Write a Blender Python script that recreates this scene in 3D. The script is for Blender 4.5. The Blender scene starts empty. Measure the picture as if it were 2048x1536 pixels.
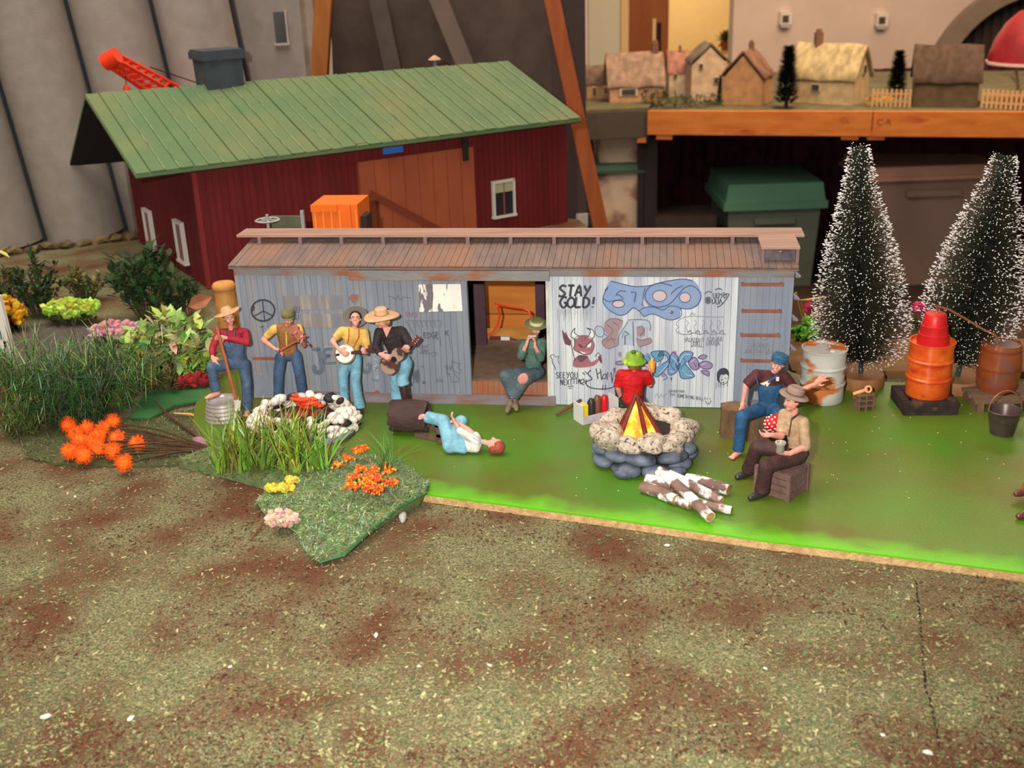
import bpy, math, random
import numpy as np
from mathutils import Vector, Matrix
random.seed(7); np.random.seed(7)
scene = bpy.context.scene
COL = scene.collection
S = 0.01                      # all numbers below are centimetres; meshes are written in metres
V = lambda *a: np.array(a if len(a) > 1 else a[0], float)
nrm = lambda v: np.asarray(v, float)/max(1e-9, np.linalg.norm(v))

# ------------------------------------------------------------------ camera
FPX, PITCH, ROLL, HC = 2200.0, math.radians(21.5), math.radians(-2.0), 32.866
CAM = V(0, 0, HC)
_F = V(0, math.cos(PITCH), -math.sin(PITCH)); _R = V(1, 0, 0); _U = np.cross(_R, _F)
CR = _R*math.cos(ROLL)+_U*math.sin(ROLL); CU = -_R*math.sin(ROLL)+_U*math.cos(ROLL)
cd = bpy.data.cameras.new('camera'); cam = bpy.data.objects.new('camera', cd); COL.objects.link(cam)
cd.sensor_width = 36; cd.sensor_fit = 'HORIZONTAL'; cd.lens = FPX/2048*36
cd.clip_start = 0.01; cd.clip_end = 60
m = Matrix.Identity(4)
for i in range(3):
    m[i][0] = CR[i]; m[i][1] = CU[i]; m[i][2] = -_F[i]; m[i][3] = CAM[i]*S
cam.matrix_world = m
cd.dof.use_dof = True; cd.dof.focus_distance = 0.78; cd.dof.aperture_fstop = 16
scene.camera = cam

# ------------------------------------------------------------------ light and exposure
scene.view_settings.view_transform = 'Standard'; scene.view_settings.look = 'None'
scene.view_settings.gamma = 1.0; scene.view_settings.use_curve_mapping = False
scene.view_settings.exposure = 0.0
w = bpy.data.worlds.new('room_ambient'); scene.world = w; w.use_nodes = True
w.node_tree.nodes['Background'].inputs[0].default_value = (1.0, 0.88, 0.78, 1)
w.node_tree.nodes['Background'].inputs[1].default_value = 0.23
def lamp(name, kind, loc, energy, color, **k):
    l = bpy.data.lights.new(name, kind); o = bpy.data.objects.new(name, l); COL.objects.link(o)
    o.location = V(loc)*S; l.energy = energy; l.color = color
    for a, b in k.items(): setattr(l, a, b)
    return o
def aim(o, tgt):
    d = Vector(V(tgt)*S)-o.location; o.rotation_euler = d.to_track_quat('-Z', 'Y').to_euler()
fl = lamp('camera_flash', 'SPOT', CAM+CR*-4.5+CU*2.5, 27.0, (1.0, 0.97, 0.93), shadow_soft_size=0.006, spot_size=math.radians(85), spot_blend=0.75)
aim(fl, (0, 92, 4))
r1 = lamp('hall_ceiling_light', 'AREA', (120, 300, 170), 100, (1.0, 0.72, 0.47), size=1.6); aim(r1, (110, 380, -15))
r3 = lamp('hall_ceiling_light', 'AREA', (160, 500, 190), 10, (1.0, 0.76, 0.55), size=2.0); aim(r3, (160, 560, 0))
r2 = lamp('hall_ceiling_light', 'AREA', (-60, 95, 150), 34, (1.0, 0.90, 0.80), size=1.5); aim(r2, (-50, 140, 10))

# ------------------------------------------------------------------ pixel helpers (a pixel gives a direction, the plane gives the distance)
def ray(x, y): return _F*FPX+CR*(x-1024)-CU*(y-768)
def P(x, y, Y): d = ray(x, y); return CAM+d*(Y/d[1])
def G(x, y, z=0.0): d = ray(x, y); return CAM+d*((z-HC)/d[2])
def PL(x, y, p, n): d = ray(x, y); return CAM+d*(np.dot(V(p)-CAM, n)/np.dot(d, n))
TZ = -0.6                     # top of the sawdust table; the green board on it is 0.6 thick

# ------------------------------------------------------------------ materials
def lin(c):
    return tuple(((v/255)/12.92 if v/255 <= .04045 else ((v/255+.055)/1.055)**2.4) for v in c)
MATS = {}
def M(name, c, c2=None, scale=3.0, rough=.6, bump=0.0, bscale=8.0, metal=0.0, spec=.3, stretch=(1, 1, 1), c3=None, scale3=1.0, t3=.6, w3=.08, emit=None, estr=0, lo=.35, hi=.65, alpha=None, detail=4, coat=0, trans=0):
    if name in MATS: return MATS[name]
    mt = bpy.data.materials.new(name); mt.use_nodes = True; nt = mt.node_tree; N = nt.nodes; L = nt.links
    b = N['Principled BSDF']; b.inputs['Roughness'].default_value = rough; b.inputs['Metallic'].default_value = metal
    b.inputs['Specular IOR Level'].default_value = spec; b.inputs['Coat Weight'].default_value = coat
    b.inputs['Transmission Weight'].default_value = trans
    geo = N.new('ShaderNodeNewGeometry'); mp = N.new('ShaderNodeMapping'); mp.inputs['Scale'].default_value = [100*s for s in stretch]
    L.new(geo.outputs['Position'], mp.inputs['Vector'])
    def noise(sc, det=detail):
        n = N.new('ShaderNodeTexNoise'); n.inputs['Scale'].default_value = sc; n.inputs['Detail'].default_value = det
        L.new(mp.outputs['Vector'], n.inputs['Vector']); return n
    def mixc(fac, a, bcol):
        x = N.new('ShaderNodeMix'); x.data_type = 'RGBA'; L.new(fac, x.inputs[0])
        for sock, v in ((x.inputs[6], a), (x.inputs[7], bcol)):
            if isinstance(v, tuple): sock.default_value = (*v, 1)
            else: L.new(v, sock)
        return x.outputs[2]
    def ramp(o, lo, hi):
        r = N.new('ShaderNodeMapRange'); r.inputs[1].default_value = lo; r.inputs[2].default_value = hi
        L.new(o, r.inputs[0]); return r.outputs[0]
    out = lin(c)
    if c2 is not None: out = mixc(ramp(noise(scale).outputs['Fac'], lo, hi), lin(c), lin(c2))
    if c3 is not None: out = mixc(ramp(noise(scale3).outputs['Fac'], t3-w3, t3+w3), out, lin(c3))
    if isinstance(out, tuple): b.inputs['Base Color'].default_value = (*out, 1)
    else: L.new(out, b.inputs['Base Color'])
    if bump:
        bn = N.new('ShaderNodeBump'); bn.inputs['Strength'].default_value = bump; bn.inputs['Distance'].default_value = 0.001
        L.new(noise(bscale).outputs['Fac'], bn.inputs['Height']); L.new(bn.outputs['Normal'], b.inputs['Normal'])
    if emit: b.inputs['Emission Color'].default_value = (*lin(emit), 1); b.inputs['Emission Strength'].default_value = estr
    if alpha is not None: b.inputs['Alpha'].default_value = alpha
    MATS[name] = mt; return mt
def MV(name, rough=.7, spec=.25, bump=0, coat=0):      # colour from the mesh's own colour attribute
    if name in MATS: return MATS[name]
    mt = M(name, (128, 128, 128), rough=rough, spec=spec, coat=coat); nt = mt.node_tree
    a = nt.nodes.new('ShaderNodeAttribute'); a.attribute_name = 'Col'
    nt.links.new(a.outputs['Color'], nt.nodes['Principled BSDF'].inputs['Base Color']); return mt

# ------------------------------------------------------------------ mesh helpers
def frame(ax, up=(0, 0, 1)):
    z = nrm(ax); x = np.cross(V(up), z)
    if np.linalg.norm(x) < 1e-4: x = np.cross(V(1, 0, 0), z)
    x = nrm(x); return x, np.cross(z, x), z
def basis(x, up=(0, 0, 1)):                 # columns: along, across, up
    x = nrm(x); y = nrm(np.cross(V(up), x)); return np.stack([x, y, np.cross(x, y)], 1)
def rz(a): c, s = math.cos(a), math.sin(a); return np.array([[c, -s, 0], [s, c, 0], [0, 0, 1.]])
def euler(a, b, c): return np.array(Matrix.Rotation(c, 3, 'Z') @ Matrix.Rotation(b, 3, 'Y') @ Matrix.Rotation(a, 3, 'X'))
_ico = {}
def ico(sub):
    if sub not in _ico:
        import bmesh
        bm = bmesh.new(); bmesh.ops.create_icosphere(bm, subdivisions=sub, radius=1)
        _ico[sub] = (np.array([v.co[:] for v in bm.verts]), [[v.index for v in f.verts] for f in bm.faces]); bm.free()
    return _ico[sub]
class MB:
    def __init__(s): s.v = []; s.f = []; s.c = []
    def add(s, vs, fs, col=None):
        o = len(s.v); s.v += [tuple(map(float, p)) for p in vs]; s.f += [[i+o for i in f] for f in fs]
        if col is not None or s.c:
            while len(s.c) < o: s.c.append((.5, .5, .5, 1))
            s.c += [(*(lin(col) if col is not None else (.5, .5, .5)), 1)]*len(vs)
        return s
    def box(s, c, size, R=None, taper=1.0, col=None):
        R = np.eye(3) if R is None else R; h = V(size)/2; vs = []
        for z in (-1, 1):
            t = taper if z > 0 else 1
            for x, y in ((-1, -1), (1, -1), (1, 1), (-1, 1)): vs.append(V(c)+R @ (V(x*t, y*t, z)*h))
        return s.add(vs, [[3, 2, 1, 0], [4, 5, 6, 7], [0, 1, 5, 4], [1, 2, 6, 5], [2, 3, 7, 6], [3, 0, 4, 7]], col)
    def bar(s, p0, p1, w, h, up=(0, 0, 1), col=None):
        p0, p1 = V(p0), V(p1); B = basis(p1-p0, up); return s.box((p0+p1)/2, (np.linalg.norm(p1-p0), w, h), B, col=col)
    def tube(s, pts, rad, n=8, cap=True, col=None, flat=1.0, up=(0, 0, 1)):
        pts = [V(p) for p in pts]; rad = [rad]*len(pts) if np.isscalar(rad) else list(rad); vs = []; fs = []
        k = len(pts)
        for i, p in enumerate(pts):
            t = pts[min(i+1, k-1)]-pts[max(i-1, 0)]; x, y, z = frame(t, up)
            for j in range(n):
                a = 2*math.pi*j/n; vs.append(p+rad[i]*(x*math.cos(a)+y*math.sin(a)*flat))
        for i in range(k-1):
            for j in range(n): fs.append([i*n+j, i*n+(j+1) % n, (i+1)*n+(j+1) % n, (i+1)*n+j])
        if cap: fs += [list(range(n))[::-1], [(k-1)*n+j for j in range(n)]]
        return s.add(vs, fs, col)
    def lathe(s, o, prof, ax=(0, 0, 1), n=24, closed=False, R=None, col=None, sx=1.0, sy=1.0):
        if R is None: x, y, z = frame(ax)
        else: x, y, z = R[:, 0], R[:, 1], R[:, 2]
        vs = []; fs = []; k = len(prof)
        for r, h in prof:
            for j in range(n):
                a = 2*math.pi*j/n; vs.append(V(o)+z*h+r*(x*math.cos(a)*sx+y*math.sin(a)*sy))
        for i in range(k-1 if not closed else k):
            i2 = (i+1) % k
            for j in range(n): fs.append([i*n+j, i*n+(j+1) % n, i2*n+(j+1) % n, i2*n+j])
        if not closed: fs += [list(range(n))[::-1], [(k-1)*n+j for j in range(n)]]
        return s.add(vs, fs, col)
    def ell(s, c, r, R=None, sub=2, col=None):
        R = np.eye(3) if R is None else R; v, f = ico(sub); return s.add((v*V(r)) @ R.T+V(c), f, col)
    def rock(s, c, r, seed=0, amp=.18, sub=2, R=None, col=None, flatb=None):
        rs = np.random.RandomState(seed); v, f = ico(sub); d = np.zeros(len(v))
        for _ in range(7):
            k = nrm(rs.randn(3)); d += amp*.5*np.cos(v @ k*rs.uniform(2, 4.5)+rs.uniform(0, 6))
        v = v*(1+d*.6)[:, None]; R = euler(*rs.uniform(-.3, .3, 2), rs.uniform(0, 6)) if R is None else R
        return s.add((v*V(r)) @ R.T+V(c), f, col)
    def prism(s, pts, vec, col=None):
        pts = [V(p) for p in pts]; n = len(pts); vs = pts+[p+V(vec) for p in pts]
        return s.add(vs, [list(range(n))[::-1], list(range(n, 2*n))]+[[i, (i+1) % n, (i+1) % n+n, i+n] for i in range(n)], col)
    def blade(s, p0, d, ln, wd, bend, up=(0, 0, 1), seg=3, col=None, tipcol=None):   # a leaf or grass blade bending over
        p = V(p0); d = nrm(d); side = np.cross(d, V(up))
        side = nrm(side) if np.linalg.norm(side) > 1e-3 else V(1, 0, 0)
        vs = []
        for i in range(seg+1):
            t = i/seg; wv = wd*(1-t)**.7 if i < seg else 0
            if i == 0: wv = wd*.7
            if i < seg: vs += [p-side*wv/2, p+side*wv/2]
            else: vs.append(p.copy())
            d = nrm(d+V(bend)/seg); p = p+d*ln/seg
        fs = [[2*i, 2*i+1, 2*i+3, 2*i+2] for i in range(seg-1)]+[[2*seg-2, 2*seg-1, 2*seg]]
        return s.add(vs, fs, col)
    def leaf(s, p0, d, ln, wd, up=(0, 0, 1), cup=.25, col=None):
        d = nrm(d); side = nrm(np.cross(d, V(up))+V(1e-4, 0, 0)); n = np.cross(side, d); p = V(p0)
        a = p+d*ln*.3; b = p+d*ln*.65
        vs = [p, a-side*wd*.42+n*cup*wd*.4, a, a+side*wd*.42+n*cup*wd*.4, b-side*wd*.45+n*cup*wd*.35, b-n*.02, b+side*wd*.45+n*cup*wd*.35, p+d*ln-n*cup*wd*.4]
        return s.add(vs, [[0, 2, 1], [0, 3, 2], [1, 2, 5, 4], [2, 3, 6, 5], [4, 5, 7], [5, 6, 7]], col)
ORG = {}
def empty(name, loc, label, cat, group=None):
    o = bpy.data.objects.new(name, None); COL.objects.link(o); o.location = V(loc)*S; ORG[o.name] = V(loc)
    o.empty_display_size = .01
    tag(o, label, cat, group); return o
def tag(o, label=None, cat=None, group=None, kind=None):
    for k, v in (('label', label), ('category', cat), ('group', group), ('kind', kind)):
        if v: o[k] = v
    return o
def mesh_of(mb, name, org, mat, smooth):
    me = bpy.data.meshes.new(name)
    vs = (np.array(mb.v)-org)*S
    me.from_pydata(vs.tolist(), [], mb.f); me.update()
    if mb.c:
        while len(mb.c) < len(mb.v): mb.c.append((.5, .5, .5, 1))
        at = me.color_attributes.new('Col', 'FLOAT_COLOR', 'POINT'); at.data.foreach_set('color', np.array(mb.c, 'f').ravel())
    if mat: me.materials.append(mat)
    if smooth: set_smooth(me, smooth)
    return me
def set_smooth(me, ang):
    me.polygons.foreach_set('use_smooth', [True]*len(me.polygons))
    if ang is not True: me.set_sharp_from_angle(angle=math.radians(ang))
def put(name, mb, mat, parent=None, smooth=None, org=None, label=None, cat=None, group=None, kind=None):
    if parent is not None: o0 = ORG[parent.name]
    elif org is not None: o0 = V(org)
    else:
        a = np.array(mb.v); o0 = V((a[:, 0].min()+a[:, 0].max())/2, (a[:, 1].min()+a[:, 1].max())/2, a[:, 2].min())
    o = bpy.data.objects.new(name, mesh_of(mb, name, o0, mat, smooth)); COL.objects.link(o)
    ORG[o.name] = o0
    if parent is not None: o.parent = parent
    else: o.location = o0*S
    return tag(o, label, cat, group, kind)
def inst(name, me, loc, parent, R=None, scale=None, label=None, kind=None):    # a piece that shares mesh data; loc in world cm
    o = bpy.data.objects.new(name, me); COL.objects.link(o); ORG[o.name] = V(loc)
    M4 = Matrix.Translation(Vector((V(loc)-ORG[parent.name])*S))
    if R is not None: M4 = M4 @ Matrix(R.tolist()).to_4x4()
    if scale is not None: M4 = M4 @ Matrix.Diagonal((*scale, 1))
    o.parent = parent; o.matrix_basis = M4
    return tag(o, label, kind=kind)
def vox(mb, voxel, smooth=3, fac=.5):
    """fuse overlapping closed shapes into one continuous skin"""
    me = bpy.data.meshes.new('t'); me.from_pydata(mb.v, [], mb.f); o = bpy.data.objects.new('t', me); COL.objects.link(o)
    r = o.modifiers.new('r', 'REMESH'); r.mode = 'VOXEL'; r.voxel_size = voxel
    if smooth: q = o.modifiers.new('s', 'SMOOTH'); q.iterations = smooth; q.factor = fac
    dg = bpy.context.evaluated_depsgraph_get(); e = o.evaluated_get(dg); em = e.to_mesh()
    out = MB(); n = len(em.vertices); a = np.empty(n*3); em.vertices.foreach_get('co', a)
    out.v = [tuple(p) for p in a.reshape(-1, 3)]; out.f = [list(p.vertices) for p in em.polygons]
    e.to_mesh_clear(); bpy.data.objects.remove(o); bpy.data.meshes.remove(me); return out
def cap(mb, p0, p1, r0, r1=None, n=10):
    r1 = r0 if r1 is None else r1; p0, p1 = V(p0), V(p1); d = p1-p0; ln = np.linalg.norm(d); d = d/max(ln, 1e-6)
    prof = [(r0*math.cos(a), -r0*math.sin(a)) for a in (1.35, .9, .45)]+[(r0, 0), (r1, ln)]+[(r1*math.cos(a), ln+r1*math.sin(a)) for a in (.45, .9, 1.35)]
    mb.lathe(p0, prof, d, n)

# ================================================================== the hall
FZ = -75.0
put('floor', MB().box((40, 420, FZ-2), (1300, 1300, 4)), M('floor_brown', (70, 50, 42), (52, 40, 36), 0.05, rough=.5), kind='structure')
WY = 620.0
cream = M('wall_cream', (228, 205, 188), (220, 196, 178), .05, rough=.85)
dx0, dx1 = P(1253, 60, WY)[0], P(1466, 60, WY)[0]
mb = MB(); mb.box(((dx0-350)/2, WY+6, 80), (dx0+350, 12, 310)); put('wall_back', mb, cream, kind='structure')
mb = MB(); mb.box(((dx1+650)/2, WY+6, 80), (650-dx1, 12, 310)); put('wall_back', mb, cream, kind='structure')
mb = MB(); mb.box(((dx0+dx1)/2, WY+6, 190), (dx1-dx0, 12, 90)); put('wall_back', mb, cream, kind='structure')
yel = M('side_room_yellow', (238, 216, 166), (230, 206, 154), .05, rough=.85)
put('wall_side_room', MB().box(((dx0+dx1)/2+60, WY+230, 50), (420, 6, 250)), yel, kind='structure')
put('wall_side_room', MB().box((dx1+50, WY+120, 50), (6, 220, 250)), yel, kind='structure')
o = lamp('side_room_ceiling_lamp', 'POINT', (dx1-25, WY+120, 110), 70, (1.0, .80, .50), shadow_soft_size=.08)
ld = empty('ceiling_lamp', (dx1-25, WY+130, 140), 'round glass ceiling lamp in the yellow side room beyond the doorway', 'lamp')
put('lamp_shade', MB().lathe((dx1-25, WY+130, 122), [(2, 0), (14, 3), (17, 10), (15, 14)], n=20), M('lamp_glass', (250, 235, 200), rough=.4, trans=.6), ld, 40)
put('lamp_mount', MB().lathe((dx1-25, WY+130, 136), [(9, 0), (9, 4)], n=20), M('lamp_white', (230, 225, 215)), ld, 40)
dr = empty('door_1', (dx0+2, WY+8, FZ), 'brown wooden door with a narrow glass slot standing open', 'door'); del dr['category']; dr['kind'] = 'structure'
dw0, dw1 = P(1258, 60, WY+14)[0], P(1336, 60, WY+14)[0]
brown_door = M('door_brown', (150, 86, 40), (132, 72, 32), .08, stretch=(1, 1, .1), rough=.5)
put('door_leaf', MB().box(((dw0+dw1)/2, WY+14, FZ+105), (dw1-dw0, 4, 210)), brown_door, dr)
sx = P(1318, 60, WY+11)[0]
put('door_window', MB().box((sx, WY+11.6, P(1318, 98, WY)[2]), (2.6, 1.2, 26)), M('dark_pane', (52, 40, 34), rough=.15), dr)
put('door_window_frame', MB().box((sx-2.6, WY+11.5, P(1318, 98, WY)[2]), (1.8, 1.2, 30)), M('door_trim', (220, 180, 130)), dr)
put('trim_1', MB().box((dx0-1.2, WY-1, 60), (4, 3, 270)), M('door_trim', (220, 180, 130)), kind='structure')
put('trim_2', MB().box((dx0-12, WY-.6, 60), (17, 1.6, 270)), M('pale_green_panel', (200, 192, 168), rough=.7), kind='structure')
shelf = put('wall_shelf', MB().box((P(1450, 103, WY+60)[0], WY+60, P(1450, 103, WY+60)[2]), (12, 12, 1.5)).bar((P(1450, 103, WY+60)[0]-5, WY+60, P(1450, 103, WY+60)[2]-1), (P(1450, 103, WY+60)[0]+40, WY+75, P(1450, 103, WY+60)[2]-1), 5, 1), M('shelf_wood', (214, 160, 96)), label='small wooden shelf on the yellow side room wall', cat='shelf')
c = P(1450, 95, WY+60)
pl = empty('potted_plant', (c[0], c[1], P(1450, 103, WY+60)[2]+.8), 'small potted plant standing on the shelf in the yellow room', 'plant')
put('pot', MB().lathe(ORG[pl.name], [(2, 0), (3, 5)], n=14), M('pot_red', (150, 66, 40)), pl, 40)
mb = MB()
for k in range(40):
    d = nrm(np.random.randn(3)+V(0, 0, .8)); mb.leaf(ORG[pl.name]+V(0, 0, 5), d, 7, 3)
put('foliage', mb, M('plant_dark', (96, 92, 40), (70, 76, 34), 1), pl)
for k, (x, y) in enumerate(((1570, 36), (1762, 39))):
    c = P(x, y, WY-3)
    r = empty('wall_box', (c[0], WY, c[2]-3), 'small white wall box with dark face '+('nearer the lit doorway' if k == 0 else 'nearer the dark arch'), 'wall box', 'small boxes on the cream wall')
    put('housing', MB().box((c[0], WY-3, c[2]), (6, 6, 6.5)), M('box_white', (236, 226, 212), rough=.5), r)
    put('face_plate', MB().box((c[0]-.4, WY-6.1, c[2]-.3), (3.4, .4, 3.6)), M('box_dark', (88, 72, 70), rough=.4), r)
    put('bracket', MB().box((c[0]+.2, WY-2.5, c[2]-4), (4.4, 5, 1.2)), M('box_white', (236, 226, 212)), r)
# maroon curtain behind the village
mb = MB(); pts = []
cy = 462
x0, x1 = P(1740, 150, cy)[0], P(2300, 150, cy)[0]; zt = P(1900, 133, cy)[2]
n = 70
vs = []; fs = []
for i in range(n+1):
    x = x0+(x1-x0)*i/n; y = cy+1.2*math.sin(i*1.9)
    vs += [V(x, y, FZ), V(x, y, zt), V(x, y+.8, FZ), V(x, y+.8, zt)]
for i in range(n): a = i*4; fs += [[a, a+4, a+5, a+1], [a+3, a+7, a+6, a+2], [a+1, a+5, a+7, a+3]]
put('curtain', mb.add(vs, fs), M('curtain_maroon', (72, 22, 28), (58, 16, 22), .2, rough=.8), label='dark maroon pleated curtain hanging behind the cottages', cat='curtain')
for k, (x, y) in enumerate(((1752, 158), (1774, 158), (1823, 158))):
    c = P(x, y, cy-1.5); put('paper_tag', MB().box(c, (2.4, .3, 1.4)), M('box_white', (236, 226, 212)), label='tiny white paper tag pinned on the maroon curtain, %s' % ('beside the cream cottage', 'left of the small dark conifer', 'beside the dark cottage roof')[k], cat='tag', group='paper tags on the curtain')
# grey arch with ribbed dark shell
AY = 520
ar = empty('arch_backdrop', P(2070, 190, AY)*V(1, 1, 0)+V(0, 0, FZ), 'large grey arch framing a dark ribbed shell', 'arch')
ctr = P(2070, 190, AY); sc = np.linalg.norm(P(2170, 190, AY)-ctr)/100
pts = []; Ro, Ri = 224*sc, 190*sc
th = [math.radians(a) for a in range(0, 181, 6)]
out = [ctr+V(-Ro*math.cos(t), 0, Ro*math.sin(t)) for t in th]; inn = [ctr+V(-Ri*math.cos(t), 0, Ri*math.sin(t)) for t in th]
mb = MB(); k = len(th); vs = out+inn+[p+V(0, 6, 0) for p in out]+[p+V(0, 6, 0) for p in inn]; fs = []
for i in range(k-1): fs += [[i, i+1, k+i+1, k+i], [i+2*k, i+3*k, i+3*k+1, i+2*k+1], [i, i+2*k, i+2*k+1, i+1], [k+i, k+i+1, 3*k+i+1, 3*k+i]]
for sgn in (-1, 1): mb.box(V(ctr[0]+sgn*(Ro+Ri)/2, AY+3, (ctr[2]+FZ)/2), (Ro-Ri, 6, ctr[2]-FZ))
put('arch_band', mb.add(vs, fs), M('arch_grey', (128, 112, 96), (118, 102, 88), .1, rough=.8), ar, 30)
rib = M('rib_dark', (52, 42, 36), rough=.8)
for i in range(44):
    x = ctr[0]-Ri+Ri*2*(i+.5)/44; h = math.sqrt(max(1, Ri*Ri-(x-ctr[0])**2))
    put('rib', MB().box((x, AY+9+(i % 2)*1.2, ctr[2]-30+(h+30)/2), (Ri*2/44*.96, 2, h+30)), rib, ar)

# ================================================================== village table behind
VZ = -15.0
F0, F1 = G(1297, 221, VZ), G(2048, 223, VZ); F1 = F1+(F1-F0)*.35
vd = nrm(F1-F0); vb = V(-vd[1], vd[0], 0)
Lv = np.linalg.norm(F1-F0)
vt = empty('village_table', (F0+F1)/2*V(1, 1, 0)+V(0, 0, FZ), 'low wooden display table with orange pine edge carrying thatched cottages', 'table')
pine = M('pine_orange', (206, 124, 56), (188, 104, 42), .12, stretch=(1, 1, 4), rough=.5, c3=(172, 76, 34), scale3=.05, t3=.66, w3=.04)
put('table_top', MB().prism([F0+V(0, 0, -1), F1+V(0, 0, -1), F1+vb*110+V(0, 0, -1), F0+vb*110+V(0, 0, -1)], (0, 0, .9)), M('village_ground', (78, 74, 52), (100, 92, 66), .3, rough=.9), vt)
sp = F0+vd*(np.linalg.norm(G(1722, 245, VZ)-F0))
for a, b in ((F0, sp-vd*.15), (sp+vd*.15, F1)):
    put('edge_board', MB().bar(a+V(0, 0, -3.5)-vb*1, b+V(0, 0, -3.5)-vb*1, 1.9, 7.2), pine, vt)
for x in (1700, 1752, 1330):
    c = PL(x, 266, F0, vb); put('cleat', MB().bar(c-vd*2.5+V(0, 0, -.5), c+vd*2.5+V(0, 0, -.5), 3, 2.6), pine, vt)
for t in (.02, Lv*.98): put('table_leg', MB().box(F0+vd*t+vb*6+V(0, 0, (FZ-VZ)/2-4.5), (4, 4, -(FZ-VZ)-9)), M('leg_dark', (44, 36, 34)), vt)
# pencilled letters on the edge board
def text_mesh(txt, size, origin, xd, yd, nd, lift=.05, th=.01):
    cu = bpy.data.curves.new('t', 'FONT'); cu.body = txt; cu.size = 1; cu.align_x = 'CENTER'; cu.align_y = 'CENTER'
    o = bpy.data.objects.new('t', cu); COL.objects.link(o); dg = bpy.context.evaluated_depsgraph_get(); me = o.evaluated_get(dg).to_mesh()
    mb = MB(); mb.add([V(origin)+xd*v.co.x*size+yd*v.co.y*size+nd*lift for v in me.vertices], [list(p.vertices) for p in me.polygons])
    o.evaluated_get(dg).to_mesh_clear(); bpy.data.objects.remove(o); bpy.data.curves.remove(cu); return mb
c = PL(1768, 245, F0-vb*2, vb)
put('pencil_letters', text_mesh('C-R', 2.6, c, vd, V(0, 0, 1), -vb), M('pencil', (120, 70, 36)), vt)
c = PL(1690, 241, F0-vb*2, vb)
put('pencil_letters', text_mesh('CL', 2.4, c, vd, V(0, 0, 1), -vb), M('pencil_faint', (164, 92, 44)), vt)
g0, g1 = G(1130, 228, VZ), F0-vd*.3
vt2 = empty('side_table', (g0+g1)/2*V(1, 1, 0)+V(0, 0, FZ), 'display table with charcoal grey edge beside the pine-edged table', 'table')
put('table_top', MB().prism([g0, g1, g1+vb*90, g0+vb*90], (0, 0, .8)), M('village_ground', (78, 74, 52)), vt2)
put('edge_board', MB().bar(g0+V(0, 0, -4), g1+V(0, 0, -4), 2, 8.2), M('edge_charcoal', (74, 64, 54), rough=.8), vt2)
put('table_leg', MB().box(g1-vd*2+vb*6+V(0, 0, (FZ-VZ)/2-4), (4, 4, -(FZ-VZ)-8)), M('leg_dark', (44, 36, 34)), vt2)
put('table_leg', MB().box(g0+vd*2+vb*6+V(0, 0, (FZ-VZ)/2-4), (4, 4, -(FZ-VZ)-8)), M('leg_dark', (44, 36, 34)), vt2)
put('cleat', MB().bar(g1-vd*3+V(0, 0, -9), g1-vd*.2+V(0, 0, -9), 3, 1.5), pine, vt2)
# maroon skirt under the table
mb = MB(); vs = []; fs = []; n = 110
for i in range(n+1):
    p = F0-vd*70+(F1-F0+vd*70)*i/n+vb*(46+1.3*math.sin(i*1.7)); vs += [p*V(1, 1, 0)+V(0, 0, FZ), p*V(1, 1, 0)+V(0, 0, VZ-2)]
for i in range(n): fs.append([2*i, 2*i+2, 2*i+3, 2*i+1])
q = len(vs); vs2 = [v+vb*.6 for v in vs]; fs2 = [[a+q for a in f][::-1] for f in fs]
put('table_skirt', mb.add(vs+vs2, fs+fs2), M('skirt_maroon', (66, 24, 32), (50, 18, 24), .2, rough=.9), label='dark maroon cloth skirt hanging under the village table', cat='cloth')

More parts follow.
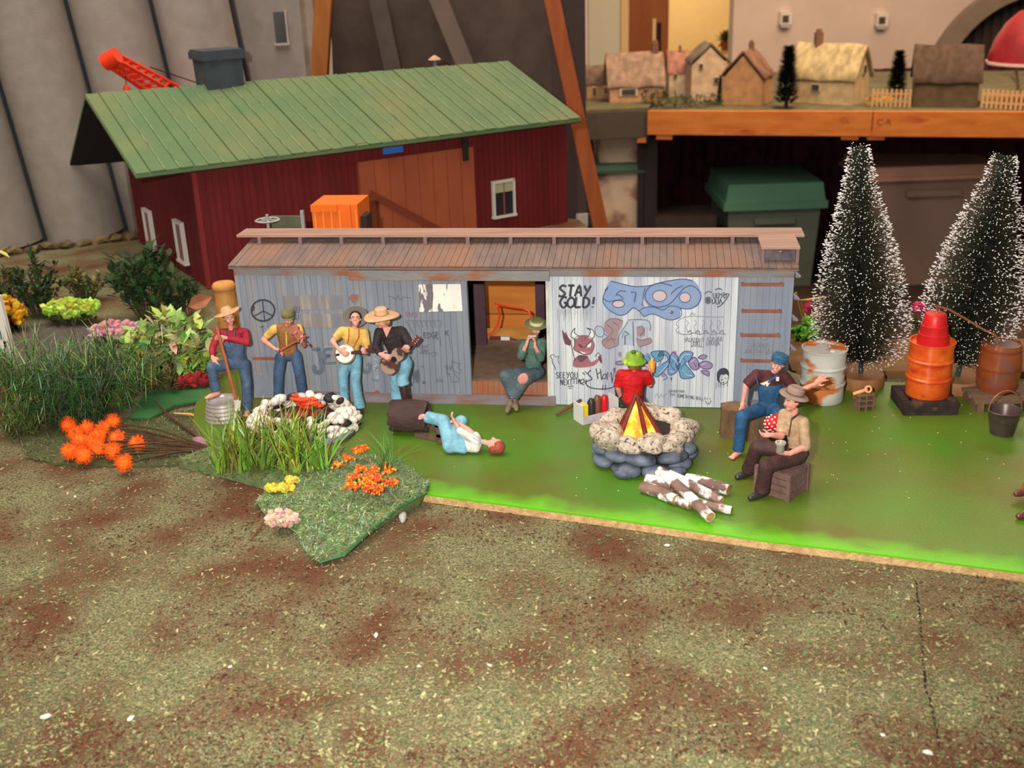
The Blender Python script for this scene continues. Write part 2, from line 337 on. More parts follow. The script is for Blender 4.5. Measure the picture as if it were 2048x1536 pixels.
def cottage(label, pxl, pxr, pyb, pyw, pyr, ridge, wallc, roofc, depth=.8, back=2.0, chim=None, wins=(), yaw=0, over=.045):
    """ridge 'x': eaves to the front, 'y': gable to the front; pixels give base, wall top and ridge"""
    c0 = G((pxl+pxr)/2, pyb, VZ); c0 = c0+vb*back; Y = c0[1]
    xl, xr = P(pxl, pyb, Y)[0], P(pxr, pyb, Y)[0]; W = (xr-xl); D = W*depth
    hw = P(pxl, pyw, Y)[2]-VZ; hr = P(pxl, pyr, Y)[2]-VZ
    r = empty('thatched_cottage', (c0[0], c0[1]+D/2, VZ), label, 'cottage', 'cottages on the far table')
    R = rz(yaw); O = V(c0[0], c0[1]+D/2, VZ)
    T = lambda x, y, z: O+R @ V(x, y, z)
    wm = M('cw_%d_%d_%d' % wallc, wallc, tuple(int(v*.85) for v in wallc), .35, rough=.9, bump=.5, bscale=3)
    rm = M('cr_%d_%d_%d' % roofc, roofc, tuple(int(v*.78) for v in roofc), .5, rough=.95, bump=1, bscale=2.5, stretch=(1, 1, .35))
    a, b = W/2, D/2
    if ridge == 'x': sec = [T(-a, -b, 0), T(-a, b, 0), T(-a, b, hw-W*.14), T(-a, 0, hr-W*.1), T(-a, -b, hw-W*.14)]; vec = R @ V(W, 0, 0)
    else: sec = [T(-a, -b, 0), T(a, -b, 0), T(a, -b, hw-W*.14), T(0, -b, hr-W*.1), T(-a, -b, hw-W*.14)]; vec = R @ V(0, D, 0)
    put('walls', MB().prism(sec, vec), wm, r)
    mb = MB(); ov = W*over; ns = 6
    def prof(t):      # across the roof -1..1
        return hr-(hr-hw)*abs(t)**1.12
    ts = [-1.08, -.8, -.55, -.3, -.12, 0, .12, .3, .55, .8, 1.08]; th = W*.055
    up, lo = [], []
    E_ = [-1, -.5, 0, .5, 1]
    grid = []
    for e in E_:
        row = []
        for t in ts:
            h = prof(t)+.25*math.sin(e*5+t*7); 
            if ridge == 'x': row.append((e*(a+ov), t*b, h))
            else: row.append((t*a, e*(b+ov*.8), h))
        grid.append(row)
    vs = [T(*p) for row in grid for p in row]+[T(p[0], p[1], p[2]-th) for row in grid for p in row]
    nt_, q = len(ts), len(ts)*len(E_); fs = []
    for i in range(len(E_)-1):
        for j in range(nt_-1):
            A = i*nt_+j; fs += [[A, A+1, A+nt_+1, A+nt_], [q+A, q+A+nt_, q+A+nt_+1, q+A+1]]
    for i in range(len(E_)-1): fs += [[i*nt_, i*nt_+nt_, q+i*nt_+nt_, q+i*nt_], [i*nt_+nt_-1, q+i*nt_+nt_-1, q+(i+1)*nt_+nt_-1, (i+1)*nt_+nt_-1]]
    for j in range(nt_-1): B = (len(E_)-1)*nt_+j; fs += [[j, q+j, q+j+1, j+1], [B, B+1, q+B+1, q+B]]
    put('roof', mb.add(vs, fs), rm, r, 50)
    if chim:
        f, ph = chim; x, y = (f*a, 0) if ridge == 'x' else (0, f*b)
        ch = put('chimney', MB().box(T(x, y, hr+W*.02), (W*.11, W*.11, W*.26)), M('chimney_brick', (130, 92, 70), (104, 76, 60), .8, rough=.9), r)
        put('chimney_pot', MB().lathe(T(x, y, hr+W*.15), [(W*.045, 0), (W*.04, W*.05)], n=10), M('chimney_brick', (130, 92, 70)), ch)
    for (fx, fz, ww, wh) in wins:
        f = put('window', MB().box(T(fx*a, -b-.15, fz*hw), (ww*W, .5, wh*W)), M('win_frame', (196, 176, 140)), r)
        put('pane', MB().box(T(fx*a, -b-.45, fz*hw), (ww*W*.75, .2, wh*W*.75)), M('win_pane', (66, 62, 66), rough=.2), f)
    return r, T, W, D, hw, hr
cottage('small tan cottage with grey thatch at the left end of the far table', 1160, 1210, 212, 165, 134, 'x', (190, 146, 98), (112, 92, 76), 1.0, 12, None, ((-.4, .5, .14, .4), (.5, .55, .14, .3)))
cottage('low wide cottage with pinkish swooping thatch and grey eaves', 1216, 1322, 212, 165, 110, 'x', (196, 150, 112), (150, 124, 104), .9, 4, (.8, 1), ((-.3, .55, .34, .14),))
cottage('narrow white cottage with red-edged pale thatch behind the hedges', 1326, 1374, 206, 142, 104, 'x', (214, 194, 164), (160, 112, 96), 1.0, 16, (.0, 1), ((-.5, .8, .16, .2),))
cottage('tall white house with grey peaked thatch between two cottages', 1376, 1448, 209, 122, 88, 'y', (206, 178, 146), (128, 116, 96), 1.0, 10, None, ((-.5, .86, .12, .18), (.35, .5, .14, .2)))
cottage('tan cottage with rounded brown thatch and chimney', 1458, 1541, 213, 150, 104, 'y', (196, 148, 102), (128, 92, 74), .9, 3, (.5, 1), (), yaw=-.5)
_, T_c, Wc, Dc, hwc, hrc = cottage('cream cottage with shaggy straw-coloured thatch and chimney', 1602, 1736, 213, 150, 92, 'x', (206, 180, 136), (182, 164, 122), .62, 5, (-.45, 1), (), yaw=-.7)
for lx, ly, lz, aw, nm in ((-.15*Wc/2, -Dc/2-.15, hwc*.55, (3.2, .5, 2.4), 'window'), (Wc/2+.15, .5, hwc*1.12, (.5, 2.0, 3.0), 'window')):
    f_ = put(nm, MB().box(T_c(lx, ly, lz), aw, rz(-.7)), M('win_frame', (196, 176, 140)), _); put('pane', MB().box(T_c(lx+(.3 if lx > 0 else 0), ly-(.3 if lx < 0 else 0), lz), tuple(v*.72 if v > .6 else v for v in aw), rz(-.7)), M('win_pane', (66, 62, 66)), f_)
cottage('dark brown cottage with dark shaggy thatch', 1846, 1966, 217, 156, 95, 'x', (104, 84, 62), (84, 66, 54), .8, 3, None, (), yaw=-.3)
_, T_c, Wc, Dc, hwc, hrc = (None,)*6
def cone_tree(label, px, pyb, pyt, pw, colr, back=4, par=None):
    c0 = G(px, pyb, VZ)+vb*back; h = P(px, pyt, c0[1])[2]-VZ; r = pw*.5/6.3
    t = empty('model_conifer', (c0[0], c0[1], VZ), label, 'model tree', 'conifers on the far table')
    put('trunk', MB().lathe((c0[0], c0[1], VZ), [(r*.14, 0), (r*.1, h*.3)], n=8), M('trunk_dark', (60, 44, 30)), t)
    mb = MB(); rs = np.random.RandomState(int(px))
    for k in range(1700):
        f = rs.rand()**.8; a = rs.rand()*6.283; rr = r*(1-f)**.75*(.75+.35*rs.rand()); z = h*(.06+.92*f)
        d = V(math.cos(a), math.sin(a), .55); mb.blade(V(c0[0]+rr*.55*d[0], c0[1]+rr*.55*d[1], VZ+z), d, r*.5, r*.16, (0, 0, -.2), seg=2)
    put('foliage', mb, M('conifer_%s' % colr[1], colr, tuple(int(v*.6) for v in colr), .8, rough=.9), t, kind='stuff'); return t
cone_tree('tall dark blunt conifer between two thatched cottages', 1572, 215, 92, 58, (34, 40, 28), -.2)
cone_tree('small pointed dark green conifer right of the cream cottage', 1793, 210, 102, 50, (30, 44, 28), 6)
cone_tree('thin dark evergreen squeezed between the white house and tan cottage', 1437, 212, 150, 18, (40, 44, 34), 4)
# fences, hedges, flowers on the far table
def fence(pa, pb, ph, label, colr):
    A, B = G(*pa, VZ), G(*pb, VZ); n = max(3, int(np.linalg.norm(B-A)/1.3)); r = empty('picket_fence', (A+B)/2*V(1, 1, 0)+V(0, 0, VZ), label, 'fence')
    fm = M('picket_%d' % colr[0], colr, rough=.7)
    for i in range(n+1):
        p = A+(B-A)*i/n; put('picket', MB().box(p+V(0, 0, ph/2), (.7, .4, ph)), fm, r)
    for z in (.3, .75): put('rail', MB().bar(A+V(0, .4, ph*z), B+V(0, .4, ph*z), .3, .6), fm, r)
fence((1744, 213), (1818, 215), 5.2, 'pale picket fence behind the small pointed conifer', (196, 158, 110))
fence((1963, 216), (2070, 222), 5.4, 'pale picket fence right of the dark cottage', (214, 170, 118))
def tuft(name, label, px, py, z, w, h, cols, n, cat='plant', ln=1.5, wd=.5, group=None, back=1.0):
    c = G(px, py, z)+vb*back; mb = MB(); rs = np.random.RandomState(int(px*3+py))
    for k in range(n):
        p = c+V(rs.uniform(-w, w)/2, rs.uniform(-w, w)/4, rs.rand()*h*.7); d = nrm(rs.randn(3)+V(0, 0, .6)); mb.leaf(p, d, ln*rs.uniform(.6, 1.2), wd, col=cols[rs.randint(len(cols))])
    r = empty(name, (c[0], c[1], z), label, cat, group)
    put('stems', MB().tube([V(c[0], c[1], z), V(c[0]+.2, c[1], z+h*.6)], [.15, .08], 5), M('stem_brown', (74, 56, 34)), r)
    put('foliage', mb, MV('leafy'), r, kind='stuff'); return r
tuft('flower_clump', 'yellow flower clump at the foot of the cream cottage', 1757, 211, VZ, 7, 4, [(222, 168, 40), (236, 190, 60), (170, 140, 50)], 160)
tuft('flower_clump', 'orange yellow flower clump behind the right hand picket fence', 2022, 212, VZ, 10, 4, [(214, 150, 70), (230, 180, 80), (150, 120, 60)], 200, back=3)
tuft('hedge', 'low dark green hedge in front of the narrow white cottage', 1372, 213, VZ, 22, 4.5, [(62, 70, 46), (78, 84, 52), (50, 56, 40)], 420, cat='hedge')
tuft('bush', 'dark climbing bush at the corner of the wide cottage', 1304, 212, VZ, 7, 7, [(84, 80, 52), (70, 70, 46)], 160)
r = empty('bare_tree', G(2040, 214, VZ)+vb*6, 'pale bare twiggy tree behind the right hand picket fence', 'model tree')
mb = MB(); o_ = ORG[r.name]
mb.tube([o_, o_+V(-.5, 0, 6), o_+V(-2, 0, 12)], [.5, .35, .15], 6)
for k in range(12):
    p = o_+V(-.3-k*.1, 0, 4+k*.6); mb.tube([p, p+V(random.uniform(-3, 3), random.uniform(-2, 2), 2.5)], [.16, .05], 4)
put('branches', mb, M('twig_pale', (196, 160, 120)), r)
# red dome
c = P(2062, 122, 335)
um = empty('red_parasol', (c[0], c[1], VZ), 'red fabric dome with pale rim at the right edge above the cottages', 'parasol')
rr = np.linalg.norm(P(1980, 122, 335)-c)
prof = [(rr, 0), (rr*.97, rr*.2), (rr*.86, rr*.55), (rr*.66, rr*.9), (rr*.4, rr*1.15), (rr*.1, rr*1.25)]
put('canopy', MB().lathe(c, prof, n=32), M('red_fabric', (140, 28, 36), (110, 20, 26), .3, rough=.6, stretch=(1, 1, .2)), um, 60)
put('rim', MB().lathe(c-V(0, 0, .6), [(rr*1.0, 0), (rr*1.03, 0), (rr*1.03, .8), (rr*1.0, .8)], n=32, closed=True), M('rim_pale', (220, 190, 180)), um, 40)
put('pole', MB().lathe((c[0], c[1], VZ), [(.5, 0), (.5, c[2]-VZ+2)], n=10), M('leg_dark', (44, 36, 34)), um)
# storage bins under the far tables
def bin_(label, px0, px1, pyt, Y, bodyc, lidc, lidh=3.0, D=34, clear=False, bottom=FZ, ribs=True):
    a, b = P(px0, pyt, Y), P(px1, pyt, Y); cx, W, zt = (a[0]+b[0])/2, b[0]-a[0], a[2]
    r = empty('storage_bin', (cx, Y+D/2, bottom), label, 'bin')
    bm_ = M('bin_%d_%d' % bodyc[:2], bodyc, rough=.35, trans=.0) if not clear else M('bin_clear', (196, 174, 150), (214, 186, 160), .14, rough=.25, c3=(150, 112, 100), scale3=.12, t3=.52)
    mb = MB(); mb.box((cx, Y+D/2, (zt-lidh+bottom)/2), (W*.84, D*.84, zt-lidh-bottom), taper=1.1)
    body = put('bin_body', mb, bm_, r)
    ld_ = put('lid', MB().box((cx, Y+D/2, zt-lidh/2), (W, D, lidh), taper=.93).box((cx, Y+D/2, zt-lidh), (W*1.03, D*1.03, lidh*.35)), M('lid_%d_%d' % lidc[:2], lidc, rough=.4), r)
    if ribs: put('handle', MB().box((cx, Y-.8+D*.04, zt-lidh-5), (W*.4, 1.6, 2)), bm_, r)
    return r, cx, zt, W
bin_('green-lidded grey storage bin under the pine-edged table', 1452, 1655, 372, 352, (104, 112, 100), (92, 140, 114), 7)
bin_('large grey storage bin with pale lid rim behind the snowy trees', 1738, 2010, 338, 348, (160, 132, 118), (214, 160, 132), 3.5, D=40)
r, cx, zt, W = bin_('clear plastic bin with green lid, upper of the stack by the charcoal table', 1192, 1298, 268, 356, (150, 134, 116), (86, 100, 84), 1.5, D=26, clear=True, bottom=P(1200, 332, 355)[2]+.3, ribs=False)
bin_('clear plastic bin with green rim, lower of the stack by the charcoal table', 1188, 1300, 332, 355, (150, 134, 116), (60, 92, 70), 2.2, D=28, clear=True, ribs=False)
put('cardboard_box', MB().box((P(1270, 440, 352)[0]+17, 362, (P(1270, 440, 352)[2]+FZ)/2), (20, 16, P(1270, 440, 352)[2]-FZ)), M('dark_card', (70, 58, 52), (58, 46, 42), .2), label='dark grey box standing beside the clear bins', cat='box')

# ================================================================== sawdust table and green board
saw = M('sawdust_ground', (82, 78, 54), (152, 146, 108), 8, rough=.95, bump=1, bscale=14, c3=(102, 68, 48), scale3=.20, t3=.52, w3=.13, detail=12, spec=.1)
tb = [V(-130, 20), V(-2, 14), V(75, 14), V(75, 89), V(24, 93.5), V(13, 126), V(9.6, 143.5), V(0, 150), V(-30, 175), V(-130, 178)]
gp = [V(p[0], p[1], TZ) for p in tb]
put('ground', MB().prism([p-V(0, 0, 3) for p in gp], (0, 0, 3)), saw, kind='structure', org=(0, 80, TZ-3))
t0, t1 = G(1832, 1160, TZ), G(1885, 1500, TZ)
# flakes of sawdust lying loose on the ground (uncountable)
rs = np.random.RandomState(3); mb = MB()
pal = [(148, 144, 98), (164, 158, 108), (124, 130, 86), (106, 120, 78), (180, 172, 126), (94, 112, 74), (128, 116, 86)]; pal2 = [(100, 62, 44), (112, 70, 50), (88, 54, 40), (124, 90, 64), (110, 104, 70)]
def patch(x, y): return math.sin(x*.31+1.3*math.sin(y*.22))+math.sin(y*.52+.9*math.sin(x*.27+2))+.6*math.sin(x*.9+y*.6)
edge0, edge1 = G(855, 992), G(2048, 1146)
n = 0
while n < 60000:
    px, py = rs.uniform(-30, 2078), 1560-(1560-700)*rs.rand()**1.25
    p = G(px, py, TZ)
    if p[1] > 90 or (py < 990+(px-855)*.13 and px > 600): continue
    n += 1
    big = rs.rand()
    L_ = .07+.22*big**4; W_ = L_*rs.uniform(.25, .6); a = rs.rand()*6.283; tl = rs.uniform(-.35, .35)
    d = V(math.cos(a), math.sin(a), tl)*L_; e = V(-math.sin(a), math.cos(a), rs.uniform(-.3, .3))*W_
    q = p+V(0, 0, .03+.02*rs.rand())
    pp = pal2 if (patch(p[0], p[1]) > .1 and rs.rand() < .75) else pal
    if rs.rand() < .1: pp = pal
    cc = pp[rs.randint(len(pp))]; k = rs.uniform(.72, 1.0)
    mb.add([q-d/2-e/2, q+d/2-e/2, q+d/2+e/2, q-d/2+e/2], [[0, 1, 2, 3]], tuple(v*k for v in cc))
put('sawdust_flakes', mb, MV('flake', rough=.9, spec=.1), org=(0, 60, TZ), label='loose green and brown sawdust scatter covering the table front', cat='sawdust', kind='stuff')
# white chips
for k, (x, y, s_) in enumerate(((150, 995, .16), (92, 1438, .3), (262, 1440, .2), (752, 1273, .22), (1334, 1093, .22), (1855, 1508, .26), (838, 1334, .14), (980, 1332, .14), (1530, 1338, .12), (460, 1335, .14), (1765, 1472, .14), (1180, 1197, .12))):
    p = G(x, y, TZ); wh = ['left of the mound under the orange pompom', 'largest, at the lower left corner', 'yellowish, near the lower left corner', 'curved, in the middle of the sawdust', 'just below the green board edge', 'at the lower right corner', 'left one of the pair below the mound', 'right one of the pair below the mound', 'right of centre in the sawdust', 'left of centre in the sawdust', 'by the table seam', 'above centre under the board edge'][k]
    put('white_chip', MB().rock(p+V(0, 0, s_*.4), (s_, s_*.6, s_*.45), seed=k, amp=.3, sub=1), M('chip_white', (230, 222, 200), rough=.6), label='small white chip lying on sawdust, '+wh, cat='chip', group='white chips on the sawdust')
# seam between two table sections
mb = MB(); pts = [G(1832, 1162, TZ), G(1838, 1225, TZ), G(1845, 1300, TZ), G(1850, 1370, TZ), G(1868, 1432, TZ), G(1880, 1500, TZ)]
for a, b in zip(pts, pts[1:]): [mb.bar(a+(b-a)*(j/5+.03*random.random())+V(random.uniform(-.04, .04), 0, .01), a+(b-a)*((j+random.uniform(.55, .95))/5)+V(random.uniform(-.04, .04), 0, .01), .05+.08*random.random(), .06) for j in range(5)]
put('ground_seam', mb, M('seam_dark', (30, 26, 20), rough=1), kind='structure')
# the painted board
gb = [G(852, 988), G(1200, 1034), G(1545, 1083), G(1830, 1117), G(2048, 1145)]
far = [V(62, 40), V(62, 77), V(38, 79.3), V(24, 82.3), V(21, 87), V(-21, 92), V(-24.5, 88), V(*G(392, 805)[:2])]
out = [V(*G(x, y)[:2]) for x, y in ((385, 842), (428, 902), (560, 948))]+[V(p[0], p[1]) for p in gb]+far
mt = M('board_green', (92, 112, 32), (92, 90, 30), .16, rough=.42, bump=.25, bscale=6, c3=(74, 124, 30), scale3=.09, t3=.55, w3=.12, spec=.35)
nt = mt.node_tree; N = nt.nodes; L = nt.links; b = N['Principled BSDF']; src = b.inputs['Base Color'].links[0].from_socket
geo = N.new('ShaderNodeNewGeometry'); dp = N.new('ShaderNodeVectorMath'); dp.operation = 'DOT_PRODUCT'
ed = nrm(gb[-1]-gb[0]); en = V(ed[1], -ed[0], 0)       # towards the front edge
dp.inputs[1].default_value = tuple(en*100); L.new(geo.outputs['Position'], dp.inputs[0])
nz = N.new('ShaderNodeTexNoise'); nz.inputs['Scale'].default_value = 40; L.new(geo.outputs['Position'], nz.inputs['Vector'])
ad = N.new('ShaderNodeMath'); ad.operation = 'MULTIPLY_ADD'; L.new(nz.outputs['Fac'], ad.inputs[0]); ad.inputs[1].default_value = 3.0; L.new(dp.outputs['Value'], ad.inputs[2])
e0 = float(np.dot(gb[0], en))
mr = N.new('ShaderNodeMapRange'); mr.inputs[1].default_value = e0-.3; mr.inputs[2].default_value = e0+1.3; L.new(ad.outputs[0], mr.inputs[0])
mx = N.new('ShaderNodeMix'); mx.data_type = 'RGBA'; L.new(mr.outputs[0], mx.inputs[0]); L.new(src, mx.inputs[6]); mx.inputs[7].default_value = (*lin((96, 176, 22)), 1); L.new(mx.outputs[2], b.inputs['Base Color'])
bd = empty('painted_board', (10, 68, TZ), 'green painted plywood board with raw tan front edge under the camp', 'board')
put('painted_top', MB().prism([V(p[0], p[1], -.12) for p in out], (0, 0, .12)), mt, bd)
put('raw_core', MB().prism([V(p[0], p[1], TZ) for p in out], (0, 0, .48)), M('raw_ply', (206, 172, 122), (180, 140, 94), 2.5, rough=.9, bump=1, bscale=6), bd)
# brown plank behind on the table
q = [G(1580, 690, TZ), G(2100, 700, TZ), G(2100, 775, TZ), G(1580, 775, TZ)]
put('brown_plank', MB().bar(V(23.5, 88.2, TZ+.3), V(66, 83.6, TZ+.3), 8, .6), M('plank_brown', (126, 86, 46), (108, 74, 40), .7, stretch=(.2, 1, 1), rough=.7), label='brown wooden plank lying behind the green board', cat='plank')

# ================================================================== grain silos and headhouse
sil = empty('grain_silo', (-60, 141, TZ), 'tall grey concrete grain silos with dark grooves and square tower', 'model silo')
conc = M('silo_concrete', (150, 140, 130), (140, 130, 120), .5, rough=.9, bump=.3, bscale=5)
g1, dv = V(-61.0, 143.0, 0), V(9.2, 4.5, 0)
nv = nrm(V(dv[1], -dv[0], 0)); rad = np.linalg.norm(dv)/2
lean = V(-4.0, 0, 40)/40       # the whole model leans a little to the left
for k in range(-3, 4):
    c = g1+dv*(k-.5)
    put('silo_cylinder', MB().lathe(V(c[0], c[1], TZ), [(rad*.985, 0), (rad*.985, 48)], ax=nrm(lean), n=40), conc, sil, 30)
for k in range(-3, 4):
    c = g1+dv*k+nv*.75; put('groove', MB().bar(V(c[0], c[1], TZ), V(c[0], c[1], TZ)+lean*48, 1.0, .9), M('groove_dark', (44, 46, 52), rough=.9), sil)
c = g1+dv*6.1+V(2, 3, 0)
tw0 = P(420, 120, 163); tw1 = P(592, 120, 163)
tm = put('tower', MB().box(V((tw0[0]+tw1[0])/2-.6, 168, TZ+28), (tw1[0]-tw0[0]+1, 10, 57), rz(.25)), conc, sil)
B = rz(.25); tc = V((tw0[0]+tw1[0])/2-.6, 168, TZ+28); fn = B @ V(0, -1, 0); fp = tc+fn*5
wc = PL(560, 55, fp, fn)
put('window_recess', MB().box(wc, (1.5, .5, 4.2), B), M('window_dark', (44, 40, 30), rough=.3), sil)
put('window_frame', MB().box(wc+B @ V(.9, -.1, 0), (.25, .6, 4.6), B).box(wc+B @ V(0, -.3, -2.25), (2.1, .9, .3), B), M('silo_trim', (176, 160, 146)), sil)
mb = MB()
for k in range(26): p = g1+dv*(k*.2-3)+nv*(rad+1.0+.6*random.random()); mb.rock(V(p[0], p[1], TZ+.35), (1.6, .9, .55), seed=k, amp=.3, sub=1)
put('rubble_base', mb, M('rubble_tan', (132, 108, 72), (96, 84, 56), 1.2, rough=.95), sil, kind='stuff')

# ================================================================== dark panel with leaning timbers behind
pb = P(880, 60, 190)
put('backdrop_panel', MB().prism([P(655, -150, 205), P(1080, -150, 205), P(1100, 0, 205), P(1196, 450, 205), P(1230, 600, 205), P(1230, 600, 205)*V(1, 1, 0)+V(0, 0, FZ), P(655, 600, 205)*V(1, 1, 0)+V(0, 0, FZ)], (0, 2, 0)), M('panel_brown', (92, 76, 66), (80, 66, 58), .3, rough=.9), label='large dark brown panel standing behind the barn', cat='panel')
def timber(name, a, b, Y, wpx, label, mt, th=3, dY=0):
    p0, p1 = P(*a, Y+dY), P(*b, Y); d = p1-p0; p1 = p0+d*((FZ-p0[2])/d[2]) if p1[2] > FZ else p1; p0 = p0-d*.6
    wd = wpx/FPX*Y*1.06
    return put(name, MB().bar(p0, p1, th, wd, up=V(1, 0, .01)), mt, label=label, cat='timber')
wood_o = M('timber_orange', (186, 116, 52), (164, 94, 40), .5, stretch=(1, 1, .15), rough=.6)
timber('wooden_post', (648, 0), (640, 150), 196, 29, 'orange wooden post leaning left behind the barn roof', wood_o)
timber('wooden_post', (1104, 0), (1200, 450), 194, 28, 'long orange wooden post leaning right of the barn', M('timber_red', (172, 88, 38), (150, 74, 32), .5, stretch=(1, 1, .15), rough=.6))
grey_t = M('timber_grey', (124, 104, 92), (110, 92, 82), .4, stretch=(1, 1, .2), rough=.8)
timber('grey_brace', (757, 0), (786, 135), 199, 30, 'dark grey brace, nearer the orange post on the left', M('timber_dkgrey', (96, 82, 72), (86, 74, 66), .4, rough=.8))
timber('grey_brace', (878, 0), (930, 128), 199, 31, 'pale grey brace rising behind the roof vent', grey_t)
timber('white_post', (614, 0), (628, 150), 200, 24, 'pale grey post between silo tower and orange post', M('post_pale', (172, 156, 140), (150, 134, 118), .3, rough=.8))
put('panel_backing', MB().box((P(1150, 300, 203)[0]-1, 203, -20), (6, 1.5, 110)), M('backing_dark', (78, 62, 58), rough=.9), label='dark grey upright strip between barn end and leaning post', cat='panel')
c = P(1164, 440, 201); put('paper_note', MB().box(c, (2.2, .3, 2.4), rz(.1)).box(c+V(-.4, -.2, .3), (.5, .1, .8)), M('note_white', (190, 178, 168)), label='small pale note stuck beside the leaning post', cat='note')

# ================================================================== red barn
W1 = V(-32.9, 116.5, TZ); a_ = nrm(V(.845, .535, 0)); b_ = V(-a_[1], a_[0], 0)
BL_, BW, BH = 48.5, 27.0, 13.4
BT = lambda u, v, z: W1+a_*u+b_*v+V(0, 0, z-TZ)
barn = empty('model_barn', BT(BL_/2, BW/2, TZ), 'dark red model barn with long green metal roof', 'model barn')
bred = M('barn_red', (112, 30, 30), (98, 24, 26), .8, stretch=(1, 1, .12), rough=.8)
RB = np.stack([a_, b_, V(0, 0, 1)], 1)
wz = 12.6
vr = 16.0
sec = [(0, TZ), (BW, TZ), (BW, 19-(19-9.3)*(BW-vr)/16.6-.45), (vr, 18.55), (0, 12.45)]
put('barn_walls', MB().prism([BT(0, v, z) for v, z in sec], a_*BL_), bred, barn)
# siding battens
mb = MB(); me = mesh_of(MB().box((0, 0, 6.3), (.06, .07, 12.6), RB), 'batten', V(0, 0, 0), M('barn_batten', (96, 24, 26), rough=.8), None)
for k in range(60): inst('batten', me, BT(.4+k*.79, -.05, TZ), barn)
me = mesh_of(MB().box((0, 0, 6.0), (.06, .07, 12.0), RB), 'batten', V(0, 0, 0), M('barn_batten', (96, 24, 26), rough=.8), None)
for k in range(30): inst('batten', me, BT(-.05, .5+k*.95, TZ), barn)
put('corner_board', MB().box(BT(.1, .1, 6), (.5, .5, 13), RB), M('barn_corner', (128, 40, 38), rough=.8), barn)
# roof: one panel per seam strip
green = M('roof_green', (84, 110, 72), (94, 116, 74), .25, rough=.65, c3=(112, 116, 76), scale3=.12, t3=.6, w3=.15)
E1, E2, R1, R2 = V(-37.6, 112.5, 12.5), V(9.9, 141.2, 12.5), V(-46.6, 126.8, 19.0), V(1.0, 148.6, 19.0)
BE1 = V(-55.2, 141.0, 9.3); BE2 = R2+(R2-E2)*V(1, 1, -1)*1.0+V(0, 0, -3)
def strip(a, b, c, d, off, th, n=18):         # twisted slope built as one continuous strip mesh
    vs = []; fs = []
    for i in range(n+1):
        p, q = a+(b-a)*i/n, d+(c-d)*i/n; vs += [p+V(0, 0, off), q+V(0, 0, off), q+V(0, 0, off+th), p+V(0, 0, off+th)]
    for i in range(n):
        for j in range(4): fs.append([4*i+j, 4*i+(j+1) % 4, 4*i+4+(j+1) % 4, 4*i+4+j])
    return MB().add(vs, fs+[[3, 2, 1, 0], [4*n, 4*n+1, 4*n+2, 4*n+3]])
rf = put('roof', strip(E1, E2, R2, R1, 0, .33), green, barn)
put('roof_back', strip(R1, R2, BE2, BE1, 0, .33), green, barn)
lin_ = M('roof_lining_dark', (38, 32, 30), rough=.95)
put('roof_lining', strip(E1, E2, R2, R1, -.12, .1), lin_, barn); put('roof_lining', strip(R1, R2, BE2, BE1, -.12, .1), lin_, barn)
mb = MB(); npan = 36
for k in range(npan):
    t0, t1 = k/npan+.0015, (k+1)/npan-.0015
    A, B2, C2, D2 = E1+(E2-E1)*t0, E1+(E2-E1)*t1, R1+(R2-R1)*t1, R1+(R2-R1)*t0
    put('roof_panel', MB().prism([p+V(0, 0, .35+.05*(k % 2)) for p in (A, B2, C2, D2)], (0, 0, .14)), green, rf)
seam = M('seam_pale', (140, 150, 116), (92, 116, 76), .5, rough=.5)
for k in range(1, npan):
    t = k/npan
    if k % 3 != 1: put('seam', MB().bar(E1+(E2-E1)*t+V(0, 0, .54), R1+(R2-R1)*t+V(0, 0, .54), .1, .1), seam, rf)
put('gable_painted_shade', MB().prism([BT(-.15, 1.5, 12.2), BT(-.15, BW-1, 11.5), BT(-.15, vr, 18.2)], -a_*.2), M('gable_dark', (34, 28, 28), rough=.9), barn)  # dark sheet whose colour stands in for shade inside the open gable
# sliding door, rail, brackets, windows
dcol = M('barn_door', (160, 82, 50), (146, 72, 44), .4, stretch=(1, 1, .2), rough=.7)
fpt = BT(0, -.3, 0)
def bu(px, py): p = PL(px, py, fpt, b_); return np.dot(p-W1, a_), p[2]
u0, u1 = bu(718, 380)[0], bu(948, 380)[0]
dd = put('barn_door', MB().box(BT((u0+u1)/2, -.35, 5.2), (u1-u0, .5, 11.6), RB), dcol, barn)
for k in range(1, 9): put('plank', MB().box(BT(u0+(u1-u0)*(k-.5)/8, -.66, 5.2), ((u1-u0)/8*.94, .1, 11.5), RB), dcol, dd)
p0, p1 = bu(735, 385), bu(880, 470); put('brace', MB().bar(BT(p0[0], -.85, p0[1]), BT(p1[0]+3, -.85, p1[1]-1.4), .2, .8), M('door_brace', (120, 52, 30), rough=.8), dd)
p0, p1 = bu(700, 293), bu(1090, 256); put('door_rail', MB().bar(BT(p0[0], -.9, p0[1]), BT(p1[0], -.9, p0[1]), .4, .7), M('rail_red', (120, 44, 36)), barn)
p = bu(922, 295); put('hanger', MB().box(BT(p[0], -1.3, p[1]), (.7, .3, 2.9), RB), M('hanger_black', (36, 30, 26)), barn)
p = bu(777, 292); put('blue_tape', MB().box(BT(p[0], -1.4, p[1]), (2.6, .05, 1.4), RB), M('tape_blue', (44, 92, 170), rough=.6), barn, label='strip of blue tape')
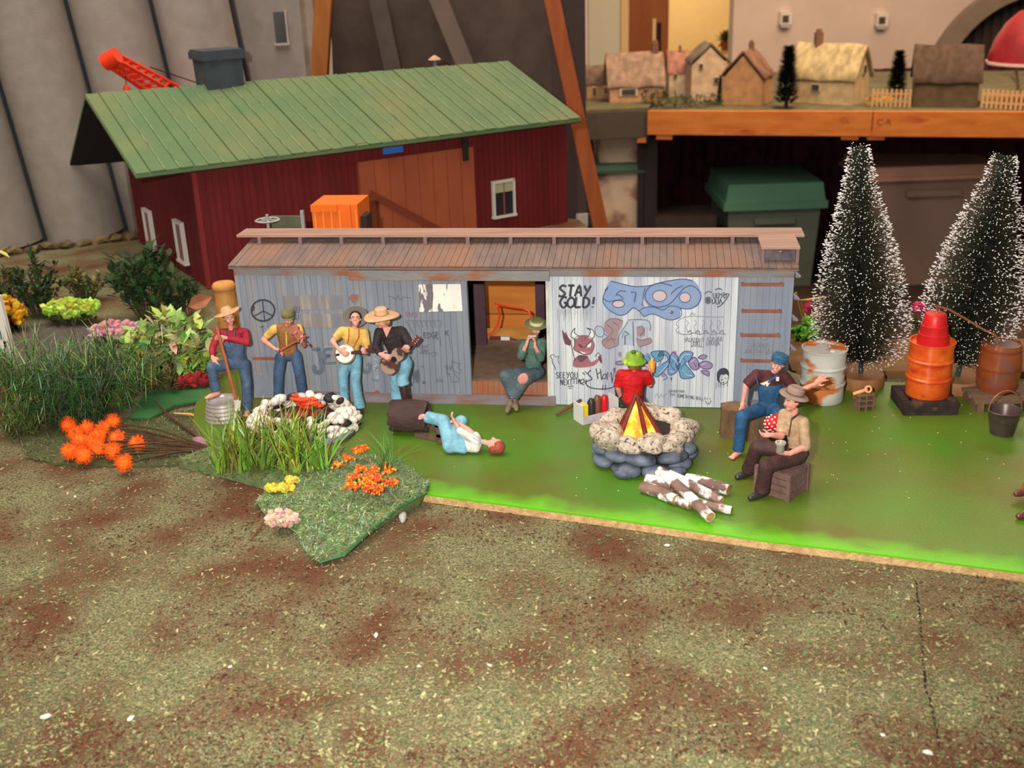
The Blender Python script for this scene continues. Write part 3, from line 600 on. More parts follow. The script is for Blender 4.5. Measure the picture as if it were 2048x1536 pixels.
def bwin(face, u, z, w_, h_):
    if face == 'f': T_ = lambda du, dz, o: BT(u+du, -.2-o, z+dz); ax = RB
    else: T_ = lambda du, dz, o: BT(-.2-o, u+du, z+dz); ax = np.stack([b_, -a_, V(0, 0, 1)], 1)
    wn = put('window', MB().box(T_(0, 0, 0), (w_, .3, h_), ax), M('win_dark', (50, 44, 48), rough=.15), barn)
    fm = M('win_white', (206, 200, 190), rough=.6)
    put('window_frame', MB().box(T_(-w_/2, 0, .15), (.28, .5, h_+.3), ax).box(T_(w_/2, 0, .15), (.28, .5, h_+.3), ax).box(T_(0, -h_/2, .2), (w_+.5, .6, .3), ax).box(T_(0, h_/2, .15), (w_+.3, .5, .28), ax), fm, wn)
    put('mullion', MB().box(T_(0, 0, .1), (.14, .4, h_), ax), M('mullion_red', (150, 80, 66)), wn)
    return wn, T_, ax
p = bu(1007, 397); wn, T_, ax = bwin('f', p[0], p[1], 3.0, 4.4)
put('blind', MB().box(T_(0, 1.5, .2), (2.8, .2, 1.3), ax), M('blind_cream', (170, 164, 130)), wn)
gpt = BT(-.3, 0, 0)
for x, y in ((299, 458), (362, 484)):
    p = PL(x, y, gpt, a_); bwin('g', np.dot(p-W1, b_), p[2], 2.6, 4.6)
# chimney box and vent on the roof
rn = nrm(np.cross(E2-E1, R1-E1))
c = PL(442, 180, R1, rn); sc = 1
chim = put('roof_cupola', MB().box(c+V(0, 0, 1.5), (4.3, 4.0, 5.0), RB, taper=1.06), M('cupola_grey', (66, 74, 78), (56, 62, 68), .6, rough=.7), barn)
put('cap', MB().box(c+V(0, 0, 4.0), (5.2, 4.8, .8), RB).box(c+V(0, 0, 4.5), (4.9, 4.5, .3), RB), M('cupola_grey', (66, 74, 78)), chim)
c = PL(870, 134, R1, rn)
vn = put('vent_pipe', MB().lathe(c+V(0, 0, -.3), [(.25, 0), (.25, 1.4)], n=10), M('vent_metal', (120, 124, 112), rough=.4), barn)
put('vent_cap', MB().lathe(c+V(0, 0, .9), [(.85, 0), (.8, .15), (.1, .6)], n=14), M('vent_cap', (190, 150, 120)), vn, 40)
# orange crane boom behind the barn
cr = empty('toy_crane', P(300, 170, 150)*V(1, 1, 0)+V(0, 0, TZ), 'bright orange-red lattice crane boom with hook behind the barn', 'toy crane')
red = M('crane_red', (236, 60, 26), rough=.4)
A, Bq = P(222, 118, 138), P(352, 196, 148)
ax = nrm(Bq-A); sd = nrm(np.cross(ax, V(0, 1, .3))); up2 = np.cross(sd, ax)
mb = MB(); cs = [(-1, -1), (1, -1), (1, 1), (-1, 1)]
L_ = np.linalg.norm(Bq-A)+6
for sx_, sy_ in cs: mb.tube([A+sd*.75*sx_+up2*.5*sy_, A+ax*L_+sd*1.5*sx_+up2*.9*sy_], .24, 6)
for k in range(13):
    t = k/13*L_; t2 = (k+1)/13*L_
    for i in range(4):
        s0, s1 = cs[i], cs[(i+1) % 4]; w0 = .75+.75*t/L_; w1 = .75+.75*t2/L_
        mb.tube([A+ax*t+sd*w0*s0[0]+up2*.62*w0*s0[1], A+ax*t2+sd*w1*s1[0]+up2*.62*w1*s1[1]], .16, 5)
put('boom_lattice', mb, red, cr)
put('boom_head', MB().lathe(A-sd*1.0, [(1.0, 0), (1.0, 2.0)], sd, 16).box(A+ax*1.2, (2.2, .9, 1.2), basis(ax)).box(A+ax*3.2, (4.2, .2, 1.4), basis(ax)), red, cr, 40)
put('crane_mast', MB().tube([Bq+ax*5, V(Bq[0]+6, Bq[1]+4, TZ)], .9, 8), red, cr)
h = P(253, 178, 139.2); put('cable', MB().tube([P(250, 150, 139), h], .05, 5), M('cable_dark', (60, 30, 24)), cr)
put('hook', MB().ell(h, (.42, .42, .55)).tube([h+V(0, 0, -.4), h+V(.35, 0, -.9), h+V(0, 0, -1.3), h+V(-.4, 0, -1.0)], [.16, .16, .14, .06], 6), red, cr)
put('stay_cable', MB().tube([P(300, 134, 141), P(402, 168, 146)], .07, 5), M('cable_dark', (60, 30, 24)), cr)

# ================================================================== boxcar
C0, C1 = G(502, 797), G(1570, 818)
CE = nrm(C1-C0); CN = V(CE[1], -CE[0], 0); CLEN = np.linalg.norm(C1-C0); CW = 10.2; CH = 11.0
CT = lambda u, w_, z: C0+CE*u-CN*w_+V(0, 0, z)          # u along, w into the car, z up
RC = np.stack([CE, -CN, V(0, 0, 1)], 1)
def cu(px, py, w_=0): p = PL(px, py, C0-CN*w_, CN); return float(np.dot(p-C0, CE)), float(p[2])
car = empty('model_boxcar', CT(CLEN/2, CW/2, 0), 'long weathered grey wooden boxcar covered in graffiti, without wheels', 'model boxcar')
def streak(name, c, c2, c3, t3, zc=None, zt=0.5):
    return M(name, c, c2, 1.1, rough=.75, bump=.5, bscale=5, stretch=(1.6, 1.6, .12), c3=c3, scale3=.55, t3=t3, w3=.1, lo=.3, hi=.7)
grey_l = streak('car_grey_left', (122, 128, 140), (142, 148, 156), (150, 136, 124), .66)
grey_r = streak('car_white_right', (176, 180, 192), (150, 158, 176), (208, 212, 214), .5)
grey_d = streak('car_grey_door', (120, 126, 138), (134, 140, 150), (142, 140, 144), .7)
grey_e = streak('car_grey_ladder', (128, 136, 150), (142, 150, 162), (112, 118, 132), .6)
rust = M('rust_band', (122, 122, 124), (134, 130, 124), .9, rough=.8, bump=.6, bscale=4, c3=(144, 94, 70), scale3=.55, t3=.56, w3=.06, stretch=(.5, .5, 1.2))
uL, uD0, uD1, uR = 0.0, cu(938, 650)[0], cu(1094, 650)[0], cu(1473, 650)[0]
uP = cu(745, 600)[0]
# backing walls
wl = put('side_wall', MB().box(CT((uL+uD0)/2, .25, CH/2), (uD0-uL, .2, CH), RC), grey_l, car)
wr = put('side_wall', MB().box(CT((uD1+CLEN)/2, .25, CH/2), (CLEN-uD1, .2, CH), RC), grey_r, car)
def planks(parent, ua, ub, z0, z1, mt, w_=0, pw=.47):
    n = max(1, round((ub-ua)/pw)); wd = (ub-ua)/n
    me = mesh_of(MB().box((0, 0, (z0+z1)/2), (wd-.02, .15, z1-z0), RC), 'plank', V(0, 0, 0), mt, None)
    for i in range(n): inst('plank', me, CT(ua+wd*(i+.5), w_+.075+random.uniform(-.006, .006), 0), parent)
planks(wl, uL+.25, uP, .12, CH, grey_l); planks(wl, uP, uD0, .75, CH, grey_d, -.14)
put('door_panel_backing', MB().box(CT((uP+uD0)/2, .06, CH/2+.3), (uD0-uP, .18, CH-.8), RC), grey_d, wl)
planks(wr, uD1, uR, .05, CH, grey_r, -.1); planks(wr, uR, CLEN-.25, .12, CH, grey_e, .05)
put('corner_post', MB().box(CT(.1, .1, CH/2), (.3, .3, CH), RC), grey_l, wl)
put('corner_post', MB().box(CT(CLEN-.1, .1, CH/2), (.3, .3, CH), RC), grey_e, wr)
put('door_edge', MB().box(CT(uD1+.08, .0, CH/2), (.22, .35, CH), RC), M('edge_cream', (206, 204, 190), (180, 180, 172), 1, rough=.7), wr)
put('fascia', MB().box(CT(CLEN/2, -.06, CH-.3), (CLEN, .2, .75), RC), rust, car)
z_t = cu(900, 548)[1]
put('door_track', MB().box(CT((cu(700, 548)[0]+cu(1100, 548)[0])/2, -.3, z_t), (cu(1100, 548)[0]-cu(700, 548)[0], .4, .75), RC), rust, car)
put('side_sill', MB().box(CT((cu(600, 795)[0]+cu(1112, 795)[0])/2, -.12, .38), (cu(1112, 795)[0]-cu(600, 795)[0], .3, .76), RC), M('sill_lilac', (132, 126, 136), (128, 104, 96), .9, rough=.8, c3=(140, 86, 60), scale3=.5, t3=.6, stretch=(.6, .6, 2)), car)
# floor, sill planks in the doorway, inner posts, other side
FLZ = 1.8
put('car_floor', MB().box(CT(CLEN/2, CW/2+.15, FLZ/2+.2), (CLEN-.8, CW-.5, FLZ-.4), RC), M('floor_tan', (140, 112, 92), (122, 98, 80), 1.2, rough=.9, bump=.6, bscale=9), car)
sd_ = put('door_sill', MB().box(CT((uD0+uD1)/2, .2, 1.28), (uD1-uD0, .2, 1.04), RC), M('sill_rust', (150, 108, 92), (156, 92, 62), .8, rough=.85, c3=(140, 122, 116), scale3=.5), car)
planks(sd_, uD0, uD1, .78, 1.82, M('sill_rust', (150, 108, 92)), .0, .42)
dark = M('inner_maroon', (84, 58, 66), (72, 50, 58), .7, rough=.85)
for px_a, px_b in ((948, 972), (1072, 1090)):
    ua, ub = cu(px_a, 640, 8.6)[0], cu(px_b, 640, 8.6)[0]
    put('inner_post', MB().box(CT((ua+ub)/2, 8.7, (FLZ+9.6)/2), (ub-ua, .5, 9.6-FLZ), RC), dark, car)
us0, us1 = cu(972, 640, CW)[0], cu(1076, 640, CW)[0]
put('far_wall', MB().box(CT(us0/2, CW-.2, CH/2), (us0, .3, CH), RC), dark, car)
put('far_wall', MB().box(CT((us1+CLEN)/2, CW-.2, CH/2), (CLEN-us1, .3, CH), RC), dark, car)
put('far_lintel', MB().box(CT((us0+us1)/2, CW-.2, CH-.5), (us1-us0+.1, .3, 1.0), RC), dark, car)
put('end_wall', MB().box(CT(.22, CW/2, CH/2), (.2, CW, CH), RC), grey_l, car)
put('end_wall', MB().box(CT(CLEN-.22, CW/2, CH/2), (.2, CW, CH), RC), grey_e, car)
# roof
rw0, rz0, rw1, rz1 = -.42, CH+.1, CW/2, CH+.8
rtop = M('roof_brown', (130, 108, 98), (112, 96, 90), 1.0, rough=.8, bump=.5, bscale=6, stretch=(1, .3, 1), c3=(142, 104, 84), scale3=.22, t3=.58, w3=.1)
roof = put('roof', MB().prism([CT(-.3, rw0, rz0-.1), CT(-.3, rw1, rz1-.1), CT(-.3, CW+.42, rz0-.1), CT(-.3, CW+.42, rz0-.22), CT(-.3, rw0, rz0-.22)], CE*(CLEN+.6)), rtop, car)
nb = 82; rd = V(0, rw1-rw0, rz1-rz0); rl = np.linalg.norm(rd); sl = rd/rl
RR = np.stack([CE, nrm(-CN*rd[1]+V(0, 0, rd[2])), np.cross(CE, nrm(-CN*rd[1]+V(0, 0, rd[2])))], 1)
me = mesh_of(MB().box((0, 0, 0), ((CLEN+.6)/nb-.03, rl, .12), RR), 'roof_board', V(0, 0, 0), rtop, None)
for i in range(nb): inst('roof_board', me, CT(-.3+(CLEN+.6)/nb*(i+.5), (rw0+rw1)/2, (rz0+rz1)/2+.02+random.uniform(-.015, .015)), roof)
RR2 = np.stack([CE, nrm(-CN*rd[1]-V(0, 0, rd[2])), np.cross(CE, nrm(-CN*rd[1]-V(0, 0, rd[2])))], 1)
me2 = mesh_of(MB().box((0, 0, 0), ((CLEN+.6)/nb-.03, rl, .12), RR2), 'roof_board', V(0, 0, 0), rtop, None)
for i in range(nb): inst('roof_board', me2, CT(-.3+(CLEN+.6)/nb*(i+.5), CW-(rw0+rw1)/2, (rz0+rz1)/2+.02), roof)
# running boards on the roof
walk = M('walk_brown', (170, 134, 116), (150, 118, 104), .8, rough=.6, stretch=(.15, 1, 1), bump=.4, bscale=5)
WZ = CH+1.42
rb = put('running_board', MB().box(CT(CLEN/2, CW/2, WZ-.35), (CLEN, .3, .12), RC), walk, car)
for k in range(3): put('walk_plank', MB().box(CT(CLEN/2, CW/2-.78+.78*k, WZ-.06), (CLEN+2.2, .72, .18), RC), walk, rb)
n = 13
for k in range(n): put('saddle', MB().box(CT(.8+(CLEN-1.6)*k/(n-1), CW/2, WZ-.42), (.28, 2.6, .55), RC), M('saddle_grey', (128, 104, 100), rough=.8), rb)
ua, ub = cu(1518, 480, 2.5)[0], cu(1594, 480, 2.5)[0]
lat = put('lateral_running_board', MB().box(CT((ua+ub)/2, 2.2, WZ-.3), (.2, 3.6, .12), RC), walk, car)
for k in range(5): put('walk_plank', MB().box(CT((ua+ub)/2, .62+.75*k, WZ-.05), (ub-ua, .68, .16), RC), walk, lat)
for uu in (ua+.15, ub-.15): put('support', MB().box(CT(uu, .5, (WZ+CH)/2), (.22, .25, WZ-CH-.1), RC), M('saddle_grey', (128, 104, 100)), lat)
put('support_board', MB().box(CT((ua+ub)/2, .9, (WZ+CH)/2-.1), (ub-ua-.3, .12, WZ-CH-.4), RC), M('saddle_dark', (70, 52, 54), (110, 100, 104), 1, rough=.9), lat)
# ladder rungs on the right, one rung on the left, end grab irons
rung = M('rung_rust', (150, 92, 70), (128, 76, 60), 1.2, rough=.7)
for y0, x0, x1 in ((566, 1482, 1566), (619, 1482, 1562), (667, 1480, 1559), (718, 1480, 1552)):
    ua, z = cu(x0, y0); ub, _ = cu(x1, y0)
    rg = put('rung', MB().bar(CT(ua, -.35, z), CT(ub, -.35, z), .16, .2), rung, car)
    for uu in (ua+.1, ub-.1): put('rung_bolt', MB().bar(CT(uu, -.35, z), CT(uu, .08, z), .12, .12), rung, rg)
ua, z = cu(508, 714); ub, _ = cu(552, 714); put('rung', MB().bar(CT(ua, -.3, z), CT(ub, -.3, z), .16, .2), rung, car)
for y in (560, 605, 648, 708):
    z = cu(1588, y)[1]; p = [CT(CLEN, .7, z+.6), CT(CLEN+.55, .75, z+.05), CT(CLEN+.6, 1.2, z-.1), CT(CLEN, 1.6, z-.1)]
    put('grab_iron', MB().tube(p, .11, 6), M('iron_lilac', (150, 138, 146), rough=.5), car)
put('end_step', MB().box(CT(CLEN-2.2, -.2, .35), (.9, .5, .7), RC), M('step_grey', (110, 112, 122), rough=.7), car)
# peeling white placard
pts = [(837, 569), (921, 568), (925, 622), (839, 624)]
plc = MB().prism([PL(x, y, C0+CN*.17, CN) for x, y in pts], -CN*.05)
put('placard', plc, M('placard_peel', (240, 236, 226), (232, 226, 212), 1.0, rough=.6, c3=(112, 108, 112), scale3=1.6, t3=.545, w3=.02, stretch=(1.3, 1.3, .3)), wl, label='peeling white painted placard')
put('rust_patch', MB().prism([PL(x, y, C0+CN*.04, CN) for x, y in ((735, 795), (752, 781), (766, 783), (790, 794), (795, 798), (735, 797))], -CN*.02), M('rust_orange', (150, 92, 62), (130, 84, 60), 1.5, rough=.9), wl)
for x, y, w_, h_ in ((565, 592, 118, 26), (600, 628, 120, 26)):
    put('faded_stripe', MB().prism([PL(*q, C0+CN*.02, CN) for q in ((x, y), (x+w_, y-1), (x+w_+4, y+h_), (x+3, y+h_+2))], -CN*.012), M('stripe_faded', (142, 130, 122), (122, 124, 132), 1.2, rough=.8, c3=(164, 154, 138), scale3=1.1, t3=.6, stretch=(2, 2, .15)), wl)
put('rust_patch', MB().prism([PL(*q, C0+CN*.05, CN) for q in ((697, 596), (704, 588), (716, 590), (716, 600), (706, 606))], -CN*.012), M('rust_soft', (140, 106, 92), (150, 100, 82), 1.5, rough=.9), wl)
put('grey_patch', MB().prism([PL(*q, C0+CN*.03, CN) for q in ((508, 752), (536, 750), (545, 788), (508, 790))], -CN*.012), M('patch_grey', (136, 140, 152), (126, 130, 142), 1, rough=.8), wl)

# ---- graffiti: flat paint on the planks, drawn in wall coordinates
GL = 0.0
def glift(px, rel): return (.125 if px > 1090 else (.165 if px > 748 else .02))+.012+rel*.35
def stroke(mb, pts, wpx, lift=GL, closed=False, smooth=True):
    q = [V(*p) for p in pts]
    if smooth and len(q) > 2:       # Catmull-Rom
        r = []; n = len(q)
        rng = range(n if closed else n-1)
        for i in rng:
            p0 = q[(i-1) % n] if closed or i > 0 else q[0]; p1 = q[i]; p2 = q[(i+1) % n]; p3 = q[(i+2) % n] if closed or i+2 < n else q[-1]
            for t in (0, .25, .5, .75): r.append(.5*((2*p1)+(-p0+p2)*t+(2*p0-5*p1+4*p2-p3)*t*t+(-p0+3*p1-3*p2+p3)*t**3))
        if not closed: r.append(q[-1])
        q = r
    if closed: q = q+[q[0]]
    vs = []; fs = []; k = len(q)
    for i, p in enumerate(q):
        d = q[min(i+1, k-1)]-q[max(i-1, 0)]; d = d/max(1e-6, np.linalg.norm(d)); nn = V(-d[1], d[0])*wpx/2
        lf = glift(q[0][0], lift); vs += [PL(*(p-nn), C0+CN*lf, CN), PL(*(p+nn), C0+CN*lf, CN)]
    for i in range(k-1): fs.append([2*i, 2*i+1, 2*i+3, 2*i+2])
    mb.add(vs, fs); return mb
def fill(mb, pts, lift=GL-.02, smooth=True):
    q = [V(*p) for p in pts]
    if smooth:
        r = []; n = len(q)
        for i in range(n):
            p0, p1, p2, p3 = q[i-1], q[i], q[(i+1) % n], q[(i+2) % n]
            for t in (0, .33, .66): r.append(.5*((2*p1)+(-p0+p2)*t+(2*p0-5*p1+4*p2-p3)*t*t+(-p0+3*p1-3*p2+p3)*t**3))
        q = r
    lf = glift(q[0][0], lift); mb.add([PL(*p, C0+CN*lf, CN) for p in q], [list(range(len(q)))]); return mb
FONT = {'S': [[(1, .1), (.4, 0), (.05, .25), (.5, .5), (.95, .75), (.5, 1), (0, .9)]], 'T': [[(0, 0), (1, 0)], [(.5, 0), (.5, 1)]], 'A': [[(0, 1), (.5, 0), (1, 1)], [(.2, .62), (.8, .62)]], 'Y': [[(0, 0), (.45, .5)], [(1, 0), (.3, 1)]],
 'G': [[(.95, .1), (.45, 0), (.02, .5), (.45, 1), (.95, .85), (.95, .55)], [(.55, .55), (.98, .55)]], 'O': [[(.5, 0), (.05, .3), (.05, .75), (.5, 1), (.95, .75), (.95, .3), (.5, 0)]], 'L': [[(.1, 0), (.05, 1)], [(.05, 1), (.9, .95)]], 'D': [[(.1, 0), (.1, 1)], [(.1, 0), (.8, .2), (.95, .6), (.6, .95), (.1, 1)]], '!': [[(.5, 0), (.45, .68)], [(.45, .9), (.42, 1)]],
 'E': [[(.9, 0), (.1, .02)], [(.1, .02), (.1, 1)], [(.1, .5), (.75, .48)], [(.1, 1), (.9, .96)]], 'U': [[(.05, 0), (.1, .8), (.5, 1), (.9, .8), (.95, 0)]], 'N': [[(.05, 1), (.1, 0)], [(.1, 0), (.9, 1)], [(.9, 1), (.95, 0)]], 'X': [[(0, 0), (1, 1)], [(1, 0), (0, 1)]], 'I': [[(.5, 0), (.5, 1)]], 'M': [[(0, 1), (.15, 0)], [(.15, 0), (.5, .6)], [(.5, .6), (.85, 0)], [(.85, 0), (1, 1)]],
 'C': [[(.95, .12), (.5, 0), (.05, .4), (.1, .8), (.55, 1), (.98, .85)]], 'H': [[(.05, 0), (.05, 1)], [(.95, 0), (.95, 1)], [(.05, .5), (.95, .48)]], 'P': [[(.1, 1), (.1, 0)], [(.1, 0), (.8, .1), (.85, .4), (.1, .52)]], 'B': [[(.1, 0), (.1, 1)], [(.1, 0), (.8, .15), (.7, .42), (.1, .5)], [(.1, .5), (.95, .65), (.8, .95), (.1, 1)]], '?': [[(.1, .2), (.5, 0), (.9, .25), (.5, .55), (.48, .72)], [(.46, .92), (.46, 1)]],
 'R': [[(.1, 1), (.1, 0)], [(.1, 0), (.85, .12), (.8, .42), (.1, .5)], [(.4, .5), (.95, 1)]], 'K': [[(.1, 0), (.1, 1)], [(.9, 0), (.12, .55)], [(.3, .45), (.95, 1)]], 'V': [[(0, 0), (.5, 1)], [(.5, 1), (1, 0)]], 'W': [[(0, 0), (.25, 1)], [(.25, 1), (.5, .3)], [(.5, .3), (.75, 1)], [(.75, 1), (1, 0)]], 'J': [[(.3, 0), (1, 0)], [(.75, 0), (.7, .85), (.35, 1), (.05, .75)]], 'F': [[(.1, 1), (.1, 0)], [(.1, 0), (.95, 0)], [(.1, .5), (.7, .48)]], '-': [[(.1, .5), (.9, .5)]], 'Z': [[(0, 0), (1, 0)], [(1, 0), (0, 1)], [(0, 1), (1, 1)]]}
def write(mb, txt, x, y, h, wd, sw, slope=0.0, gap=.28, slant=0, jit=0.0):
    for ch in txt:
        if ch != ' ':
            for st in FONT[ch]: stroke(mb, [(x+p[0]*wd+(1-p[1])*slant, y+p[1]*h+p[0]*wd*slope+random.uniform(-jit, jit)) for p in st], sw)
        x += wd*(1+gap); y += wd*(1+gap)*slope
    return mb
def scrib(mb, x, y, w_, h_, sw, n, seed=0):       # illegible tag: letter-like strokes
    rs = np.random.RandomState(seed); st = w_/n
    for i in range(n):
        x0 = x+i*st; k = rs.randint(3); j = lambda: rs.uniform(-.12, .12)*h_
        if k == 0: stroke(mb, [(x0, y+h_+j()), (x0+st*.3, y+j()), (x0+st*.5, y+h_*.6+j()), (x0+st*.9, y+h_+j())], sw)
        elif k == 1: stroke(mb, [(x0+st*.8, y+j()), (x0+st*.1, y+h_*.3+j()), (x0+st*.8, y+h_*.6+j()), (x0+st*.2, y+h_+j())], sw)
        else: stroke(mb, [(x0+st*.1, y+j()), (x0+st*.15, y+h_+j()), (x0+st*.8, y+h_*.8+j()), (x0+st*.7, y+h_*.1+j())], sw)
    return mb
ink = M('ink_black', (62, 64, 74), rough=.8); inkg = M('ink_grey', (92, 96, 106), rough=.8); inks = M('ink_soft', (122, 124, 134), rough=.8)
blue = M('gr_blue', (124, 148, 188), (136, 154, 184), 1.2, rough=.8, stretch=(1.5, 1.5, .3)); blue2 = M('gr_outline', (70, 84, 120), rough=.8)
pinkw = M('gr_pink', (196, 176, 180), rough=.8); brick = M('gr_brick', (160, 106, 112), (146, 96, 104), 1.5, rough=.8); dkred = M('gr_darkred', (104, 70, 78), rough=.8)
teal = M('gr_teal', (98, 156, 178), (112, 140, 180), 1.4, rough=.8); viol = M('gr_violet', (140, 124, 164), (154, 132, 166), 1.4, rough=.8); paleb = M('gr_pale', (170, 184, 200), (160, 170, 186), 1.2, rough=.8)
def gput(mb, mt, par, label=None): return put('graffiti', mb, mt, par, label=label)
mb = MB(); write(mb, 'STAY', 1117, 571, 22, 13, 4.6, gap=.25, slant=3); write(mb, 'GOLD!', 1119, 594, 21, 13.5, 4.6, gap=.12, slant=2); gput(mb, ink, wr, 'black tag reading STAY GOLD!')
mb = MB(); write(mb, 'SEE', 1112, 745, 11, 5, 1.6, gap=.35); write(mb, 'YOU', 1133, 744, 13, 6, 1.7, gap=.35); write(mb, 'NEXT', 1121, 759, 11, 4.6, 1.6, gap=.35); write(mb, 'TIM', 1146, 758, 10, 4, 1.5, gap=.3); stroke(mb, [(1161, 767), (1168, 764), (1166, 758), (1160, 765), (1168, 770)], 1.9); stroke(mb, [(1172, 759), (1171, 768)], 2); stroke(mb, [(1135, 773), (1147, 772)], 1.5); stroke(mb, [(1137, 777), (1144, 776)], 1.5); gput(mb, ink, wr, 'black tag reading SEE YOU NEXT TIME')
# blue bubble letters
mb = MB(); fill(mb, [(1221, 562), (1245, 568), (1270, 573), (1300, 571), (1330, 563), (1365, 558), (1388, 562), (1402, 584), (1400, 606), (1385, 617), (1362, 618), (1360, 632), (1344, 640), (1326, 636), (1312, 630), (1298, 629), (1288, 634), (1278, 622), (1266, 616), (1252, 628), (1236, 630), (1216, 618), (1206, 604), (1209, 585)], GL-.06); gput(mb, blue, wr, 'large blue bubble lettering')
mb = MB()
for c, r in (((1319, 592), (14, 10)), ((1370, 595), (11, 9)), ((1237, 608), (12, 7))): fill(mb, [(c[0]+r[0]*math.cos(a), c[1]+r[1]*math.sin(a)) for a in np.linspace(0, 6.283, 9)[:-1]], GL-.04)
fill(mb, [(1284, 602), (1287, 599), (1296, 612), (1291, 614)], GL-.04); gput(mb, pinkw, wr)
mb = MB()
stroke(mb, [(1221, 562), (1245, 568), (1270, 573), (1300, 571), (1330, 563), (1365, 558), (1385, 562)], 1.7)
stroke(mb, [(1212, 578), (1206, 596), (1207, 606), (1216, 618), (1236, 630), (1252, 628), (1266, 616), (1278, 622), (1288, 634)], 1.7)
stroke(mb, [(1344, 572), (1320, 566), (1299, 574), (1290, 590), (1296, 606), (1312, 614), (1330, 612), (1344, 604), (1356, 590), (1370, 575), (1385, 572), (1398, 582), (1402, 594), (1394, 610), (1378, 618), (1360, 616)], 1.8)
for c, r in (((1319, 592), (14, 11)), ((1370, 595), (11, 10)), ((1237, 608), (12, 7))): stroke(mb, [(c[0]+r[0]*math.cos(a), c[1]+r[1]*math.sin(a)) for a in np.linspace(0, 6.283, 9)[:-1]], 1.5, closed=True)
stroke(mb, [(1342, 588), (1352, 578), (1366, 571)], 1.8); stroke(mb, [(1278, 622), (1290, 615), (1308, 614), (1326, 620), (1340, 612), (1360, 616), (1362, 632), (1344, 640), (1326, 636), (1306, 628), (1288, 633)], 1.6)
stroke(mb, [(1206, 596), (1216, 603), (1230, 601), (1246, 598), (1238, 590), (1232, 590), (1240, 582), (1252, 583)], 1.7); stroke(mb, [(1262, 584), (1272, 585), (1269, 604)], 2.4, smooth=False); stroke(mb, [(1284, 612), (1288, 584), (1290, 576)], 1.5); stroke(mb, [(1216, 574), (1210, 582)], 3)
stroke(mb, [(1342, 622), (1346, 624), (1344, 627), (1340, 625)], 2.2); gput(mb, blue2, wr)
# devil
mb = MB(); fill(mb, [(1149, 690), (1150, 676), (1164, 671), (1180, 674), (1188, 688), (1186, 700), (1180, 708), (1168, 709), (1152, 702), (1147, 697)], GL-.04); fill(mb, [(1147, 733), (1148, 720), (1158, 712), (1174, 712), (1182, 724), (1194, 718), (1198, 720), (1190, 730), (1176, 734), (1160, 735)], GL-.04); gput(mb, brick, wr, 'red horned devil figure with pitchfork')
hm_ = MB(); stroke(hm_, [(1151, 680), (1142, 672), (1145, 662), (1150, 656)], 1.6); stroke(hm_, [(1150, 656), (1149, 666), (1158, 672)], 1.4); stroke(hm_, [(1173, 656), (1185, 660), (1189, 670), (1184, 678)], 1.6); stroke(hm_, [(1173, 656), (1181, 662), (1177, 672)], 1.4); gput(hm_, ink, wr)
mb = MB(); fill(mb, [(1150, 678), (1142, 670), (1146, 660), (1150, 656), (1149, 666), (1158, 672)], GL-.03); fill(mb, [(1176, 672), (1182, 666), (1180, 658), (1173, 656), (1186, 660), (1188, 672), (1182, 678)], GL-.03); fill(mb, [(1174, 692), (1182, 685), (1181, 693), (1176, 695)], GL-.03); fill(mb, [(1160, 702), (1172, 706), (1178, 703), (1168, 708)], GL-.03); gput(mb, M('gr_white', (214, 216, 218)), wr)
mb = MB()
stroke(mb, [(1149, 690), (1150, 676), (1164, 671), (1180, 674), (1188, 688), (1186, 700), (1180, 708), (1168, 709), (1152, 702), (1147, 697)], 1.3, closed=True)
fill(mb, [(1155, 687), (1164, 690), (1161, 694)], GL-.01); stroke(mb, [(1164, 674), (1165, 684)], 1); stroke(mb, [(1170, 673), (1169, 682)], 1); stroke(mb, [(1156, 688), (1166, 695), (1172, 692), (1183, 681)], 2.2, smooth=False); stroke(mb, [(1158, 692), (1165, 696)], 2)
stroke(mb, [(1141, 684), (1150, 722)], 1.6); fill(mb, [(1124, 660), (1134, 672), (1143, 682), (1140, 692), (1130, 688), (1126, 676)], GL-.03, smooth=False); stroke(mb, [(1125, 661), (1130, 676)], 2); stroke(mb, [(1131, 664), (1136, 676)], 2)
fill(mb, [(1154, 713), (1164, 710), (1176, 713), (1170, 720), (1160, 724)], GL-.03); stroke(mb, [(1147, 733), (1148, 720), (1158, 712)], 1.2); fill(mb, [(1196, 714), (1202, 712), (1204, 726), (1200, 724)], GL-.03); stroke(mb, [(1190, 714), (1196, 706), (1203, 712)], 1.5); gput(mb, dkred, wr)
# red and pale blue block piece
mb = MB(); fill(mb, [(1209, 648), (1216, 640), (1230, 636), (1246, 642), (1240, 658), (1236, 668), (1237, 690), (1228, 693), (1218, 697), (1206, 690), (1204, 680), (1216, 672), (1208, 660)], GL-.06); fill(mb, [(1272, 676), (1284, 680), (1300, 676), (1302, 686), (1290, 690), (1278, 694)], GL-.06); fill(mb, [(1273, 652), (1290, 650), (1290, 672), (1274, 674)], GL-.06, smooth=False); gput(mb, M('gr_brick_soft', (158, 124, 130), (150, 134, 140), 1.3, rough=.8), wr, 'faded red and pale blue block lettering')
mb = MB(); fill(mb, [(1190, 657), (1196, 652), (1206, 656), (1208, 668), (1202, 674), (1192, 670)], GL-.05); fill(mb, [(1237, 672), (1246, 656), (1254, 642), (1264, 642), (1266, 690), (1240, 690)], GL-.05, smooth=False); fill(mb, [(1268, 642), (1290, 641), (1300, 650), (1300, 660), (1284, 654), (1270, 652)], GL-.05); gput(mb, paleb, wr)
mb = MB()
for q in ([(1190, 657), (1196, 652), (1206, 656), (1208, 668), (1202, 674), (1192, 670)],): stroke(mb, q, 1.3, closed=True)
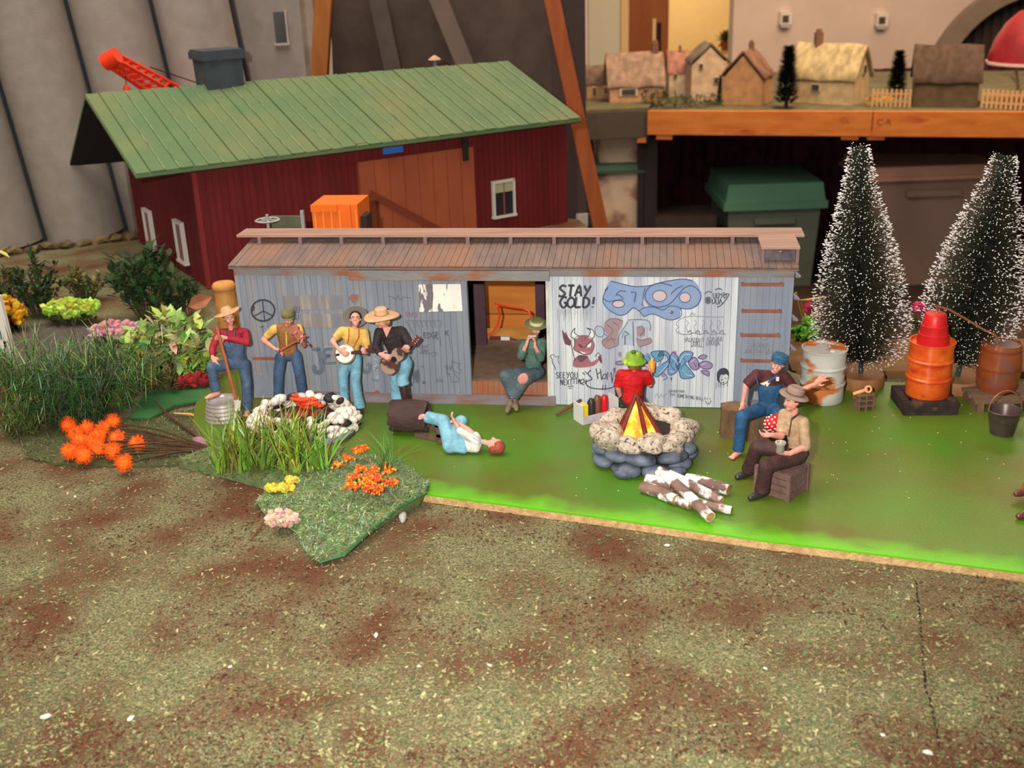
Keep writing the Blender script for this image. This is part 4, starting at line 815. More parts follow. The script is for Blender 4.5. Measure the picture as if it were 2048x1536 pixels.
stroke(mb, [(1208, 668), (1216, 674), (1205, 682), (1207, 691), (1218, 697), (1234, 691)], 1.3); stroke(mb, [(1209, 648), (1216, 640), (1230, 637), (1246, 642)], 1.2); stroke(mb, [(1266, 642), (1267, 692)], 1.8); stroke(mb, [(1256, 640), (1292, 640), (1301, 650), (1300, 662)], 1.5); stroke(mb, [(1237, 690), (1238, 672), (1248, 656), (1256, 642)], 1.2); stroke(mb, [(1249, 662), (1258, 668), (1250, 672), (1250, 690)], 2.2, smooth=False); stroke(mb, [(1272, 676), (1284, 680), (1300, 676), (1302, 686), (1278, 694)], 1.1); stroke(mb, [(1214, 650), (1226, 660), (1220, 672), (1232, 680)], 1.2); stroke(mb, [(1226, 644), (1238, 652)], 1.2); stroke(mb, [(1276, 656), (1284, 652), (1288, 662), (1280, 670)], 1.4); stroke(mb, [(1212, 684), (1222, 678), (1230, 688)], 1.2); stroke(mb, [(1244, 676), (1248, 664)], 1.1); gput(mb, inkg, wr)
# teal and violet wild lettering
mb = MB()
for q in ([(1302, 705), (1324, 702), (1326, 716), (1314, 724), (1308, 716)], [(1304, 738), (1320, 730), (1336, 720), (1330, 710), (1316, 714), (1322, 702), (1336, 706), (1340, 724), (1326, 744), (1312, 754)], [(1340, 712), (1350, 706), (1360, 730), (1348, 748), (1336, 746)], [(1352, 728), (1366, 704), (1386, 706), (1378, 722), (1370, 726), (1384, 744), (1388, 754), (1364, 757), (1358, 742)], [(1284, 716), (1296, 706), (1302, 716), (1296, 734), (1288, 730)]): fill(mb, q, GL-.06)
gput(mb, teal, wr, 'teal and violet wild style lettering')
mb = MB()
for q in ([(1378, 722), (1388, 714), (1396, 722), (1398, 736), (1388, 740), (1378, 730)], [(1232, 724), (1246, 722), (1250, 728), (1236, 730)], [(1236, 706), (1242, 704), (1242, 712), (1238, 714)], [(1396, 730), (1410, 722), (1424, 728), (1422, 736), (1410, 738)], [(1396, 716), (1404, 710), (1414, 712), (1408, 718)], [(1402, 742), (1416, 742), (1418, 752), (1408, 748)], [(1344, 704), (1352, 702), (1352, 710), (1346, 714)], [(1322, 748), (1330, 744), (1330, 754), (1324, 754)]): fill(mb, q, GL-.05); gput(mb, viol, wr); mb = MB()
mb = MB()
for q in ([(1304, 738), (1320, 730), (1336, 720), (1330, 710), (1316, 714), (1322, 702), (1336, 706), (1340, 724), (1326, 744), (1312, 754)], [(1340, 712), (1350, 706), (1360, 730), (1348, 748), (1336, 746)], [(1352, 728), (1366, 704), (1386, 706), (1378, 722), (1370, 726), (1384, 744), (1388, 754), (1364, 757), (1358, 742)], [(1378, 722), (1388, 714), (1396, 722), (1398, 736), (1388, 740), (1378, 730)], [(1396, 730), (1410, 722), (1424, 728), (1422, 736), (1410, 738)], [(1396, 716), (1404, 710), (1414, 712), (1408, 718)], [(1402, 742), (1416, 742), (1418, 752), (1408, 748)], [(1232, 724), (1246, 722), (1250, 728), (1236, 730)], [(1302, 705), (1324, 702), (1326, 716), (1314, 724), (1308, 716)]): stroke(mb, q, 1.5, closed=True)
stroke(mb, [(1340, 758), (1344, 755), (1342, 762)], 1.4); gput(mb, M('gr_navy', (62, 70, 104), rough=.8), wr)
mb = MB()
for q in ([(1308, 736), (1322, 728), (1334, 719)], [(1318, 748), (1328, 738), (1337, 726)], [(1344, 714), (1352, 722), (1355, 730)], [(1340, 742), (1348, 744)], [(1358, 726), (1368, 710), (1380, 709)], [(1364, 740), (1374, 750), (1384, 751)], [(1382, 724), (1389, 719)], [(1402, 730), (1412, 726)]): stroke(mb, q, 1.3, GL+.02)
gput(mb, M('gr_pale_teal', (176, 206, 214), rough=.8), wr)
mb = MB()
for q in ([(1312, 716), (1322, 722), (1316, 732)], [(1346, 720), (1342, 732), (1350, 740)], [(1366, 716), (1372, 724), (1362, 736), (1370, 748)], [(1330, 748), (1334, 756), (1326, 760)], [(1296, 712), (1302, 724), (1294, 732)], [(1388, 726), (1392, 734)]): stroke(mb, q, 1.8, GL+.01)
gput(mb, M('gr_deep_teal', (70, 104, 138), rough=.8), wr)
# scrawl tag
mb = MB(); stroke(mb, [(1182, 740), (1176, 748), (1184, 758), (1172, 764), (1178, 774), (1200, 778), (1222, 776), (1232, 768)], 2.0); stroke(mb, [(1192, 737), (1196, 758)], 2); stroke(mb, [(1195, 748), (1202, 744)], 1.8); stroke(mb, [(1201, 738), (1203, 760)], 2); stroke(mb, [(1206, 750), (1212, 748), (1211, 756), (1205, 757), (1206, 750)], 1.8); stroke(mb, [(1214, 760), (1215, 744), (1219, 754), (1222, 744), (1224, 762)], 1.8, smooth=False); stroke(mb, [(1224, 766), (1228, 740), (1232, 764)], 1.8, smooth=False); stroke(mb, [(1165, 745), (1170, 750)], 1.8); stroke(mb, [(1170, 743), (1175, 748)], 1.8); stroke(mb, [(1206, 770), (1205, 780)], 1.6); stroke(mb, [(1211, 770), (1210, 780)], 1.6); stroke(mb, [(1226, 740), (1230, 736), (1229, 744)], 1.6); gput(mb, ink, wr, 'black scrawled tag with a long underline')
# outlined bubble word and small scribbles
mb = MB(); top = [(1364, 640)]+[(1364+i*6, 633+(2 if i % 2 else 0)) for i in range(1, 16)]; stroke(mb, [(1356, 668), (1352, 660), (1357, 654), (1352, 648), (1358, 640), (1366, 636), (1376, 633), (1400, 633), (1424, 634), (1448, 634)], 1.2); stroke(mb, [(1356, 662), (1362, 668), (1376, 669), (1388, 666), (1400, 669), (1412, 666), (1424, 669), (1436, 667), (1452, 669)], 1.6)
for i, x in enumerate((1372, 1388, 1404, 1420, 1436)): stroke(mb, [(x, 640), (x+5, 646), (x, 654), (x+4, 664)], 1.0); stroke(mb, [(x+3, 666), (x+8, 661), (x+12, 667)], 2.2)
stroke(mb, [(1380, 632), (1384, 625), (1388, 630), (1391, 627)], 1.2); gput(mb, inks, wr, 'outlined bubble word in thin grey line')
mb = MB(); scrib(mb, 1368, 675, 40, 9, 1.4, 8, 1); scrib(mb, 1414, 674, 32, 9, 1.4, 6, 2); scrib(mb, 1382, 683, 22, 9, 1.3, 4, 3); scrib(mb, 1412, 683, 28, 8, 1.3, 6, 4); stroke(mb, [(1382, 694), (1392, 692), (1400, 694), (1408, 693)], 1.2); gput(mb, inks, wr)
mb = MB(); scrib(mb, 1426, 585, 28, 11, 2.0, 4, 5); scrib(mb, 1424, 597, 22, 11, 2.0, 3, 6); stroke(mb, [(1409, 588), (1416, 583), (1424, 585)], 2); fill(mb, [(1410, 596), (1420, 594), (1421, 606), (1412, 607)], GL-.02); stroke(mb, [(1430, 580), (1438, 577), (1444, 580)], 2.4); stroke(mb, [(1448, 590), (1458, 588), (1450, 602), (1440, 612), (1434, 614)], 2.2); gput(mb, inkg, wr, 'small black cluster tag beside the blue lettering')
mb = MB(); scrib(mb, 1506, 686, 34, 9, 1.0, 5, 7); scrib(mb, 1490, 698, 60, 9, 1.0, 8, 8); stroke(mb, [(1500, 676), (1514, 672), (1528, 680), (1540, 674)], 1.2); stroke(mb, [(1486, 708), (1500, 704), (1520, 712), (1540, 706)], 1); gput(mb, inks, wr)
# face with black hair
mb = MB(); fill(mb, [(1434, 758), (1434, 746), (1440, 738), (1450, 736), (1457, 742), (1458, 752), (1452, 748), (1448, 750), (1442, 749), (1439, 757), (1440, 765), (1435, 762)], GL-.02); stroke(mb, [(1442, 760), (1446, 759)], 1.4); stroke(mb, [(1449, 757), (1453, 756)], 1.4); stroke(mb, [(1444, 765), (1449, 764)], 1.3); stroke(mb, [(1440, 765), (1446, 769), (1454, 764), (1458, 752)], 1.2)
for x in (1433, 1437, 1441, 1447, 1455): stroke(mb, [(x, 764), (x-.5, 773+(x % 3)*2)], .9)
gput(mb, ink, wr, 'small stencilled face with black curly hair')
mb = MB(); scrib(mb, 1338, 780, 32, 5, 1.0, 9, 9); scrib(mb, 1339, 787, 12, 5, 1.0, 3, 10); write(mb, 'SOMETHING BILL?', 1354, 788, 6.5, 3.5, 1.15, gap=.1, slope=.12); stroke(mb, [(1414, 796), (1414, 799)], 1.6); stroke(mb, [(1420, 796), (1420, 799)], 1.6); stroke(mb, [(1411, 802), (1414, 807), (1419, 807), (1422, 801)], 1.6); gput(mb, inkg, wr, 'small lettering with a smiling face')
mb = MB(); stroke(mb, [(1310, 795), (1314, 787), (1318, 796), (1322, 788), (1326, 794), (1334, 786)], 1); gput(mb, inks, wr)
mb = MB(); stroke(mb, [(1100, 712), (1106, 709), (1112, 714), (1118, 712), (1116, 720), (1119, 728)], 1.2); stroke(mb, [(1100, 712), (1104, 718), (1105, 726), (1109, 732), (1111, 740)], 1.8); gput(mb, inkg, wr)
mb = MB()
for k in range(26):
    x = random.uniform(1112, 1178); stroke(mb, [(x, 618), (x+.5, 618+random.uniform(4, 26))], .8)
gput(mb, M('drip_grey', (140, 144, 158), rough=.8), wr)
# left side: peace sign, letters, tags
mb = MB(); stroke(mb, [(526+22*math.cos(a)*1.05, 621+21*math.sin(a)) for a in np.linspace(0, 6.283, 15)[:-1]], 3.6, closed=True); stroke(mb, [(525, 602), (529, 640)], 2.4, smooth=False); stroke(mb, [(527, 622), (509, 632)], 2.4, smooth=False); stroke(mb, [(527, 622), (546, 632)], 2.4, smooth=False); stroke(mb, [(504, 622), (508, 616), (506, 612)], 3.5); gput(mb, ink, wl, 'black spray painted peace sign')
mb = MB(); scrib(mb, 586, 613, 14, 11, 2.0, 2, 11); scrib(mb, 590, 629, 9, 9, 2.2, 1, 12); stroke(mb, [(520, 655), (528, 652)], 2); stroke(mb, [(524, 650), (526, 664)], 1.6); gput(mb, inkg, wl)
mb = MB(); stroke(mb, [(624, 700), (640, 697)], 7); stroke(mb, [(637, 698), (641, 715), (645, 735), (641, 744), (632, 744), (628, 736), (631, 731)], 9); stroke(mb, [(665, 697), (650, 700), (648, 709), (660, 711), (649, 718), (653, 727), (672, 726)], 6.5); stroke(mb, [(728, 700), (722, 722), (726, 740), (736, 744), (741, 733), (735, 727)], 8); gput(mb, M('gr_slate', (98, 104, 116), (108, 114, 126), 1.4, rough=.8), wl, 'grey gothic letters J and S partly hidden behind the banjo player')
mb = MB(); stroke(mb, [(622, 703), (630, 706), (634, 722), (634, 734)], 1.0); stroke(mb, [(648, 694), (670, 693)], 1.0); stroke(mb, [(650, 731), (676, 730)], 1.0); gput(mb, M('gr_paleline', (168, 176, 182), rough=.8), wl); mb = MB(); stroke(mb, [(746, 706), (764, 712), (756, 728), (744, 736), (762, 744), (752, 756), (774, 750)], 1.8); stroke(mb, [(748, 718), (760, 722)], 1.6); gput(mb, M('gr_paleline', (168, 176, 182), rough=.8), wl)
mb = MB(); stroke(mb, [(742, 758), (760, 762), (776, 752)], 2.5); stroke(mb, [(750, 742), (756, 734), (762, 746), (768, 736)], 1.5); fill(mb, [(584, 712), (592, 710), (598, 730), (602, 744), (596, 746), (588, 730)], GL-.03); gput(mb, M('gr_bluegrey', (98, 116, 138), rough=.8), wl)
mb = MB(); stroke(mb, [(776, 592), (784, 594), (792, 598), (796, 590), (800, 600), (808, 594), (820, 596)], 1.2); stroke(mb, [(811, 642), (822, 641), (840, 642), (860, 642), (882, 642), (880, 654)], 1.0); stroke(mb, [(812, 643), (822, 658), (828, 672)], 1.2)
for x in (826, 834, 842, 850, 860, 868): stroke(mb, [(x, 643), (x+3, 652), (x+4, 655)], 1.1)
gput(mb, inkg, wl)
mb = MB(); write(mb, 'EDGE', 847, 665, 11, 7, 2.4, gap=.15, jit=1.2); write(mb, 'K', 890, 661, 10, 8, 2.4); stroke(mb, [(880, 676), (881, 692)], 1.8); stroke(mb, [(898, 672), (902, 700)], .9); scrib(mb, 840, 690, 16, 6, 1.2, 3, 13); scrib(mb, 843, 699, 14, 7, 1.3, 3, 14); stroke(mb, [(838, 706), (856, 708), (870, 704), (872, 710), (864, 712)], 1); gput(mb, inkg, wl, 'black dripping tags below the placard')
mb = MB(); stroke(mb, [(904, 722), (912, 726), (921, 728), (914, 736), (923, 740), (918, 748), (908, 742), (904, 734), (904, 722)], 1.3, smooth=False); stroke(mb, [(898, 746), (901, 756), (904, 764), (916, 764), (918, 758), (908, 748)], 1.3, smooth=False); stroke(mb, [(890, 733), (896, 731)], 1.6); stroke(mb, [(892, 738), (898, 736)], 1.6); stroke(mb, [(893, 733), (894, 748), (900, 747)], 1.4); stroke(mb, [(899, 731), (901, 740), (904, 732)], 1.3); scrib(mb, 872, 758, 15, 6, 1.1, 3, 15); gput(mb, inkg, wl)
mb = MB()
for k in range(14): x = 824+k*1.1; stroke(mb, [(x, 738+random.uniform(0, 6)), (x+2, 756+random.uniform(0, 12))], 1.1)
stroke(mb, [(842, 734), (846, 733), (848, 738)], 1.4); fill(mb, [(846, 762), (851, 763), (850, 768), (845, 767)], GL-.02); gput(mb, inkg, wl)
mb = MB(); scrib(mb, 810, 625, 26, 8, 1.8, 4, 16); gput(mb, M('gr_rose', (138, 100, 108), rough=.8), wl)

# ================================================================== things behind the boxcar
fc = empty('model_flatcar', CT(6.5, CW+6.5, TZ), 'grey flatcar with a round brake wheel behind the boxcar roof', 'model flatcar')
put('deck', MB().box(CT(6, CW+6.5, 4.2), (16, 7.5, .8), RC), M('deck_grey', (104, 100, 88), (90, 88, 78), 1, rough=.8), fc)
for uu in (1.5, 10.5):
    tr = put('truck_frame', MB().box(CT(uu, CW+6.5, 2.8), (4.6, 6.5, 1.4), RC), M('truck_black', (40, 38, 38)), fc)
    for du in (-1.3, 1.3):
        for wv in (-2.6, 2.6): put('wheel', MB().lathe(CT(uu+du, CW+6.5+wv-.3, 1.2), [(1.75, 0), (1.55, .2), (1.55, .6)], -CN, 20), M('wheel_iron', (66, 60, 58), rough=.5), tr, 40)
wq = P(535, 440, CT(1.5, CW+3.6, 0)[1]); cb = wq
put('brake_staff', MB().tube([V(cb[0], cb[1], 4.4), cb+V(0, 0, .5)], .14, 8), M('brake_metal', (150, 152, 144), rough=.5), fc)
wh = put('brake_wheel', MB().lathe(cb, [(1.0, -.08), (1.12, 0), (1.0, .08), (.9, 0)], n=28, closed=True), M('brake_metal', (150, 152, 144)), fc, 40)
for k in range(5): a = k*1.2566; put('spoke', MB().bar(cb, cb+V(math.cos(a), math.sin(a), 0)*.95, .13, .1), M('brake_metal', (150, 152, 144)), wh)
put('end_bulkhead', MB().box(cb+V(1.5, 1.4, -3.2), (3.0, .3, 6.4), RC), M('bulk_olive', (96, 94, 74), (84, 84, 66), 1, rough=.8), fc)
put('stake', MB().box(cb+V(2.9, 1.1, -2.6), (.3, .3, 6.2), RC), M('brake_metal', (150, 152, 144)), fc)
ct = P(668, 404, CT(6, CW+6, 0)[1]); ua = np.dot(ct-C0, CE)
cont = empty('orange_container', CT(ua+.3, CW+6.6, 4.6), 'bright orange ribbed plastic container standing on the flatcar', 'container')
oc = M('container_orange', (240, 112, 30), rough=.35, spec=.5); zt = ct[2]
RQ = RC @ rz(.0)
put('container_body', MB().box(CT(ua+.3, CW+6.6, (4.6+zt)/2), (4.2, 4.0, zt-4.6), RC), oc, cont)
put('front_lip', MB().box(CT(ua-.6, CW+4.5, zt-.3), (2.4, .3, .6), RC).box(CT(ua+1.55, CW+4.5, (4.6+zt)/2), (.5, .35, zt-4.6), RC), oc, cont)
for k in range(6): put('rib', MB().box(CT(ua-1.5+k*.75, CW+4.55, (4.6+zt)/2-.2), (.12, .12, zt-5.2), RC), M('container_rib', (250, 150, 80), rough=.4), cont)
put('side_pillar', MB().box(CT(ua+2.7, CW+6.2, (4.6+zt)/2-.6), (.5, 2, zt-5.8), RC), M('pillar_dark', (46, 36, 32)), cont)
# wooden box seen through the open doors with a red wire
wb = empty('wooden_box', CT(22, CW+5, TZ), 'orange pine box seen through the open boxcar doors', 'wooden box')
pw_ = M('pine_warm', (190, 116, 44), (172, 100, 36), .6, rough=.5, stretch=(.3, .3, 2))
put('box_panel', MB().box(CT(22, CW+5, TZ+4.9), (10, .8, 9.8), RC), pw_, wb)
for k in range(3): put('board', MB().box(CT(22, CW+4.5, TZ+1.6+k*3.2), (10, .3, 3.1), RC), pw_, wb)
put('box_ledge', MB().box(CT(22, CW+2.5, TZ+.95), (10, 3.4, 1.9), RC), M('ledge_tan', (186, 134, 66), (166, 116, 54), .6, rough=.6), wb)
Yb = CT(21, CW-1.5, 0)[1]
wpts = [(975, 669), (985, 665), (996, 650), (1000, 630), (996, 612), (988, 606), (1000, 610), (1020, 614), (1045, 617), (1058, 622), (1062, 632), (1063, 640)]
put('red_wire', MB().tube([P(x, y, Yb+.2*math.sin(i)) for i, (x, y) in enumerate(wpts)], .09, 6), M('wire_red', (240, 70, 26), rough=.4), label='thin red wire looping inside the boxcar doorway', cat='wire')
wcn = empty('wire_connector', P(1008, 677, Yb-.4), 'white plug connector with dark red leads on the boxcar floor', 'connector')
put('plug', MB().box(P(1011, 676, Yb-.4), (.75, .35, .3), RC), M('plug_white', (228, 220, 206)), wcn)
put('lead', MB().tube([P(979, 674, Yb-.4), P(1003, 675, Yb-.4)], .1, 6).tube([P(979, 678, Yb-.4), P(1003, 677, Yb-.4)], .07, 6).tube([P(1019, 677, Yb-.4), P(1032, 679, Yb-.4)], .06, 6), M('lead_dark', (110, 34, 24)), wcn)

# ================================================================== figurines
skinm = M('skin', (226, 158, 140), (214, 144, 126), 2.0, rough=.5, spec=.35)
SKT = {}
def J(px, py, Y): return P(px, py, Y)
class Fig:
    def __init__(s, label, base, up=(0, 0, 1)):
        s.root = empty('person_figurine', base, label, 'figurine', 'painted model figures'); s.b = MB(); s.p = {}; s.base = V(base)
    def part(s, name, mt, voxel=.07, smooth=3):
        if name not in s.p: s.p[name] = (MB(), mt, voxel, smooth)
        return s.p[name][0]
    def limb(s, mbs, pts, rad):
        for i in range(len(pts)-1):
            for mb in mbs: cap(mb, pts[i], pts[i+1], rad[i], rad[i+1])
    def hand(s, wr, d, nrm_, side, curl=.8, size=1.0, spread=.16, target=None):
        """palm at the wrist along d, palm facing nrm_, thumb on 'side' (+1/-1 across)"""
        d = nrm(d); n = nrm(V(nrm_)-d*np.dot(V(nrm_), d)); a = np.cross(d, n)*side; k = size
        R = np.stack([d, a, n], 1); c = V(wr)+d*.24*k
        s.b.ell(c, (.27*k, .22*k, .11*k), R); cap(s.b, V(wr)-d*.1, c, .125*k, .15*k)
        lens = (.40, .46, .43, .33)
        for i in range(4):
            off = (i-1.5); p = c+d*.2*k-a*off*.115*k; dd = nrm(d-a*off*spread*.5+n*curl*.35)
            q = p+dd*lens[i]*.5*k; d2 = nrm(dd+n*curl*1.1); r = q+d2*lens[i]*.32*k; d3 = nrm(d2+n*curl*.9-d*curl*.4); t = r+d3*lens[i]*.24*k
            cap(s.b, p, q, .066*k, .062*k, 7); cap(s.b, q, r, .062*k, .056*k, 7); cap(s.b, r, t, .056*k, .05*k, 7)
        p = c-d*.12*k+a*.16*k; q = p+nrm(a*.9+d*.5+n*.35)*.2*k; t = q+nrm(d*.9+a*.25+n*.5*curl)*.2*k
        cap(s.b, p, q, .082*k, .07*k, 7); cap(s.b, q, t, .07*k, .056*k, 7)
    def head(s, c, f, up=(0, 0, 1), k=1.0, hair=None, hairlong=0.0, mouth=(150, 70, 66), smile=False):
        f = nrm(f); up = nrm(V(up)-f*np.dot(V(up), f)*.999); a = np.cross(f, up); R = np.stack([f, a, up], 1); s.R = R; s.hc = V(c); s.hk = k
        T = lambda x, y, z: V(c)+R @ V(x, y, z)*k
        b = s.b
        b.ell(T(-.06, 0, .14), (.50*k, .41*k, .44*k), R); b.ell(T(.08, 0, -.14), (.36*k, .33*k, .44*k), R)
        b.ell(T(.30, 0, -.44), (.14*k, .17*k, .13*k), R)                       # chin
        cap(b, T(.42, 0, .08), T(.55, 0, -.13), .05*k, .085*k)                   # nose
        for sg in (-1, 1):
            b.ell(T(-.02, .40*sg, -.04), (.10*k, .05*k, .15*k), R); b.ell(T(.32, .2*sg, -.16), (.12*k, .12*k, .12*k), R); cap(b, T(.40, .08*sg, .135), T(.34, .24*sg, .12), .055*k, .05*k)
        b.ell(T(.40, 0, -.285), (.07*k, .14*k, .06*k), R)                         # lips
        e = MB(); pu = MB(); mo = MB(); br = MB()
        for sg in (-1, 1):
            e.ell(T(.395, .15*sg, .03), (.045*k, .075*k, .042*k), R, 1); pu.ell(T(.425, .145*sg, .03), (.025*k, .035*k, .036*k), R, 1)
            cap(br, T(.435, .07*sg, .13), T(.37, .24*sg, .14), .03*k, .022*k, 6)
        if smile: mo.ell(T(.435, 0, -.28), (.04*k, .13*k, .045*k), R, 1)
        else: mo.ell(T(.45, 0, -.285), (.035*k, .12*k, .022*k), R, 1)
        s.extra = getattr(s, 'extra', [])+[('eyes', e, M('eye_white', (226, 214, 204), rough=.3)), ('pupils', pu, M('eye_dark', (40, 32, 32), rough=.3)), ('mouth', mo, M('teeth', (230, 214, 204)) if smile else M('mouth_%d' % mouth[0], mouth, rough=.5)), ('eyebrows', br, M('brow_%d_%d_%d' % (hair or (80, 60, 50)), hair or (80, 60, 50), rough=.9))]
        if hair:
            h = s.part('hair', M('hair_%d_%d_%d' % hair, hair, tuple(int(v*.75) for v in hair), 3, rough=.8, bump=.8, bscale=12), .06, 2)
            h.ell(T(-.13, 0, .2), (.50*k, .46*k, .44*k), R); h.ell(T(-.28, 0, -.12), (.30*k, .40*k, .40*k), R)
            for sg in (-1, 1): h.ell(T(-.02, .38*sg, .1), (.16*k, .08*k, .16*k), R)
            if hairlong: h.ell(T(-.2, 0, -.4), (.34*k, .44*k, hairlong*k), R)
        return T
    def torso(s, hip, sh, ax, fw, mbs, fat=1.0, grow=0.0):
        hip, sh = V(hip), V(sh); up = nrm(sh-hip); ax = nrm(V(ax)-up*np.dot(V(ax), up)); fw = np.cross(up, ax)
        R = np.stack([ax, fw, up], 1)
        for t, w_, d, h in ((.0, .66, .46, .55), (.12, .64, .45, .6), (.26, .63, .44, .62), (.42, .64, .445, .62), (.56, .69, .46, .62), (.70, .75, .47, .55), (.86, .80, .45, .42)):
            for mb in mbs: mb.ell(hip+(sh-hip)*t, ((w_*fat+grow), (d*fat+grow), h+grow*.5), R)
    def foot(s, ank, d, mbs, ln=1.05, r=.21, grow=0):
        d = nrm(V(d)); h = V(ank)+V(0, 0, -.18)
        if len(mbs) == 2: cap(mbs[0], V(ank), h, r*.7, r*.8); mbs = mbs[1:]      # shod: the shoe replaces the bare foot
        for mb in mbs:
            cap(mb, h-d*.12, h+d*ln*.55+V(0, 0, -.06), r+grow, r*.9+grow); cap(mb, h+d*ln*.35+V(0, 0, -.07), h+d*ln*.75+V(0, 0, -.1), r*.95+grow, r*.72+grow); cap(mb, V(ank), h, r*.8+grow, r+grow)
    def toes(s, ank, d, mb, ln=1.05):
        d = nrm(V(d)); a = nrm(np.cross(d, V(0, 0, 1))); h = V(ank)+V(0, 0, -.26)+d*ln*.72
        for i in range(5): cap(mb, h+a*(i-2)*.085, h+a*(i-2)*.095+d*(.2-.03*abs(i-1.2)), .07, .055, 7)
    def hat(s, prof, brim_mat, lift=.42, tilt=(0, 0), back=0.0, name='hat', band=None, sx=1.0, sy=1.0, k=None, curl=0.0):
        k = s.hk if k is None else k; R = s.R @ euler(tilt[0], tilt[1], 0); o = s.hc+s.R @ V(-back, 0, lift)*k
        h = MB(); h.lathe(o, [(r*k, z*k) for r, z in prof], R=R, n=28, sx=sx, sy=sy)
        if curl:
            vs = []
            for p in h.v:
                q = R.T @ (V(p)-o)/k; rr = math.hypot(q[0], q[1]); 
                if rr > .62: q[2] += curl*abs(q[1]/rr)**2*(rr-.6)*1.6
                vs.append(tuple(o+R @ (q*k)))
            h.v = vs
        hh = put(name, h, brim_mat, s.root, 35)
        if band: put('hat_band', MB().lathe(o, [(band[0]*k, band[2]*k), (band[1]*k, (band[2]+band[3])*k)], R=R, n=24, sx=sx, sy=sy), band[4], hh, 40)
        return hh
    def done(s, voxel=.062, skin=None):
        o = put('body', vox(s.b, voxel, 2, .4), skin or skinm, s.root, True)
        for n, mb, mt in getattr(s, 'extra', []):
            if mb.v: put(n, mb, mt, s.root, True)
        for n, (mb, mt, vx, sm) in s.p.items():
            if mb.v: put(n, vox(mb, vx, sm), mt, s.root, True)
        return s.root
def cloth(name, c, c2=None): return M(name, c, c2 or tuple(int(v*.82) for v in c), 1.6, rough=.65, bump=.7, bscale=4.5, spec=.25)
den = cloth('denim_grey', (84, 106, 132)); denl = cloth('denim_light', (132, 186, 206)); denm = cloth('denim_mid', (74, 100, 130)); denb = cloth('denim_blue', (48, 92, 132))
redc = cloth('red_shirt', (176, 40, 56)); yelc = cloth('yellow_shirt', (232, 190, 96)); brwn = cloth('brown_vest', (160, 108, 62)); blk = cloth('black_shirt', (58, 48, 50)); whit = cloth('white_shirt', (232, 226, 216))
grn = cloth('green_shirt', (92, 124, 110)); gry = cloth('grey_trouser', (92, 98, 100)); redb = cloth('bright_red', (214, 26, 34)); maroon = cloth('maroon_shirt', (92, 44, 48)); tanc = cloth('tan_shirt', (190, 158, 122)); dkbr = cloth('dark_brown', (74, 48, 48))
boot = M('boot_maroon', (72, 38, 38), (60, 32, 32), 2, rough=.4, spec=.5); blackshoe = M('shoe_black', (46, 44, 40), rough=.35, spec=.5); tanshoe = M('shoe_tan', (132, 116, 92), (112, 98, 80), 2, rough=.6)
straw = M('straw', (214, 168, 124), (198, 150, 110), 3, rough=.8, bump=.5, bscale=9); tanhat = M('tan_hat', (206, 164, 124), (190, 148, 110), 2, rough=.7); greyhat = M('grey_hat', (128, 120, 112), rough=.8); band_d = M('band_dark', (66, 42, 34), rough=.7)

def legs(F, mt, hipA, kA, aA, hipB, kB, aB, name='trousers', r=(.42, .36, .31), grow=.05, flare=0.0, bodyr=(.36, .27, .17)):
    t = F.part(name, mt)
    for h, k, a in ((hipA, kA, aA), (hipB, kB, aB)):
        F.limb([F.b], [h, k, a], bodyr)
        if t is not None:
            cap(t, h, k, r[0]+grow, r[1]+grow)
            d = nrm(V(a)-V(k)); x = V(k); t.lathe(x, [(r[1]*.6, -.15), (r[1]+grow, .0), ((r[1]+r[2])/2+grow, np.linalg.norm(V(a)-x)*.5), (r[2]+grow+flare, np.linalg.norm(V(a)-x))], d, 12); cap(t, k, V(k)+d*.2, r[1]+grow)
    return t
def sleeve(F, part, sh, el, wr, frac=1.0, r=(.33, .28, .22), body=(.27, .22, .14)):
    """arm skin all the way; the sleeve stops at 'frac' (0-1 upper arm, 1-2 forearm)"""
    F.limb([F.b], [sh, el, wr], body)
    sh, el, wr = V(sh), V(el), V(wr)
    if part is None: return
    cap(part, sh, sh+(el-sh)*.4, r[0], r[0])
    if frac <= 1: e = sh+(el-sh)*frac; part.lathe(sh, [(r[0]*.8, -.1), (r[0], .1), (r[1]+.02, np.linalg.norm(e-sh))], nrm(e-sh), 12)
    else:
        cap(part, sh, el, r[0], r[1]); e = el+(wr-el)*(frac-1); part.lathe(el, [(r[1]*.7, -.12), (r[1], 0), (r[2]+.02, np.linalg.norm(e-el))], nrm(e-el), 12)

# ---- 1 farmer with shovel, one foot on the washtub
Y = 79.3
F = Fig('figurine in straw hat, red shirt and overalls leaning on a shovel, foot on the tub', G(495, 826)*V(1, 1, 0))
hA, hB, pel = J(463, 728, Y), J(488, 728, Y), J(475, 724, Y); shA, shB = J(438, 666, Y), J(489, 664, Y); shc = (shA+shB)/2
F.torso(pel, shc, shB-shA, 0, [F.b]); sh = F.part('shirt', redc); F.torso(pel, shc, shB-shA, 0, [sh], grow=.05)
cap(sh, shA, shB, .34); kA, aA, kB, aB = J(423, 736, Y-1.9), J(432, 783, Y-1.6), J(493, 768, Y-.3), J(494, 812, Y-.1)
aB[2] = .42
legs(F, den, hA, kA, aA+V(0, 0, .15), hB, kB, aB, 'overalls', flare=.08); ov = F.part('overalls', den); F.torso(pel+V(0, -.04, 0), pel+(shc-pel)*.72+V(0, -.12, 0), shB-shA, 0, [ov], grow=.09)
F.foot(aA, V(-.75, -.65, 0), [F.b]); F.toes(aA, V(-.75, -.65, 0), F.b); F.foot(aB, V(.05, -1, 0), [F.b]); F.toes(aB, V(.05, -1, 0), F.b)
